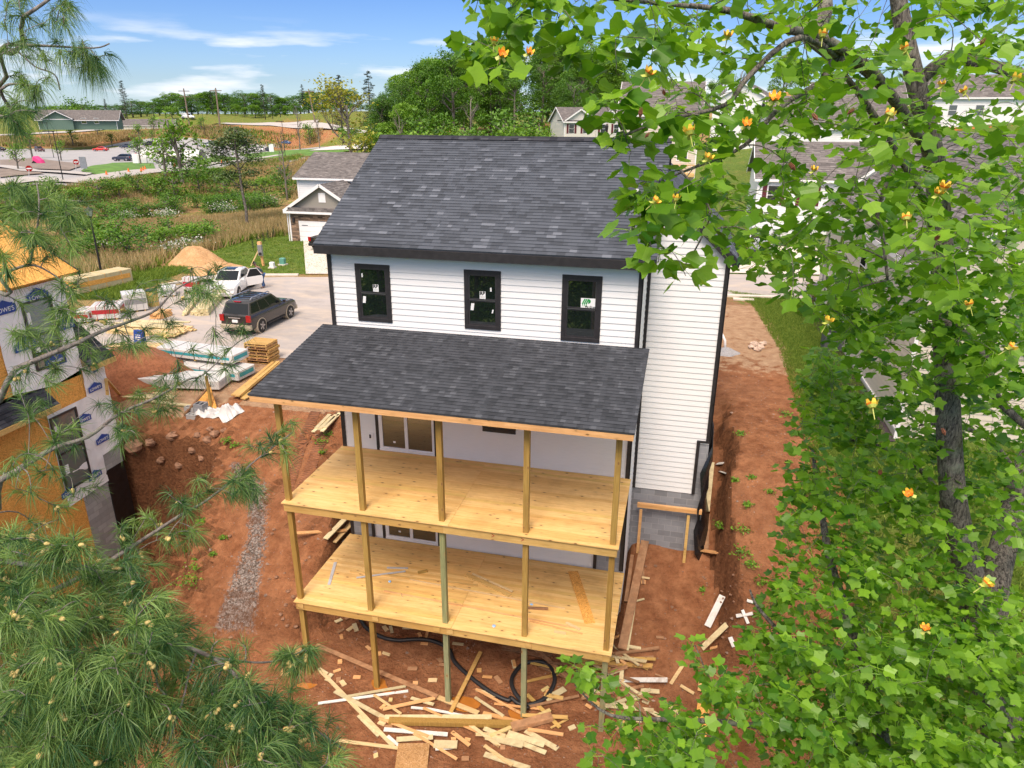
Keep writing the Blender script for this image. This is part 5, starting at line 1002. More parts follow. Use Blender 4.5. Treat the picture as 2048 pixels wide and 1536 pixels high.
p=hit(282,688); bk=thing('blue_bag','blue bag with small white print standing before the yellow boards','bag',p); m=MB(); m.add([p+V(x*(.30-.05*k),y*(.16-.07*k),.75*k) for k in (0,1) for x,y in ((-1,-1),(1,-1),(1,1),(-1,1))],[(0,1,5,4),(1,2,6,5),(2,3,7,6),(3,0,4,7),(4,5,6,7)]); m.build('sack',BLUE,bk,bevel=.04); m=MB()
for i in range(3): m.obox(p+V(0,-.15+.02*i,.3+.1*i),V(.15,0,0),V(0,.004,0),V(0,0,.025))
m.build('print',PAPER,bk)
def pile(name,lab,px,py,r_,h_,m,sx_=1,seed=0,rot=0):
    p=hit(px,py); b=MB(); n=44; N=15; vs=[]; fs=[]
    for j in range(N+1):
        for i in range(n):
            a=2*math.pi*i/n; q=j/N; q2=q*(1+.1*math.sin(2*a+seed)+.08*math.sin(5*a+seed*2)); x,y=r_*q2*math.cos(a)*sx_,r_*q2*math.sin(a); x,y=x*math.cos(rot)-y*math.sin(rot),x*math.sin(rot)+y*math.cos(rot)
            z=h_*(max(0,1-q)**1.05)*(1-.25*math.exp(-(q*5)**2))+.10*r_*.4*mnoise.fractal((x*1.4+seed,y*1.4,seed),.9,2.2,5)*min(1,4*(1-q)+.1); vs.append((p[0]+x,p[1]+y,H(p[0]+x,p[1]+y)+z-.05*(q>.98)))
    for j in range(N):
        for i in range(n): fs.append((j*n+i,(j+1)*n+i,(j+1)*n+(i+1)%n,j*n+(i+1)%n))
    b.add(vs,fs,r=.5); r=b.build(name,m,smooth=True); tag(r,lab,'pile'); return r
def mat_dirt(name,c1,c2,c3):
    m,nt,b=newmat(name); v=coords(nt,'Object'); n1=noise(nt,v,1.2,8,.65); n2=noise(nt,v,10,6,.7); sp=noise(nt,v,22,3,.7)
    o=mixc(nt,ramp(nt,n1,[(.35,0),(.65,1)]),c1,c2); o=mixc(nt,ramp(nt,n2,[(.35,.6),(.55,0)]),o,[x*.5 for x in c1]); o=mixc(nt,ramp(nt,sp,[(.64,0),(.7,.7)]),o,c3)
    nt.links.new(o,b.inputs['Base Color']); b.inputs['Roughness'].default_value=.95; bump(nt,b,n2,.8,.08); return m
CLAYP=mat_dirt('clay pile dirt',(.24,.085,.035),(.42,.17,.08),(.5,.3,.2)); SANDP=mat_dirt('sand',(.50,.28,.12),(.68,.42,.21),(.7,.5,.3))
pile('clay_pile','red clay pile between the unfinished house and the teal bundles',270,752,2.5,1.75,CLAYP,1.25,1,.1)
pile('sand_pile','tall orange sand pile left of the white sedan',392,529,2.3,1.95,SANDP,1.1,3)
pile('sand_pile','low flat sand pile right behind the white sedan roof',436,541,1.9,.8,SANDP,1.2,5)
pile('gravel_heap','small grey gravel heap under the white pipe, right of the white house',1452,706,.6,.35,M('grey gravel',(.32,.32,.33),.9,var=.4,scale=30,bmp=.8,bs=60),1,7)
p=hit(1452,704); m=MB(); m.tube([p+V(-.5,.3,.9),p+V(-.28,.15,.85),p+V(-.1,.05,.55),p+V(-.05,0,.1)],.06,10); tag(m.build('drain_pipe',WHITEP,smooth=True),'curved white drain pipe ending in the grey gravel heap','pipe')
# blocks and film by the pit
for (px,py,s,lab) in ((404,826,.42,'dark grey cinder block standing upright at the pit rim'),(386,838,.36,'pale cinder block lying nearest the pit rim'),(382,823,.34,'cinder block half hidden behind the diagonal board')):
    p=hit(px,py)+V(0,0,.02); hh=s if s>.4 else .2; bb=thing('cinder_block',lab,'block',p); m=MB(); w1,w2=(.21,.2) if s>.4 else (.22,.12)
    m.box(p[0]-w1,p[0]+w1,p[1]-w2,p[1]-w2+.04,p[2],p[2]+hh); m.box(p[0]-w1,p[0]+w1,p[1]+w2-.04,p[1]+w2,p[2],p[2]+hh)
    for x in (-w1,-.02,w1-.04): m.box(p[0]+x,p[0]+x+.04,p[1]-w2+.04,p[1]+w2-.04,p[2],p[2]+hh)
    m.build('web',CMU if s>.4 else CMUL,bb,bevel=.005)
p=hit(437,828); m=MB(); n=26; vs=[];
for j in range(n):
    for i in range(n):
        u,v=(i/(n-1)-.5)*2,(j/(n-1)-.5)*2; q=1-max(abs(u),abs(v)); x,y=p[0]+u*.8+.2*v,p[1]+v*.42+.12*math.sin(u*4); vs.append((x,y,H(x,y)+.03+max(0,q)**.5*.30*abs(mnoise.fractal((u*1.6,v*1.6,2.2),.8,2,5))*2.0+.28*math.exp(-((u-.5)/.3)**2-(v/.5)**2)))
m.add(vs,[(j*n+i,j*n+i+1,(j+1)*n+i+1,(j+1)*n+i) for j in range(n-1) for i in range(n-1)],r=.5); tag(m.build('plastic_film',FABW,smooth=True),'crumpled white plastic film lying beside the cinder blocks','plastic film')
m=MB(); a=hit(424,818); m.beam(a,at(412,752,y=a[1]),.09,.09); tag(m.build('timber_stake',POST),'upright timber stake beside the white film','stake')
m=MB(); a=hit(368,832); bq=at(421,770,y=a[1]+.9); m.beam(a+(0,0,.05),bq,.14,.05); tag(m.build('brace_board',MUDB),'brown diagonal board propped on the upright stake','board')
m=MB(); a=hit(432,812); m.add([a+V(-1.0,.1,.02),a+V(.25,-.3,.02),a+V(-.55,.5,.75)],[(0,1,2)]); m.add([a+V(-1.0,.13,.02),a+V(.25,-.27,.02),a+V(-.55,.53,.75)],[(2,1,0)]); tag(m.build('plywood_piece',OSB),'yellow triangular plywood piece behind the stake','plywood')
m=MB(); a=at(212,760,z=-1.2); bq=hit(240,790); m.beam(at(212,758,x=-11.8),bq,.1,.06); m.beam(at(212,758,x=-11.8),at(215,790,x=-11.8),.1,.06); tag(m.build('timber_brace',RIM),'yellow timber brace leaning at the corner of the unfinished house','board')
# meter post, utility boxes
p=hit(527,532); mp_=thing('meter_post','temporary wooden power post with grey meter box and diagonal brace, on the lawn','utility post',p); m=MB(); tq=at(519,487,y=p[1]); m.beam(p,tq,.16,.16); m.build('post',CEDAR,mp_,bevel=.01)
m=MB(); m.beam(hit(502,532),at(517,500,y=p[1]),.09,.09); m.build('brace',PINEW,mp_); m=MB(); c=at(522,500,y=p[1])+V(.02,-.14,0); m.obox(c,V(.17,0,0),V(0,.09,0),V(0,0,.42)); bx_=m.build('meter_box',METAL,mp_,bevel=.01); m=MB(); m.cyl(c+V(.03,-.09,-.25),(0,-.07,0),.11,14); m.build('meter_dial',POLEB,bx_)
m=MB(); m.obox(tq+V(0,0,.02),V(.14,0,0),V(0,.1,0),V(0,0,.12)); m.build('cap',CEDAR,mp_)
for px,py,c_,lab,s in ((566,530,M('utility green',(.12,.33,.26),.5),'small green utility box on the lawn',.3),(545,536,WHITEP,'small white-faced utility stub left of the green box',.25)):
    p=hit(px,py); u=thing('utility_box',lab,'utility box',p); m=MB(); m.obox(p+V(0,0,s*.9),V(s*.7,0,0),V(0,s*.6,0),V(0,0,s*.95)); m.build('cabinet',c_,u,bevel=.05); m=MB(); m.obox(p+V(0,0,.04),V(s,0,0),V(0,s*.9,0),V(0,0,.05)); m.build('pad',CONC,u)
p=hit(341,502); blob('boulder','grey round culvert stone behind the tall sand pile','rock',p+V(0,0,.3),.9,METAL,seed=3,flat=.6)
for i,(px,py) in enumerate(((1503,697),(1512,692),(1521,696),(1515,701),(1526,690),(1508,690))): p=hit(px,py); blob('rubble_stone','pale broken stone in the little rubble heap on the grass strip','rubble',p+V(0,0,.08),.19,M('rubble',(.5,.38,.3),.9,var=.3,scale=9),'rubble stones beside the white house',seed=i+20,flat=.6)
p=hit(1487,600); m=MB(); m.obox(p+V(0,0,.04),V(.6,0,0),V(0,.2,0),V(0,0,.04)); tag(m.build('concrete_slab',CONC),'small flat white slab in the grass near the road','slab')
# lamps, poles, signs
def lamp_post(pb,pt,label,arm=0):
    p=hit(*pb); d=np.dot(p-CP,fw); tq=at(*pt,d=d); h_=tq[2]-p[2]; r=thing('lamp_post',label,'street lamp',p); m=MB(); m.tube([p+V(0,0,-.3),p+V(0,0,.5),p+V(0,0,h_*.75),p+V(0,0,h_-.7)],[.11,.08,.06,.05],10); m.build('pole',POLEB,r)
    if not arm:
        t=p+V(0,0,h_-.7); m=MB(); m.cyl(t,(0,0,.12),.10,8,.16); m.cyl(t+V(0,0,.52),(0,0,.14),.30,8,.16); m.cyl(t+V(0,0,.66),(0,0,.1),.1,8,.02); m.build('lantern_cap',POLEB,r)
        m=MB(); m.cyl(t+V(0,0,.12),(0,0,.4),.15,8,.24); m.build('lantern_glass',mat_glass('lamp glass',(.25,.3,.38),.1),r)
        m=MB(); 
        for k in range(4): an=k*1.57+.4; m.tube([t+V(math.cos(an)*.16,math.sin(an)*.16,.12),t+V(math.cos(an)*.26,math.sin(an)*.26,.52)],.015,4)
        m.build('cage',POLEB,r)
    else:
        t=p+V(0,0,h_-.7); m=MB(); m.tube([p+V(0,0,h_-.75),t+V(0,0,.7)],.07,8); m.obox(t+V(-.9*arm,0,.65),V(1.0,0,0),V(0,.2,0),V(0,0,.08)); m.build('lamp_head',POLEB,r)
    return r
lamp_post((205,556),(181,409),'black lantern lamp post standing on the grass behind the long tan bundle')
lamp_post((127,363),(105,261),'tallest thin black pole beside the road at the lot entrance',1); lamp_post((108,316),(93,245),'thin black lamp pole behind the tall one at the lot entrance',1); lamp_post((119,289),(107,228),'farthest of the three black lamp poles at the left of the lot',.6)
lamp_post((411,275),(403,226),'thin black lamp pole on the bank left of the thin pine',.6); lamp_post((571,316),(563,242),'thin black pole right of the bare tree by the lot',.6)
def upole(px,yb,yt,d,label,cross=1):
    p=at(px[0],yb,d=d); p[2]=H(p[0],p[1]); t=at(px[1],yt,d=d); r=thing('utility_pole',label,'utility pole',p); m=MB(); m.tube([p+V(0,0,-1),t],[.35,.25],8); m.build('pole',POLEW,r)
    for k in range(cross): c=t+V(0,0,-1-2.2*k); m=MB(); m.beam(c-V(2.1,.8,0),c+V(2.1,.8,0),.25,.3); m.build('crossarm',POLEW,r)
    return r
upole((377,367),235,177,300,'leaning utility pole with two crossarms above the white van',2); upole((438,431),238,176,290,'leaning utility pole right of the white van',1); upole((630,617),232,178,300,'utility pole behind the yellow-leafed tree',1)
for px,py,top,lab in ((58,357,337,'red round stop sign by the mulch bed at the lot entrance'),(152,342,324,'second red stop sign beside the tall black pole')):
    p=hit(px,py); d=np.dot(p-CP,fw); t=at(px,top,d=d); r=thing('stop_sign',lab,'road sign',p); m=MB(); m.cyl(p,t-p,.05,6); m.build('post',METAL,r); nn=nrm(CP-t); xx=nrm(np.cross((0,0,1),nn)); m=MB(); c=t+nn*.08; m.add([c+xx*.5*math.cos(a)+V(0,0,1)*.5*math.sin(a) for a in np.arange(R(22.5),6.2,R(45))],[tuple(range(8))],m=0); m.obox(c+nn*.02,xx*.36,nn*.01,V(0,0,.09),m=1); m.build('sign_face',[REDL,PAPER],r)
for px,py,lab in ((170,345,'grey blank sign board at the end of the lawn island'),(273,333,'white notice board on the lawn island'),(544,309,'white notice board left of the bare tree')):
    p=hit(px,py); r=thing('sign_board',lab,'sign',p); m=MB(); m.cyl(p,(0,0,2),.05,6); m.build('post',METAL,r); m=MB(); m.obox(p+V(0,0,1.7),V(.7,0,0),V(0,.05,0),V(0,0,1.0)); m.build('panel',PAPER if px!=170 else METAL,r)
for px,py in ((214,353),(258,347),(283,346),(287,344),(291,342),(444,328),(455,327),(350,334)):
    p=hit(px,py); r=thing('traffic_cone','small orange cone beside the pale path at the lot','traffic cone',p,group='orange cones along the path'); m=MB(); m.cyl(p,(0,0,1.0),.3,10,.05); m.build('cone',ORANGE,r); m=MB(); m.obox(p+V(0,0,.03),V(.35,0,0),V(0,.35,0),V(0,0,.04)); m.build('base',ORANGE,r)
# tent greenhouse and small red canopy
p=hit(345,328); tn=thing('hoop_tent','long white hoop greenhouse tent on the edge of the parking lot','tent',p); m=MB(); an=YAW+R(4); d=V(math.cos(an),math.sin(an),0); s=V(-d[1],d[0],0); Ln,Wd,Ht=14.5,5,3.4
n=12; vs=[];
for x in (-.5,-.3,-.1,.1,.3,.5):
    for j in range(n+1): t=math.pi*j/n; vs.append(p+d*Ln*x+s*math.cos(t)*Wd/2+V(0,0,Ht*math.sin(t)**.7))
m.add(vs,[(i*(n+1)+j,(i+1)*(n+1)+j,(i+1)*(n+1)+j+1,i*(n+1)+j+1) for i in range(5) for j in range(n)]); m.build('cover',FABW,tn,smooth=True)
m=MB()
for x in np.linspace(-.5,.5,7): m.tube([p+d*(Ln*x)+s*math.cos(math.pi*j/n)*(Wd/2+.05)+V(0,0,(Ht+.05)*math.sin(math.pi*j/n)**.7) for j in range(n+1)],.06,5)
m.build('hoop',METAL,tn); m=MB(); m.add([p-d*Ln*.5+s*math.cos(math.pi*j/n)*Wd/2*.98+V(0,0,Ht*.98*math.sin(math.pi*j/n)**.7) for j in range(n+1)],[tuple(range(n+1))]); m.build('end_panel',METAL,tn)
p=hit(288,325); cn=thing('red_canopy','small red canopy at the left end of the white tent','canopy',p); m=MB(); m.add([p+V(-1.5,-1.5,2),p+V(1.5,-1.5,2),p+V(1.5,1.5,2),p+V(-1.5,1.5,2),p+V(0,0,3)],[(0,1,4),(1,2,4),(2,3,4),(3,0,4)]); m.build('cover',REDP,cn)
for x in (-1.4,1.4):
    for y in (-1.4,1.4): m=MB(); m.cyl(p+V(x,y,0),(0,0,2),.05,6); m.build('leg',METAL,cn)
p=hit(73,329); pk=thing('inflatable','pink and black slanted inflatable on the mulch bed of the lot','inflatable',p); m=MB(); m.prism([p+V(-1.3,0,0),p+V(1.6,0,0),p+V(1.2,0,1.0),p+V(-.1,0,1.9),p+V(-.9,0,1.8)],V(0,1.3,0)); m.build('body',PINK,pk,bevel=.3); m=MB(); m.prism([p+V(-1.4,-.05,.2),p+V(.3,-.05,.3),p+V(-.6,-.05,.9)],V(0,-.03,0)); m.build('panel',POLEB,pk)
# ================================================================ vegetation
def rv3(rng,n=None):
    v=rng.normal(size=(n,3) if n else 3); return v/np.linalg.norm(v,axis=-1,keepdims=True)
def cards(mb_v,mb_f,mb_r,P,size,rng,col,aspect=.6,upb=.4,fold=True):
    """many small leaf faces: folded diamonds at points P"""
    n=len(P); N=rv3(rng,n); N[:,2]=np.abs(N[:,2])+upb; N/=np.linalg.norm(N,axis=1,keepdims=True); A=rv3(rng,n); A-=N*(A*N).sum(1,keepdims=True); A/=np.linalg.norm(A,axis=1,keepdims=True); B=np.cross(N,A)
    s=(size*rng.uniform(.6,1.3,n))[:,None]; b=len(mb_v); 
    q=np.stack([P-A*s*.5,P+B*s*aspect*.5-N*s*.08,P+A*s*.5,P-B*s*aspect*.5-N*s*.08],1).reshape(-1,3); mb_v.extend(map(tuple,q.tolist()))
    for i in range(n): mb_f.append((b+4*i,b+4*i+1,b+4*i+2,b+4*i+3))
    mb_r.extend(col.tolist() if hasattr(col,'tolist') else [col]*n)
def grow(mb,p,d,ln_,rad,depth,rng,tips,spread=.6,up_=.15,kinks=3,ratio=.62,nb=(2,4)):
    pts=[p]; rr_=[rad]
    for i in range(kinks):
        d=nrm(d+rng.normal(size=3)*.13+np.array((0,0,up_*.3))); p=p+d*ln_/kinks; pts.append(p); rr_.append(rad*(1-.42*(i+1)/kinks))
    mb.tube(pts,rr_,6 if depth>1 else 4,cap=False,r=.5)
    if depth<=0: tips.append((p,d,ln_)); return
    if depth<=2: tips.append((p,d,ln_))
    for k in range(rng.integers(*nb)+(1 if depth>2 else 0)):
        nd_=nrm(d+rv3(rng)*spread+np.array((0,0,up_))); t=rng.uniform(.45,1); j=min(kinks,int(t*kinks+.5)); grow(mb,pts[j],nd_,ln_*ratio*rng.uniform(.8,1.2),rr_[j]*.62,depth-1,rng,tips,spread,up_,kinks,ratio,nb)
BARK=mat_bark('grey bark',(.07,.06,.05),(.24,.21,.18)); BARKD=mat_bark('dark bark',(.035,.03,.028),(.15,.13,.11),10); BARKT=mat_bark('tulip bark',(.022,.018,.017),(.24,.215,.185),40); BARKP=mat_bark('pine twig bark',(.12,.10,.09),(.30,.27,.25),30)
LF=[mat_leaf('leaf mid green',(.035,.11,.010),(.17,.37,.03)),mat_leaf('leaf deep green',(.028,.095,.012),(.14,.32,.035)),mat_leaf('leaf fresh green',(.06,.17,.012),(.25,.46,.04)),mat_leaf('leaf yellow green',(.20,.22,.015),(.46,.47,.06)),mat_leaf('conifer green',(.012,.03,.012),(.045,.09,.03),.1)]
def broadleaf(seed,h_,cr,leaf,nl=3200,th=.35,name='broadleaf_tree',size=.42,bare=0,bark=None,clump=.9,depth=3,spread=.75,lump=0):
    rng=np.random.default_rng(seed); r=thing(name,'t','tree'); mb=MB(); tips=[]
    th_=h_*th; tr=[np.array((0,0,-.6))]; d=np.array((0,0,1.)); p=tr[0]
    R0=h_*.018+.05; rad=[R0*1.3]
    for i in range(5): p=p+np.array((rng.normal()*.03*h_*.3,rng.normal()*.03*h_*.3,(h_*.78+.6)/5)); tr.append(p); rad.append(R0*(1-.15*i))
    mb.tube(tr,rad,8,r=.5)
    for k in range(11):
        t=rng.uniform(th,1); f=t*5/.78*.78; j=min(4,int(t*5)); q=tr[j]+(tr[j+1]-tr[j])*(t*5-j if t<1 else 1); a=k*2.4+rng.uniform(-.4,.4); ln_=cr*(1.0-.55*abs(t-.55)/.5)*.62
        grow(mb,q,nrm((math.cos(a),math.sin(a),.25+.7*t)),ln_,R0*.42,depth-1,rng,tips,spread)
    mb.build('trunk',bark or BARK,r,smooth=True)
    if lump:
        V_,F_,C_=[],[],[]
        for k in range(lump):
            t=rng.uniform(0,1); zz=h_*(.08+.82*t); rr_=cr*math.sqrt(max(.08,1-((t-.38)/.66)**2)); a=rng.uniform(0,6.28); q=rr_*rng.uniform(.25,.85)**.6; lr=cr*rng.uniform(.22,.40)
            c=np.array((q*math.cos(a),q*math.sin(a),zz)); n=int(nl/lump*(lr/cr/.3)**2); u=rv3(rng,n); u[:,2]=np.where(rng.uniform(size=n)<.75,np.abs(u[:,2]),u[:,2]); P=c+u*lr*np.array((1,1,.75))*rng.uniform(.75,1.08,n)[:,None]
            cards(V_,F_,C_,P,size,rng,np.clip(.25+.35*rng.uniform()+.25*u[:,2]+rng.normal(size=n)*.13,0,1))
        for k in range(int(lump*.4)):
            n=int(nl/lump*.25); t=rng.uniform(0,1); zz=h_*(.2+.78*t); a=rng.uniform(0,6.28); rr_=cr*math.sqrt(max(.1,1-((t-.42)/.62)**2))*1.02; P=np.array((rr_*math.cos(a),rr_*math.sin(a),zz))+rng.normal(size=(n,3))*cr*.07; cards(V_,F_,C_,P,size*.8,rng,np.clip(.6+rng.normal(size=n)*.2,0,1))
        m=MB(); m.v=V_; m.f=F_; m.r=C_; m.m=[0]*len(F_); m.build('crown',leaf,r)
    elif bare<1:
        T=np.array([t[0] for t in tips]); sel=rng.uniform(size=len(T))>bare; T=T[sel]
        c=np.array((0,0,h_*(.5+th*.5))); V_,F_,C_=[],[],[]; per=max(4,nl//max(1,len(T)))
        for q in T:
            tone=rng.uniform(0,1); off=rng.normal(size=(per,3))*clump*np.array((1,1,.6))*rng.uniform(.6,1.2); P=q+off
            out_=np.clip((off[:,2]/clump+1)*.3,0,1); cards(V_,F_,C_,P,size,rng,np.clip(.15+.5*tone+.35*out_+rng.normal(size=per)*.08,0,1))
        m=MB(); m.v=V_; m.f=F_; m.r=C_; m.m=[0]*len(F_); m.build('crown',leaf,r)
    return r
def conifer(seed,h_,cr,leaf,name='conifer_tree',dens=26,start=.25,size=.5):
    rng=np.random.default_rng(seed); r=thing(name,'t','tree'); mb=MB(); mb.tube([V(0,0,-.6),V(0,0,h_*.5),V(0,0,h_)],[h_*.014+.06,h_*.01,.04],7,r=.5); V_,F_,C_=[],[],[]
    n=int(h_*1.7)
    for k in range(n):
        t=start+(1-start)*k/n; L_=cr*(1-t)**.7*rng.uniform(.55,1.15)+.3; z=h_*t
        for j in range(rng.integers(2,5)):
            a=rng.uniform(0,6.28); d=np.array((math.cos(a),math.sin(a),.22)); e=np.array((0,0,z))+d*L_+np.array((0,0,-.1*L_)); mb.tube([np.array((0,0,z)),e],[.06,.02],4,cap=False,r=.5)
            u=rng.uniform(.35,1.02,dens)[:,None]; P=np.array((0,0,z))+(e-np.array((0,0,z)))*u+rng.normal(size=(dens,3))*np.array((.32,.32,.13))*(.5+L_*.15)
            cards(V_,F_,C_,P,size,rng,np.clip(.4+rng.normal(size=dens)*.25,0,1),.35,.8)
    mb.build('trunk',BARKD,r,smooth=True); m=MB(); m.v=V_; m.f=F_; m.r=C_; m.m=[0]*len(F_); m.build('crown',leaf,r); return r
PROT={}
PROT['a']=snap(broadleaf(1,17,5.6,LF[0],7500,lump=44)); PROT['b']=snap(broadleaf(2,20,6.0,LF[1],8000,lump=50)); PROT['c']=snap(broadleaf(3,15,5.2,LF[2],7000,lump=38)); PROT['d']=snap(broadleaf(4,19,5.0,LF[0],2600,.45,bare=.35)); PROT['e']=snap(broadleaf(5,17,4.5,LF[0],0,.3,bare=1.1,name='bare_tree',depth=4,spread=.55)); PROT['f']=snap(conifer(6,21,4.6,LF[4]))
PROT['s']=snap(broadleaf(8,3.2,1.2,LF[2],500,.35,size=.22,clump=.28,name='sapling')); PROT['u']=snap(broadleaf(9,2.6,1.6,LF[2],900,.05,size=.26,clump=.42,name='shrub')); PROT['v']=snap(broadleaf(10,2.8,1.9,LF[0],900,.05,size=.26,clump=.45,name='shrub'))
_used=set()
def plant(k,px=None,py=None,d=None,s=1,label=None,group=None,xy=None,sink=0,sz=None,cat=None,rz=None):
    if xy is None:
        p=at(px,py,d=d) if d else hit(px,py); xy=p[:2]
    z=H(*xy)-sink; sc_=(s,s,s if sz is None else sz); rz=random.uniform(0,6.28) if rz is None else rz
    if k not in _used:
        _used.add(k); o=PROT[k][0]; o.location=(float(xy[0]),float(xy[1]),z); o.rotation_euler=(0,0,rz); o.scale=sc_; o['label']=label
        if group: o['group']=group
    else: o=dup(PROT[k],None,(xy[0],xy[1],z),rz,sc_,label,group)
    if cat: o['category']=cat
    return o
rnd=random.Random(5)
# far treeline on the horizon, left
G='broadleaf trees of the far treeline'
def topfit(px,ytop,d,hp):
    """scale so that a tree of height hp planted at depth d reaches photo row ytop"""
    p=at(px,ytop,d=d); return (p[2]-H(p[0],p[1]))/hp,p[:2]
HP={'a':16.8,'b':19.5,'c':14.8,'d':20.5,'e':19,'f':21}
x=-60
while x<700:
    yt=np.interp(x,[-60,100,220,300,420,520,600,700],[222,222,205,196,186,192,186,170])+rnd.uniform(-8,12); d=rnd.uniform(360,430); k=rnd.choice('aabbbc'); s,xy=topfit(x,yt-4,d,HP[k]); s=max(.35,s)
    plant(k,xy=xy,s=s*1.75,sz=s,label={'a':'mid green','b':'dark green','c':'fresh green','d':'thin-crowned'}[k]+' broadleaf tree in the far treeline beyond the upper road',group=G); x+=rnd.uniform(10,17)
x=-40
while x<760:
    yt=np.interp(x,[0,200,420,700],[236,232,215,210])+rnd.uniform(-7,5); d=rnd.uniform(335,360); k=rnd.choice('acc'); s,xy=topfit(x,yt,d,HP[k]); s=max(.22,s)
    if not(90<x<345 or 360<x<400): plant(k,xy=xy,s=s*1.5,sz=s,label='low '+{'a':'mid','c':'fresh'}[k]+' green tree at the foot of the far treeline',group='low trees at the foot of the far treeline')
    x+=rnd.uniform(13,20)
for px,yt,d,lab in ((241,160,330,'tall dark spreading conifer rising above the far treeline, right of the low grey roof'),(208,197,350,'small dark conifer left of the tall spreading one'),(523,168,330,'dark conifer above the treeline left of the bare trees'),(603,168,350,'narrow dark conifer behind the bare trees'),(735,140,230,'dark conifer between the yellow-leafed tree and the woods'),(676,148,240,'dark conifer behind the yellow-leafed tree'),(420,180,360,'dark conifer tip right of the utility pole')):
    s,xy=topfit(px,yt,d,HP['f']); plant('f',xy=xy,s=s*.95,sz=s,label=lab,cat='conifer')
for px,py,s,lab in ((170,248,1.9,'round green bush before the low green-walled house'),(120,252,1.7,'green bush at the left corner of the low green-walled house'),(150,250,1.5,'middle green bush before the low green-walled house'),(345,240,1.2,'small bush left of the white van')):
    plant('u' if s<1.8 else 'v',px,py,s=s*2.0,sz=s*1.9,label=lab,cat='bush')
# central woods
G='trees of the woods behind the white house'
for i in range(46):
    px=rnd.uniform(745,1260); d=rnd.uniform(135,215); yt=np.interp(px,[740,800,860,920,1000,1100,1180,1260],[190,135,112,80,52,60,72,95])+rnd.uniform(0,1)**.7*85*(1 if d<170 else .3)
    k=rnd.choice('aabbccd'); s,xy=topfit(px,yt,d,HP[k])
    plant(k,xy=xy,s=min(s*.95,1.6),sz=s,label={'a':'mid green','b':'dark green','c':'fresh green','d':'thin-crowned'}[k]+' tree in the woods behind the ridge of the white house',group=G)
for i in range(14):
    px=760+i*36+rnd.uniform(-8,8); d=rnd.uniform(118,132); k='uv'[i%2]; plant(k,px,285,d,s=rnd.uniform(2.2,3.4),label='green bush at the foot of the woods behind the dark roof',group='bushes at the foot of the woods',cat='bush')
for px,yt,d,k,lab in ((850,88,150,'d','tall thin-crowned tree at the left edge of the woods'),(940,150,128,'e','pale bare-trunked tree in front of the woods left of the hanging tulip leaves'),(1010,210,130,'e','low bare branching tree in front of the woods')):
    s,xy=topfit(px,yt,d,HP[k]); plant(k,xy=xy,s=s*.9,sz=s,label=lab)
# trees on the right skyline
for i in range(16):
    px=rnd.choice([rnd.uniform(1500,1680),rnd.uniform(1380,1500),rnd.uniform(1680,2050)]); d=rnd.uniform(150,185); k=rnd.choice('dedc'); yt=rnd.uniform(95,150) if px<1700 else rnd.uniform(150,200); s,xy=topfit(px,yt,d,HP[k]); s=min(max(s,.4),1.3); plant(k,xy=xy,s=s*.8,sz=s,label='thin-leafed tree on the skyline above the right hillside houses',group='thin trees on the right skyline')
# yellow-leafed tree and bare trees beyond the neighbour
y_=broadleaf(21,15,7.5,LF[3],1500,.15,bare=.40,name='yellow_leafed_tree',size=.5,clump=.75,depth=4,spread=.6); p=at(690,300,d=118); s,xy=topfit(690,135,118,16.5); y_.location=(float(xy[0]),float(xy[1]),H(*xy)-.2); y_.scale=(s*1.05,s*1.05,s); y_['label']='tree with sparse yellow-green leaves and bare twigs, left of the woods'
for px,py,yt,lab in ((600,300,180,'bare tree left of the yellow-leafed tree'),(575,400,215,'tall bare leaning tree between the thin pine and the neighbour roof'),(640,300,205,'second bare tree beside the yellow-leafed tree'),(800,280,170,'bare grey tree where the woods meet the dark ridge')):
    q=hit(px,py) if px!=800 else at(px,py,d=120); d=float(np.dot(np.array(q)-CP,fw)); s,xy=topfit(px,yt,d,19); plant('e',xy=q[:2],s=s*.55,sz=s,label=lab)
# thin pine
q=hit(495,458); d=float(np.dot(q-CP,fw)); tp=thing('thin_pine',"thin crooked pine with bare lower trunk, standing in the dry field",'pine',q); mb=MB(); P_=[at(a,b,d=d) for a,b in ((495,462),(492,420),(484,380),(478,340),(471,300),(468,262))]; mb.tube([P_[0]-V(0,0,.5)]+P_,[.24,.2,.17,.15,.13,.1,.05],7,r=.5); rng=np.random.default_rng(4); V_,F_,C_=[],[],[]
for t,a_,L_,du in ((468,262,0,0),(455,278,1,1),(490,280,1,1),(430,300,1,1),(440,313,1,1),(497,305,1,1),(450,292,1,1),(478,270,1,1),(505,318,1,1),(455,322,1,1),(440,285,1,1),(500,292,1,1),(465,350,1,1),(503,345,1,1),(450,352,1,1),(490,372,1,1)):
    e=at(t,a_,d=d+rng.uniform(-1,1)); z=[p for p in P_ if p[2]<e[2]+.6][-1]; mb.tube([z,(z+e)/2+V(0,0,.25),e],[.07,.05,.02],4,r=.5); n=260; cards(V_,F_,C_,e+rng.normal(size=(n,3))*np.array((.75,.75,.28)),.42,rng,np.clip(.6+rng.normal(size=n)*.3,0,1),.35,.8)
mb.build('trunk',BARKD,tp,smooth=True); m=MB(); m.v=V_; m.f=F_; m.r=C_; m.m=[0]*len(F_); m.build('crown',mat_leaf('pine mid',(.03,.07,.02),(.10,.17,.03),.1),tp)
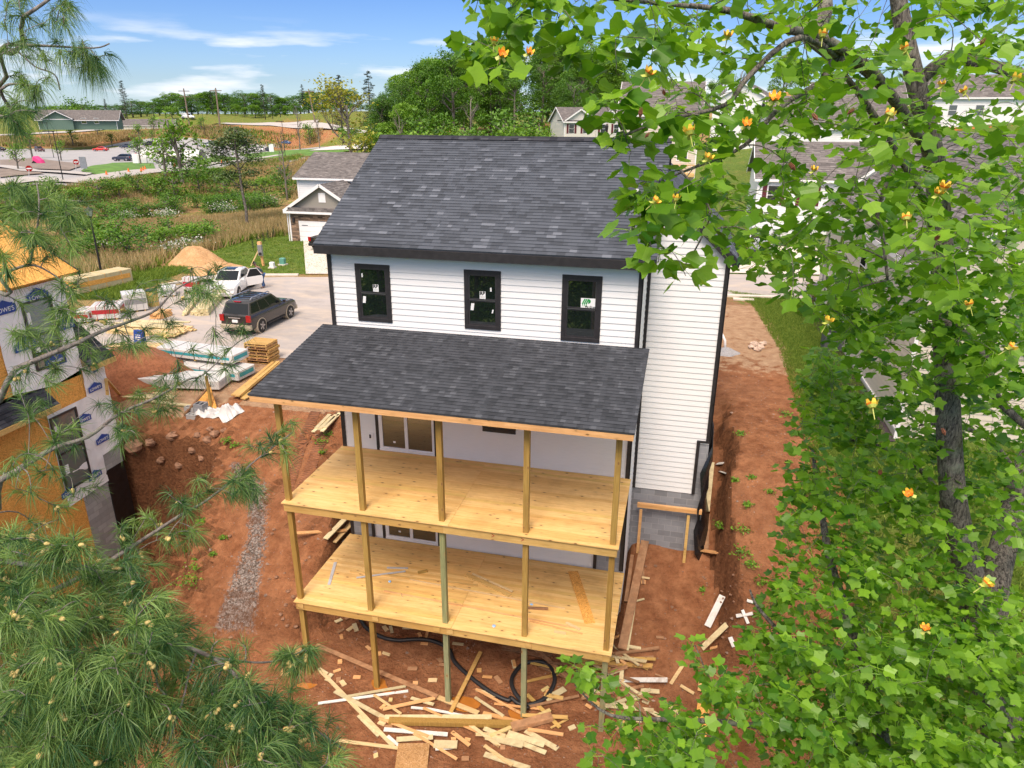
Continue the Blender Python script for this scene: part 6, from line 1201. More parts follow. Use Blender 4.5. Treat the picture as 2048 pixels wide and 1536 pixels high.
# saplings, shrubs
for px,py,s,lab in ((365,372,3.0,'tall leafy young tree in front of the white tent'),(330,360,2.0,'leafy young tree left of the tallest one by the tent'),(66,318,2.0,'leafy sapling beside the maroon car'),(36,342,1.2,'tiny sapling on the mulch bed at the left'),(122,322,1.3,'small sapling behind the stop sign'),(45,268,1.6,'yellow-green sapling by the upper path at far left'),(147,292,1.7,'yellow-green sapling on the bank between the black poles and the path'),(195,274,1.7,'yellow-green sapling at the upper path centre'),(307,266,1.6,'yellow-green sapling at the upper path below the van'),(282,288,1.8,'yellow-green sapling at the rear of the lot'),(306,288,1.3,'small yellow sapling at the rear of the lot'),(403,264,1.4,'sapling by the upper path left of the pole'),(281,330,1.6,'sapling on the lawn island near the red canopy'),(396,300,1.4,'sapling behind the right end of the tent'),(225,293,1.2,'sapling right of the red car'),(478,322,1.2,'small sapling at the right lawn'),(622,292,2.2,'green sapling before the bare trees'),(1980,860,1.6,'leafy shrub on the grass behind the tulip trunks')):
    q=hit(px,py); plant('s',px,py,s=s*1.25,sz=s*1.35,label=lab,cat='sapling')
k=0
for px,py,s,f in ((265,520,1.1,1),(210,515,1.0,0),(180,500,1.3,0),(300,500,.9,1),(240,490,1.0,1),(160,530,.9,1),(330,500,.8,0),(400,495,.9,0),(420,485,.8,1),(375,490,.8,0),(345,485,.9,1),(130,470,1.0,0),(350,400,1.7,1),(320,395,1.4,0),(400,385,1.6,1),(430,370,1.4,0),(280,390,1.3,1),(240,400,1.2,0),(200,405,1.3,1),(160,415,1.2,0),(450,395,1.3,1),(350,352,1.6,0),(375,358,1.5,1),(410,350,1.3,0),(560,375,1.5,1),(530,395,1.4,0),(575,395,1.4,1),(60,420,1.3,0),(20,440,1.5,1),(100,400,1.2,1),(700,292,1.8,0),(745,290,1.9,1)):
    plant('uv'[f],px,py,s=s*1.15,sz=s*.95,label=('fresh green' if f==0 else 'dark green')+' shrub in the rough field between the lamp post and the parking lot',group='shrubs of the rough field',cat='shrub')
for i in range(26):
    px=rnd.uniform(200,560); py=np.interp(px,[200,350,450,560],[452,428,418,418])+rnd.uniform(-16,6); plant('v',px,py,s=rnd.uniform(.9,1.4),sz=rnd.uniform(.6,.9),label='dark green shrub in the hedge row across the rough field',group='shrubs of the hedge row',cat='shrub')
wf=mat_leaf('white blossom',(.40,.42,.38),(.75,.77,.72),.2)
for px,py,s in ((450,425,1.6),(250,440,1.3),(335,435,1.3),(230,505,1.4),(350,510,1.2),(385,500,1.2),(540,410,1.3)):
    q=hit(px,py); bs=thing('blossom_shrub','shrub covered in small white blossom'+(' beside the thin pine' if px in(450,540) else ' in the rough field'),'shrub',q,group='white blossom shrubs'); V_,F_,C_=[],[],[]; n=500; P=q+rng.normal(size=(n,3))*np.array((1,1,.38))*s*.62+V(0,0,.5*s); cards(V_,F_,C_,P,.20,rng,rng.uniform(0,1,n)); m=MB(); m.v=V_;m.f=F_;m.r=C_;m.m=[0]*n; m.build('blossom',wf,bs)
    V_,F_,C_=[],[],[]; P=q+rng.normal(size=(n,3))*np.array((1,1,.38))*s*.66+V(0,0,.4*s); cards(V_,F_,C_,P,.24,rng,rng.uniform(0,1,n)); m=MB(); m.v=V_;m.f=F_;m.r=C_;m.m=[0]*n; m.build('foliage',LF[1],bs)
for px in (437,447,458,467,478,488,493): 
    py=np.interp(px,[437,493],[510,472]) ; q=hit(px+70,py-8)
    o=dup(PROT['f'],None,(q[0],q[1],q[2]-.05),rnd.uniform(0,6),.055,'tiny dark conifer in the row along the neighbour lawn edge','row of tiny conifers along the lawn'); o['category']='conifer'
# stuff: dry grass, undergrowth, lawn grass
def scatter(name,poly,n,hgt,wd,m,nb=4,seed=0,label=None,lean=.35,mask=None):
    rng=np.random.default_rng(seed); P=np.array(poly)[:,:2]; lo,hi=P.min(0),P.max(0); X=rng.uniform(lo[0],hi[0],n*6); Y=rng.uniform(lo[1],hi[1],n*6); ok=inpoly(X,Y,poly)
    if mask is not None: g=nmz(X,Y,mask,seed+.7,3); ok&=g>rng.uniform(-.35,.25,len(g))
    X,Y=X[ok][:n],Y[ok][:n]; Z=HA(X,Y); n=len(X); V_=[];F_=[];C_=[]
    for k in range(nb):
        a=rng.uniform(0,6.28,n); ox,oy=rng.normal(size=n)*wd*3,rng.normal(size=n)*wd*3; hh=hgt*rng.uniform(.5,1.2,n); lx,ly=rng.normal(size=n)*lean*hh,rng.normal(size=n)*lean*hh
        b=len(V_); q=np.stack([np.c_[X+ox-np.cos(a)*wd,Y+oy-np.sin(a)*wd,Z-.03],np.c_[X+ox+np.cos(a)*wd,Y+oy+np.sin(a)*wd,Z-.03],np.c_[X+ox+lx,Y+oy+ly,Z+hh]],1).reshape(-1,3); V_.extend(map(tuple,q.tolist())); F_.extend([(b+3*i,b+3*i+1,b+3*i+2) for i in range(n)]); C_.extend(rng.uniform(0,1,n).tolist())
    mb=MB(); mb.v=V_;mb.f=F_;mb.r=C_;mb.m=[0]*len(F_); o=mb.build(name,m); return tag(o,label,'grass',kind='stuff')
DRYG=mat_leaf('dry grass blades',(.30,.21,.10),(.62,.49,.27),.3,.8,.1); GRNG=mat_leaf('green grass blades',(.07,.15,.016),(.28,.38,.07),.3,.7,.1)
fieldP=hits([(130,470),(230,452),(420,440),(585,425),(585,470),(500,480),(430,500),(330,520),(300,545),(160,565),(120,530)])
scatter('dry_grass',fieldP,15000,1.0,.05,DRYG,4,1,'tall tan dry grass filling the rough field',.25); scatter('green_weeds',fieldP,9000,.7,.07,GRNG,4,2,'green weeds growing through the dry field grass',.4,.06)
scatter('bank_grass',leftbank,9000,.95,.07,DRYG,3,3,'tan dry grass on the slope below the parking lot',.3,.08); scatter('bank_weeds',leftbank,9000,.8,.10,GRNG,3,4,'green weeds on the slope below the parking lot',.4,.11)
farb=hits([(0,292),(200,287),(440,280),(640,286),(640,258),(440,254),(200,268),(0,276)]); scatter('far_bank_grass',farb,7000,1.3,.22,DRYG,3,5,'dry grass on the red bank behind the parking lot',.3,.03); scatter('far_bank_weeds',farb,2200,1.2,.25,GRNG,3,15,'green weeds on the red bank behind the parking lot',.3,.03)
edge=hits([(130,565),(330,540),(345,525),(400,505),(420,520),(330,560),(240,600),(140,600)]); scatter('verge_grass',edge,6000,.3,.04,GRNG,4,6,'green verge grass around the lamp post',.5)
scatter('lawn_grass',lawnL,7000,.12,.03,GRNG,4,7,'short lawn grass beside the pale driveway',.6); scatter('strip_grass',lawnR,22000,.10,.016,GRNG,4,8,'short grass of the strip beside the beige house',.6)
scatter('yard_grass',[(12.5,-8),(24,-8),(24,5),(15.5,5.5),(13.2,8),(12.8,0)],14000,.16,.022,GRNG,4,9,'green grass on the lower slope behind the tulip trees',.6)
# weeds on the clay
for i,(px,py,s) in enumerate(((1572,830,.5),(1480,868,.35),(1485,1060,.5),(1440,1052,.4),(1485,1105,.55),(1500,1130,.5),(1520,1165,.45),(1495,1010,.3),(1540,985,.3),(1575,925,.25),(1505,955,.25),(1470,960,.25),(1515,1230,.35),(378,1165,.8),(390,1135,.55),(402,1045,.4),(365,1065,.4),(375,1100,.35),(390,1120,.35),(455,882,.45),(470,890,.3),(640,885,.55),(655,870,.45),(425,1110,.3),(645,905,.3),(448,1075,.3),(1405,1180,.25),(1595,870,.3))):
    q=hit(px,py); w_=thing('weed_clump','small green weed clump on the red clay '+('bank right of the white house' if px>1000 else 'slope left of the decks'),'weed',q,group='weed clumps on the clay'); V_,F_,C_=[],[],[]; n=int(120*s)+30; P=q+rng.normal(size=(n,3))*np.array((.5,.5,.22))*s*.5+V(0,0,.12*s); cards(V_,F_,C_,P,.10,rng,rng.uniform(0,1,n),.5,.9); m=MB(); m.v=V_;m.f=F_;m.r=C_;m.m=[0]*n; m.build('leaves',LF[2],w_)
# trees standing behind the viewpoint (mirrored in the window panes)
for i in range(22):
    k='abcb'[i%4]; plant(k,xy=(-20+i*3.2+rnd.uniform(-1.5,1.5),-30-rnd.uniform(0,12)),s=.75,label=['mid green','dark green','fresh green','dark green'][i%4]+' tree of the back woods facing the decks',group='trees of the back woods')
# ================================================================ near trees
class Skel:
    def __init__(s): s.P=[];s.R=[];s.mb=MB()
    def limb(s,pts,rad,n=8):
        # smooth polyline by Catmull-Rom
        pts=[np.array(p,float) for p in pts]; Q=[];Rr=[]
        if not hasattr(rad,'__len__'): rad=[rad]*len(pts)
        for i in range(len(pts)-1):
            p0,p1,p2,p3=pts[max(i-1,0)],pts[i],pts[i+1],pts[min(i+2,len(pts)-1)]
            for t in np.linspace(0,1,5)[:-1]: Q.append(.5*((2*p1)+(-p0+p2)*t+(2*p0-5*p1+4*p2-p3)*t*t+(-p0+3*p1-3*p2+p3)*t**3)); Rr.append(rad[i]+(rad[i+1]-rad[i])*t)
        Q.append(pts[-1]); Rr.append(rad[-1]); s.mb.tube(Q,Rr,n,r=.5); s.P+=Q; s.R+=Rr
    def twig(s,tip,rng,rmin=.003,droop=0,k=5,rmax=.02):
        P=np.array(s.P); d=np.linalg.norm(P-tip,axis=1)+ .4*np.maximum(0,P[:,2]-tip[2])*(0 if droop else 1); j=int(np.argmin(d)); b=P[j]; L_=np.linalg.norm(tip-b)
        if L_<.02: return nrm(rng.normal(size=3))
        side=rv3(rng)*L_*.10; Q=[];Rr=[]; r0_=min(s.R[j]*.8,rmax,rmin+.010*L_)
        for i in range(k+1):
            t=i/k; Q.append(b+(tip-b)*t+side*math.sin(math.pi*t)+np.array((0,0,L_*.12*math.sin(math.pi*t)))); Rr.append(r0_+(rmin-r0_)*t)
        s.mb.tube(Q,Rr,5,cap=False,r=.5); s.P+=Q[1:]; s.R+=Rr[1:]; return nrm(Q[-1]-Q[-2])
def sample(poly,n,d0,d1,rng,bias=1.):
    P=np.array(poly,float); lo,hi=P.min(0),P.max(0); out=[]
    while len(out)<n:
        X=rng.uniform(lo[0],hi[0],n*3);Y=rng.uniform(lo[1],hi[1],n*3); ok=inpoly(X,Y,poly)
        for x,y in zip(X[ok],Y[ok]): out.append((x,y))
    return [at(x,y,d=d0+(d1-d0)*rng.uniform()**bias) for x,y in out[:n]]
LEAFH=[(0,0),(.20,-.05),(.38,.03),(.55,.20),(.43,.36),(.36,.48),(.43,.66),(.40,.86),(.2,.78),(0,.73)]
def tulip_leaf(V_,F_,C_,p,d,n,s,c,rng):
    """p leaf base, d midrib direction, n normal"""
    n=nrm(n-d*(n@d)); x=np.cross(d,n); fold=rng.uniform(.05,.45); curl=rng.uniform(-.1,.55); b=len(V_)
    for sg in (1,-1):
        for (u,v) in LEAFH: V_.append(tuple(p+x*u*sg*s*math.cos(fold)+d*v*s+n*(abs(u)*math.sin(fold)*s-curl*v*v*s*.5-curl*u*u*s*.5)))
    k=len(LEAFH)
    # split each half in quads/tris from the midrib for a bent surface
    F_.append(tuple(b+i for i in range(k))); F_.append(tuple(b+k+i for i in range(k))[::-1]); C_+= [c,min(1,c+.10)]
def tulip_cluster(V_,F_,C_,tip,d,rng,n,s0,tone):
    for j in range(n):
        a=j*2.4+rng.uniform(-.5,.5); side=nrm(np.cross(d,rv3(rng))); ld=nrm(np.array((math.cos(a),math.sin(a),0))*.9+d*.35+np.array((0,0,rng.uniform(-.55,.15)))); pet=.05+.07*rng.uniform(); base=tip-d*.05*j*.6+ld*pet
        nn=nrm(np.array((0,0,1.))*rng.uniform(.5,1.1)+rv3(rng)*.75-np.array(fw)*rng.uniform(-.1,.45)*0+ld*.25); s=s0*rng.uniform(.65,1.2); c=float(np.clip(tone+rng.normal()*.22,0,1))
        tulip_leaf(V_,F_,C_,base,ld,nn,s,c,rng)
        b=len(V_); w_=.0022; sd_=nrm(np.cross(ld,nn))*w_; st=tip-d*.05*j*.6; V_+= [tuple(st-sd_),tuple(st+sd_),tuple(base+sd_),tuple(base-sd_)]; F_.append((b,b+1,b+2,b+3)); C_.append(1.0)
TULIP=mat_leaf('tulip leaf',(.06,.20,.014),(.31,.58,.042),.52,.38,.5)
PET=M('petal yellow',(.85,.55,.05),.5,var=.15); PETO=M('petal orange',(.85,.22,.02),.5); SEP=M('sepal green',(.45,.50,.10),.5); DRYP=M('old cone brown',(.22,.08,.04),.7,rv=.3)
def flower(parent,p,s,rng,kind=0):
    V_=[];F_=[];Mi=[]; m=MB(); s=s*rng.uniform(.75,1.2); ax=nrm(np.array((0,0,1.))+rv3(rng)*.75); e1=nrm(np.cross(ax,(1,0.2,0))); e2=np.cross(ax,e1)
    if kind==0:
        for k in range(6):
            a=k*math.pi/3; o=e1*math.cos(a)+e2*math.sin(a); t=-e1*math.sin(a)+e2*math.cos(a); rows=[(0,.10,.0),(.42,.24,.18),(.66,.26,.42),(.86,.12,.80)]; q=[]
            for (rr_,w_,z) in rows: q+=[p+(o*rr_*.8-t*w_+ax*z)*s*.5,p+(o*rr_*.8+t*w_+ax*z)*s*.5]
            m.add(q,[(0,1,3,2)],m=1); m.add(q,[(2,3,5,4)],m=1 if rng.uniform()<.6 else 0); m.add(q,[(4,5,7,6)],m=0)
        for k in range(3):
            a=k*2.09; o=e1*math.cos(a)+e2*math.sin(a); t=-e1*math.sin(a)+e2*math.cos(a); m.add([p-t*.12*s,p+t*.12*s,p+(o*.34-ax*.18+t*.12)*s,p+(o*.34-ax*.18-t*.12)*s],[(0,1,2,3)],m=2)
        m.tube([p-ax*s*.05,p+ax*s*.25],[s*.06,s*.03],6,m=0); m.tube([p-ax*s*.7,p],[s*.025,s*.04],5,m=2); m.tube([p-ax*s*.04,p+ax*s*.12],[s*.12,s*.26],8,cap=False,m=2)
        m.build('flower',[PET,PETO,SEP],parent)
    else:
        for k in range(6): a=k*1.05; o=e1*math.cos(a)+e2*math.sin(a); m.tube([p,p+(o*.14+ax*.3)*s,p+(o*.10+ax*.75)*s],[s*.05,s*.06,s*.01],4)
        m.build('seed_cone',DRYP,parent)
rng=np.random.default_rng(11)
def D(*L): return [at(a,b,d=d) for a,b,d in L]
def tulip(label,limbs,regions,flowers,root=None):
    sk=Skel(); base=limbs[0][0][0]; gz=H(base[0],base[1])
    first=limbs[0]; pts=[np.array((base[0]+.3,base[1]+.15,gz-.4)),np.array((base[0]+.12,base[1]+.05,(gz+base[2])/2))]+first[0]; rad=[first[1][0]*1.35,first[1][0]*1.1]+list(first[1]); sk.limb(pts,rad,14)
    for pts,rad in limbs[1:]: sk.limb(pts,rad,9)
    r=thing('tulip_tree',label,'tree',(pts[0][0],pts[0][1],gz)); r.location=(float(base[0]),float(base[1]),gz)
    V_,F_,C_=[],[],[]; allt=[]
    for poly,n,d0,d1,s0,nl in regions:
        T=sample(poly,n,d0,d1,rng); P=np.array(sk.P); T.sort(key=lambda t:np.linalg.norm(P-t,axis=1).min())
        for t in T:
            dd=sk.twig(t,rng,.0025,rmax=.016); allt.append(t); tulip_cluster(V_,F_,C_,t,dd,rng,int(rng.integers(*nl)),s0,float(np.clip(.25+.45*rng.uniform()+.12*rng.normal(),0,1)))
    sk.mb.build('trunk',BARKT,r,smooth=True); m=MB(); m.v=V_;m.f=F_;m.r=C_;m.m=[0]*len(F_); m.build('crown',TULIP,r)
    A=np.array(allt)
    for px,py,d,k in flowers:
        p=at(px,py,d=min(d,3.9)*.90); flower(r,p,.080 if k==0 else .055,rng,k)
    return r,sk
UR=[(1330,-60),(2120,-60),(2120,560),(1850,600),(1620,640),(1500,545),(1440,505),(1390,430),(1350,330),(1300,240),(1290,110)]
tulip('big tulip tree with orange-yellow flowers, its grey trunk and branches filling the upper right',[
  (D((1990,1560,8.6),(1965,1330,8.3),(1945,1180,8.0),(1922,1080,7.8),(1905,980,7.6),(1895,800,7.3),(1888,600,7.0),(1880,450,6.8),(1868,320,6.6),(1835,180,6.4),(1800,20,6.2),(1780,-150,6.0)),[.18,.165,.15,.14,.125,.115,.108,.10,.092,.082,.07,.05]),
  (D((1868,320,6.6),(1800,215,5.8),(1730,130,5.3),(1640,75,5.0),(1560,55,4.7),(1470,25,4.4),(1380,10,4.3)),[.05,.045,.04,.034,.028,.02,.012]),
  (D((1700,125,5.2),(1630,70,5.4),(1650,20,5.6),(1640,-60,5.8)),[.07,.075,.06,.05]),
  (D((1880,450,6.8),(1760,250,6.0),(1690,150,5.5)),[.03,.03,.02]),
  (D((1860,280,6.6),(1700,120,5.4),(1640,165,5.2),(1560,215,5.0),(1490,290,4.8),(1400,330,4.6),(1350,350,4.4)),[.03,.026,.022,.018,.014,.01,.006]),
  (D((1700,130,5.4),(1600,75,4.8),(1500,150,4.6),(1450,210,4.5),(1330,240,4.3),(1250,270,4.2)),[.03,.02,.018,.014,.01,.005]),
  (D((1840,160,6.4),(1900,115,6.2),(1960,125,6.0),(2050,150,5.8),(2140,170,5.6)),[.06,.055,.05,.045,.04]),
  (D((1886,640,7.0),(1960,700,6.8),(1990,790,6.6),(2060,860,6.5)),[.05,.045,.04,.03]),
  (D((1790,330,5.4),(1755,420,5.4),(1765,470,5.4),(1775,560,5.4)),[.02,.016,.014,.01]),
  (D((1470,20,4.4),(1300,5,4.3),(1160,-10,4.2),(1040,-30,4.2)),[.016,.012,.009,.006]),
  (D((1360,340,4.4),(1420,420,4.4),(1390,500,4.4),(1370,530,4.4)),[.008,.007,.005,.003]),
  ],[(UR,380,4.4,7.6,.10,(5,9)),(UR,55,3.9,4.6,.115,(3,6)),([(1480,420),(2120,380),(2120,640),(1640,680),(1560,600)],80,5.5,8.0,.108,(5,9)),([(925,-60),(1340,-60),(1310,170),(1240,110),(1110,80),(1050,60),(1000,60),(925,60)],44,3.9,4.8,.125,(4,7)),([(925,60),(1000,60),(1010,170),(940,165)],13,3.9,4.6,.11,(4,6)),([(1110,60),(1240,70),(1240,230),(1170,240),(1120,130)],14,3.9,4.6,.135,(3,6)),([(1225,200),(1440,230),(1430,400),(1300,440),(1230,300)],26,3.9,4.7,.13,(3,6)),([(1225,370),(1380,400),(1440,520),(1350,580),(1290,560),(1240,470)],20,3.9,4.6,.12,(3,6)),
   ([(1620,560),(2120,540),(2120,800),(1800,790),(1680,690),(1610,620)],230,5.2,8.0,.105,(5,9))],
  [(1003,112,4.0,0),(988,86,4.0,0),(1057,108,4.0,0),(1295,150,4.2,0),(1455,75,4.2,0),(1645,73,4.8,0),(1812,100,4.4,0),(1883,172,4.3,0),(1492,250,4.3,0),(1548,200,4.4,0),(1415,320,4.1,0),(1308,405,4.1,0),(1352,400,4.1,0),(1380,268,4.3,0),(1778,232,4.4,0),(1887,378,4.2,0),(2030,160,4.3,0),(1930,185,4.6,0),(1627,342,4.6,0),(1813,440,4.5,0),(1875,390,5.2,0),(1940,612,4.9,0),(2018,697,4.6,0),(1655,645,5.0,0),(1745,815,5.5,0),(1280,235,4.2,1),(1290,275,4.2,1),(1695,228,4.6,1),(1635,240,4.8,1),(1870,480,4.8,1),(1590,340,4.7,1),(1960,90,4.6,1),(1330,190,4.3,1)])
tulip('second tulip trunk forking at the right edge, behind the big flowering one',[
  (D((2010,1560,9.0),(1990,1350,8.8),(1985,1200,8.6),(2010,1080,8.7),(2040,960,8.8),(2090,850,8.9),(2140,700,9.0)),[.18,.175,.165,.145,.13,.115,.10]),
  (D((1985,1230,8.6),(1930,1150,8.3),(1900,1050,8.6),(1860,960,8.9),(1780,900,9.0),(1700,880,9.0)),[.06,.055,.045,.035,.025,.015]),
  (D((2040,960,8.8),(1980,880,8.6),(1900,850,8.4),(1840,850,8.2)),[.04,.03,.02,.012])],
  [([(1700,800),(2120,760),(2120,1150),(1960,1120),(1860,1000),(1700,960)],190,7.0,9.5,.112,(5,9)),([(1640,660),(1720,760),(1760,900),(1640,880),(1590,800)],90,8,9.5,.11,(4,8))],[(1820,990,7.8,0),(1760,950,7.6,1),(1890,870,7.4,1)])
tulip('low leafy tulip crown seen from above, filling the lower right corner',[
  (D((1760,1560,8.5),(1740,1400,8.0),(1700,1250,7.8),(1660,1120,7.8),(1640,1000,8.0),(1625,900,8.2)),[.09,.07,.055,.045,.03,.015]),
  (D((1740,1400,8.0),(1600,1300,7.8),(1520,1220,8.0),(1500,1180,8.2)),[.04,.03,.02,.01]),(D((1760,1500,8.2),(1500,1450,7.2),(1350,1440,6.8),(1220,1430,6.6),(1150,1370,6.6)),[.04,.03,.022,.015,.006]),(D((1740,1400,8.0),(1850,1300,7.6),(1950,1250,7.4)),[.04,.03,.02]),(D((1500,1450,7.2),(1440,1400,7.2),(1390,1290,7.4)),[.015,.01,.006])],
  [([(1600,840),(1700,860),(1900,1000),(1960,1150),(2120,1200),(2120,1600),(1700,1600),(1480,1400),(1500,1220),(1560,1080),(1560,940)],640,6.6,9.4,.112,(6,10)),([(1480,1330),(1720,1250),(2120,1300),(2120,1620),(1200,1620),(1250,1540),(1380,1400)],330,5.8,7.8,.108,(6,10)),([(1125,1310),(1210,1340),(1330,1400),(1400,1440),(1400,1580),(1180,1580),(1160,1460)],50,6.2,7.2,.11,(4,8)),([(1355,1255),(1400,1290),(1480,1330),(1480,1420),(1420,1430),(1380,1330)],13,6.6,7.4,.10,(4,7)),([(1610,690),(1680,700),(1690,820),(1620,850)],14,7.5,9,.11,(4,7))],
  [(1968,1170,5.6,0),(1700,1210,7.0,1),(1850,1260,6.6,0)])
# ---------------------------------------------------------------- long-needled pines on the left
NEED=mat_leaf('pine needles',(.04,.125,.045),(.29,.45,.12),.4,.4,.4); POLL=M('pollen cone',(.62,.48,.18),.7,var=.2,scale=90,rv=.3)
def tuft(V_,F_,C_,p,d,rng,n,L_,droop,tone,wd=.0011):
    d=nrm(d); a=rng.uniform(0,2*math.pi,n); e1=nrm(np.cross(d,(.3,.2,1))); e2=np.cross(d,e1); sp=rng.uniform(.10,1.0,n)**.8*1.4; s=rng.uniform(0,1,n)
    dirs=d[None]*np.cos(sp)[:,None]+(e1[None]*np.cos(a)[:,None]+e2[None]*np.sin(a)[:,None])*np.sin(sp)[:,None]; st=p[None]-d[None]*(s*L_*.55)[:,None]; ln_=L_*rng.uniform(.75,1.1,n)
    end=st+dirs*ln_[:,None]; end[:,2]-=droop*ln_*rng.uniform(.6,1.3,n); mid=st+dirs*(ln_*.5)[:,None]; mid[:,2]-=droop*ln_*.18
    sd_=np.cross(dirs,rv3(rng,n)); sd_/=np.linalg.norm(sd_,axis=1,keepdims=True); w_=wd
    b=len(V_); q=np.stack([st-sd_*w_,st+sd_*w_,mid+sd_*w_,mid-sd_*w_,end],1).reshape(-1,3); V_.extend(map(tuple,q.tolist()))
    for i in range(n): k=b+5*i; F_.append((k,k+1,k+2,k+3)); F_.append((k+3,k+2,k+4)); c=float(np.clip(tone+rng.normal()*.25,0,1)); C_.extend((c,c))
def pine(label,trunk,limbs,regions,fringe=None):
    sk=Skel(); sk.limb(*trunk,n=12)
    for p_,r_ in limbs: sk.limb(p_,[max(.0035,x*.62) for x in r_],8)
    tb=trunk[0][0]; r=thing('pine_tree',label,'pine',tb); V_,F_,C_=[],[],[]; pc=MB(); ncone=0
    for poly,n,d0,d1,L_,nn,droop,cones in regions:
        T=sample(poly,n,d0,d1,rng); P=np.array(sk.P); T.sort(key=lambda t:np.linalg.norm(P-t,axis=1).min())
        for t in T:
            dd=sk.twig(t,rng,.0022,rmax=.012); dd=nrm(dd+np.array((0,0,.15))+rv3(rng)*.35); tone=float(np.clip(.45+.25*rng.normal(),.05,.95)); tuft(V_,F_,C_,t,dd,rng,nn,L_,droop,tone)
            for q in range(int(rng.integers(0,3 if cones>.3 else 2))):
                t2=t+rv3(rng)*L_*.8; d2=sk.twig(t2,rng,.002,rmax=.008); tuft(V_,F_,C_,t2,nrm(d2+rv3(rng)*.4),rng,int(nn*.7),L_*.9,droop,tone)
            if rng.uniform()<cones:
                for q in range(int(rng.integers(1,4))):
                    c=t+dd*L_*.06+rv3(rng)*.014*(q>0); ax=nrm(dd+rv3(rng)*.4); pc.tube([c-ax*.010,c-ax*.004,c+ax*.006,c+ax*.012],[.004,.0085,.008,.003],7)
    sk.mb.build('trunk',BARKP,r,smooth=True); m=MB(); m.v=V_;m.f=F_;m.r=C_;m.m=[0]*len(F_); m.build('needles',NEED,r)
    if pc.v: o=pc.build('pollen_cones',POLL,r,smooth=True); o['kind']='stuff'
    return r
t0=at(-620,900,d=4.2); gz=H(t0[0],t0[1]); TR=[np.array((t0[0],t0[1],z)) for z in (gz-.4,gz+5,7.5,10,13)]
lx=lambda z:np.array((t0[0],t0[1],z))
pine('long-needled pine reaching in from the left with arching branches across the unfinished house',(TR,[.24,.20,.16,.13,.05]),[
  ([lx(9.6)]+D((-120,800,3.6),(32,737,3.5),(85,715,3.5),(150,688,3.6),(205,662,3.7),(262,642,3.8),(312,620,3.9),(350,580,4.0),(395,557,4.1),(430,548,4.2)),[.05,.03,.022,.020,.018,.015,.012,.010,.008,.006,.004]),
  ([lx(9.2)]+D((-100,1000,3.5),(0,960,3.4),(54,928,3.4),(110,895,3.5),(175,874,3.5),(225,837,3.6),(258,818,3.7),(312,795,3.8),(375,760,3.9),(410,747,4.0),(475,685,4.1),(515,668,4.1)),[.05,.034,.026,.022,.018,.016,.014,.012,.010,.008,.006,.005,.003]),
  ([lx(8.8)]+D((-80,1250,3.4),(60,1200,3.3),(150,1160,3.3),(230,1115,3.3),(300,1070,3.4),(362,1030,3.4),(410,1003,3.5),(469,957,3.5),(512,920,3.6),(553,889,3.6),(586,864,3.7)),[.04,.03,.024,.02,.016,.014,.012,.010,.008,.006,.005,.003]),
  ([lx(10.2)]+D((-60,560,3.6),(0,548,3.5),(60,530,3.5),(100,545,3.5),(140,575,3.5)),[.04,.02,.012,.010,.006,.004]),
  ([lx(10.9)]+D((-80,160,3.8),(0,98,3.6),(25,90,3.6),(98,92,3.6),(188,96,3.6),(219,87,3.6)),[.04,.02,.014,.012,.010,.006,.003]),
  ([lx(11.1)]+D((-60,90,3.8),(47,33,3.6),(110,-10,3.6)),[.04,.022,.016,.01]),
  ([lx(10.7)]+D((-60,220,3.7),(0,180,3.6),(25,168,3.6),(82,174,3.6)),[.03,.016,.012,.010,.005]),
  (D((0,98,3.6),(30,100,3.6),(70,133,3.6),(109,149,3.6),(120,180,3.6)),[.008,.007,.006,.005,.003]),
  (D((60,530,3.5),(75,452,3.4),(78,400,3.4),(73,365,3.4)),[.008,.007,.005,.003]),
 ],[([(0,-20),(110,-20),(160,10),(140,60),(60,110),(0,150)],20,3.3,3.9,.10,50,.75,0),([(60,90),(215,85),(205,150),(160,130),(100,125)],12,3.5,3.7,.10,65,.95,0),([(0,150),(100,150),(120,190),(80,260),(0,270)],14,3.4,3.8,.10,60,.8,0),
  ([(-20,360),(85,350),(150,420),(150,540),(60,560),(-20,560)],32,3.2,3.7,.115,80,.45,0),([(0,560),(150,560),(190,640),(80,700),(0,720)],18,3.3,3.7,.10,55,.3,.1),
  ([(60,680),(200,600),(330,540),(440,520),(460,570),(380,660),(280,700),(120,760)],46,3.5,4.2,.095,52,.35,.1),([(0,720),(110,740),(130,860),(100,980),(0,1000)],16,3.0,3.6,.10,60,.3,.2),
  ([(110,860),(240,780),(330,730),(480,640),(520,660),(480,740),(350,830),(200,930),(120,960)],32,3.5,4.1,.095,52,.35,.15),
  ([(150,1130),(300,1020),(430,960),(540,850),(600,850),(590,900),(480,1010),(400,1080),(250,1150)],34,3.2,3.7,.095,62,.35,.4),([(0,930),(200,960),(180,1100),(0,1100)],9,3.2,3.8,.09,42,.2,.2)])
t1=at(-420,1500,d=3.6); gz=H(t1[0],t1[1]); T1=[np.array((t1[0],t1[1],z)) for z in (gz-.4,gz+4,5.5,7.0,8.3)]; ly=lambda z:np.array((t1[0],t1[1],z))
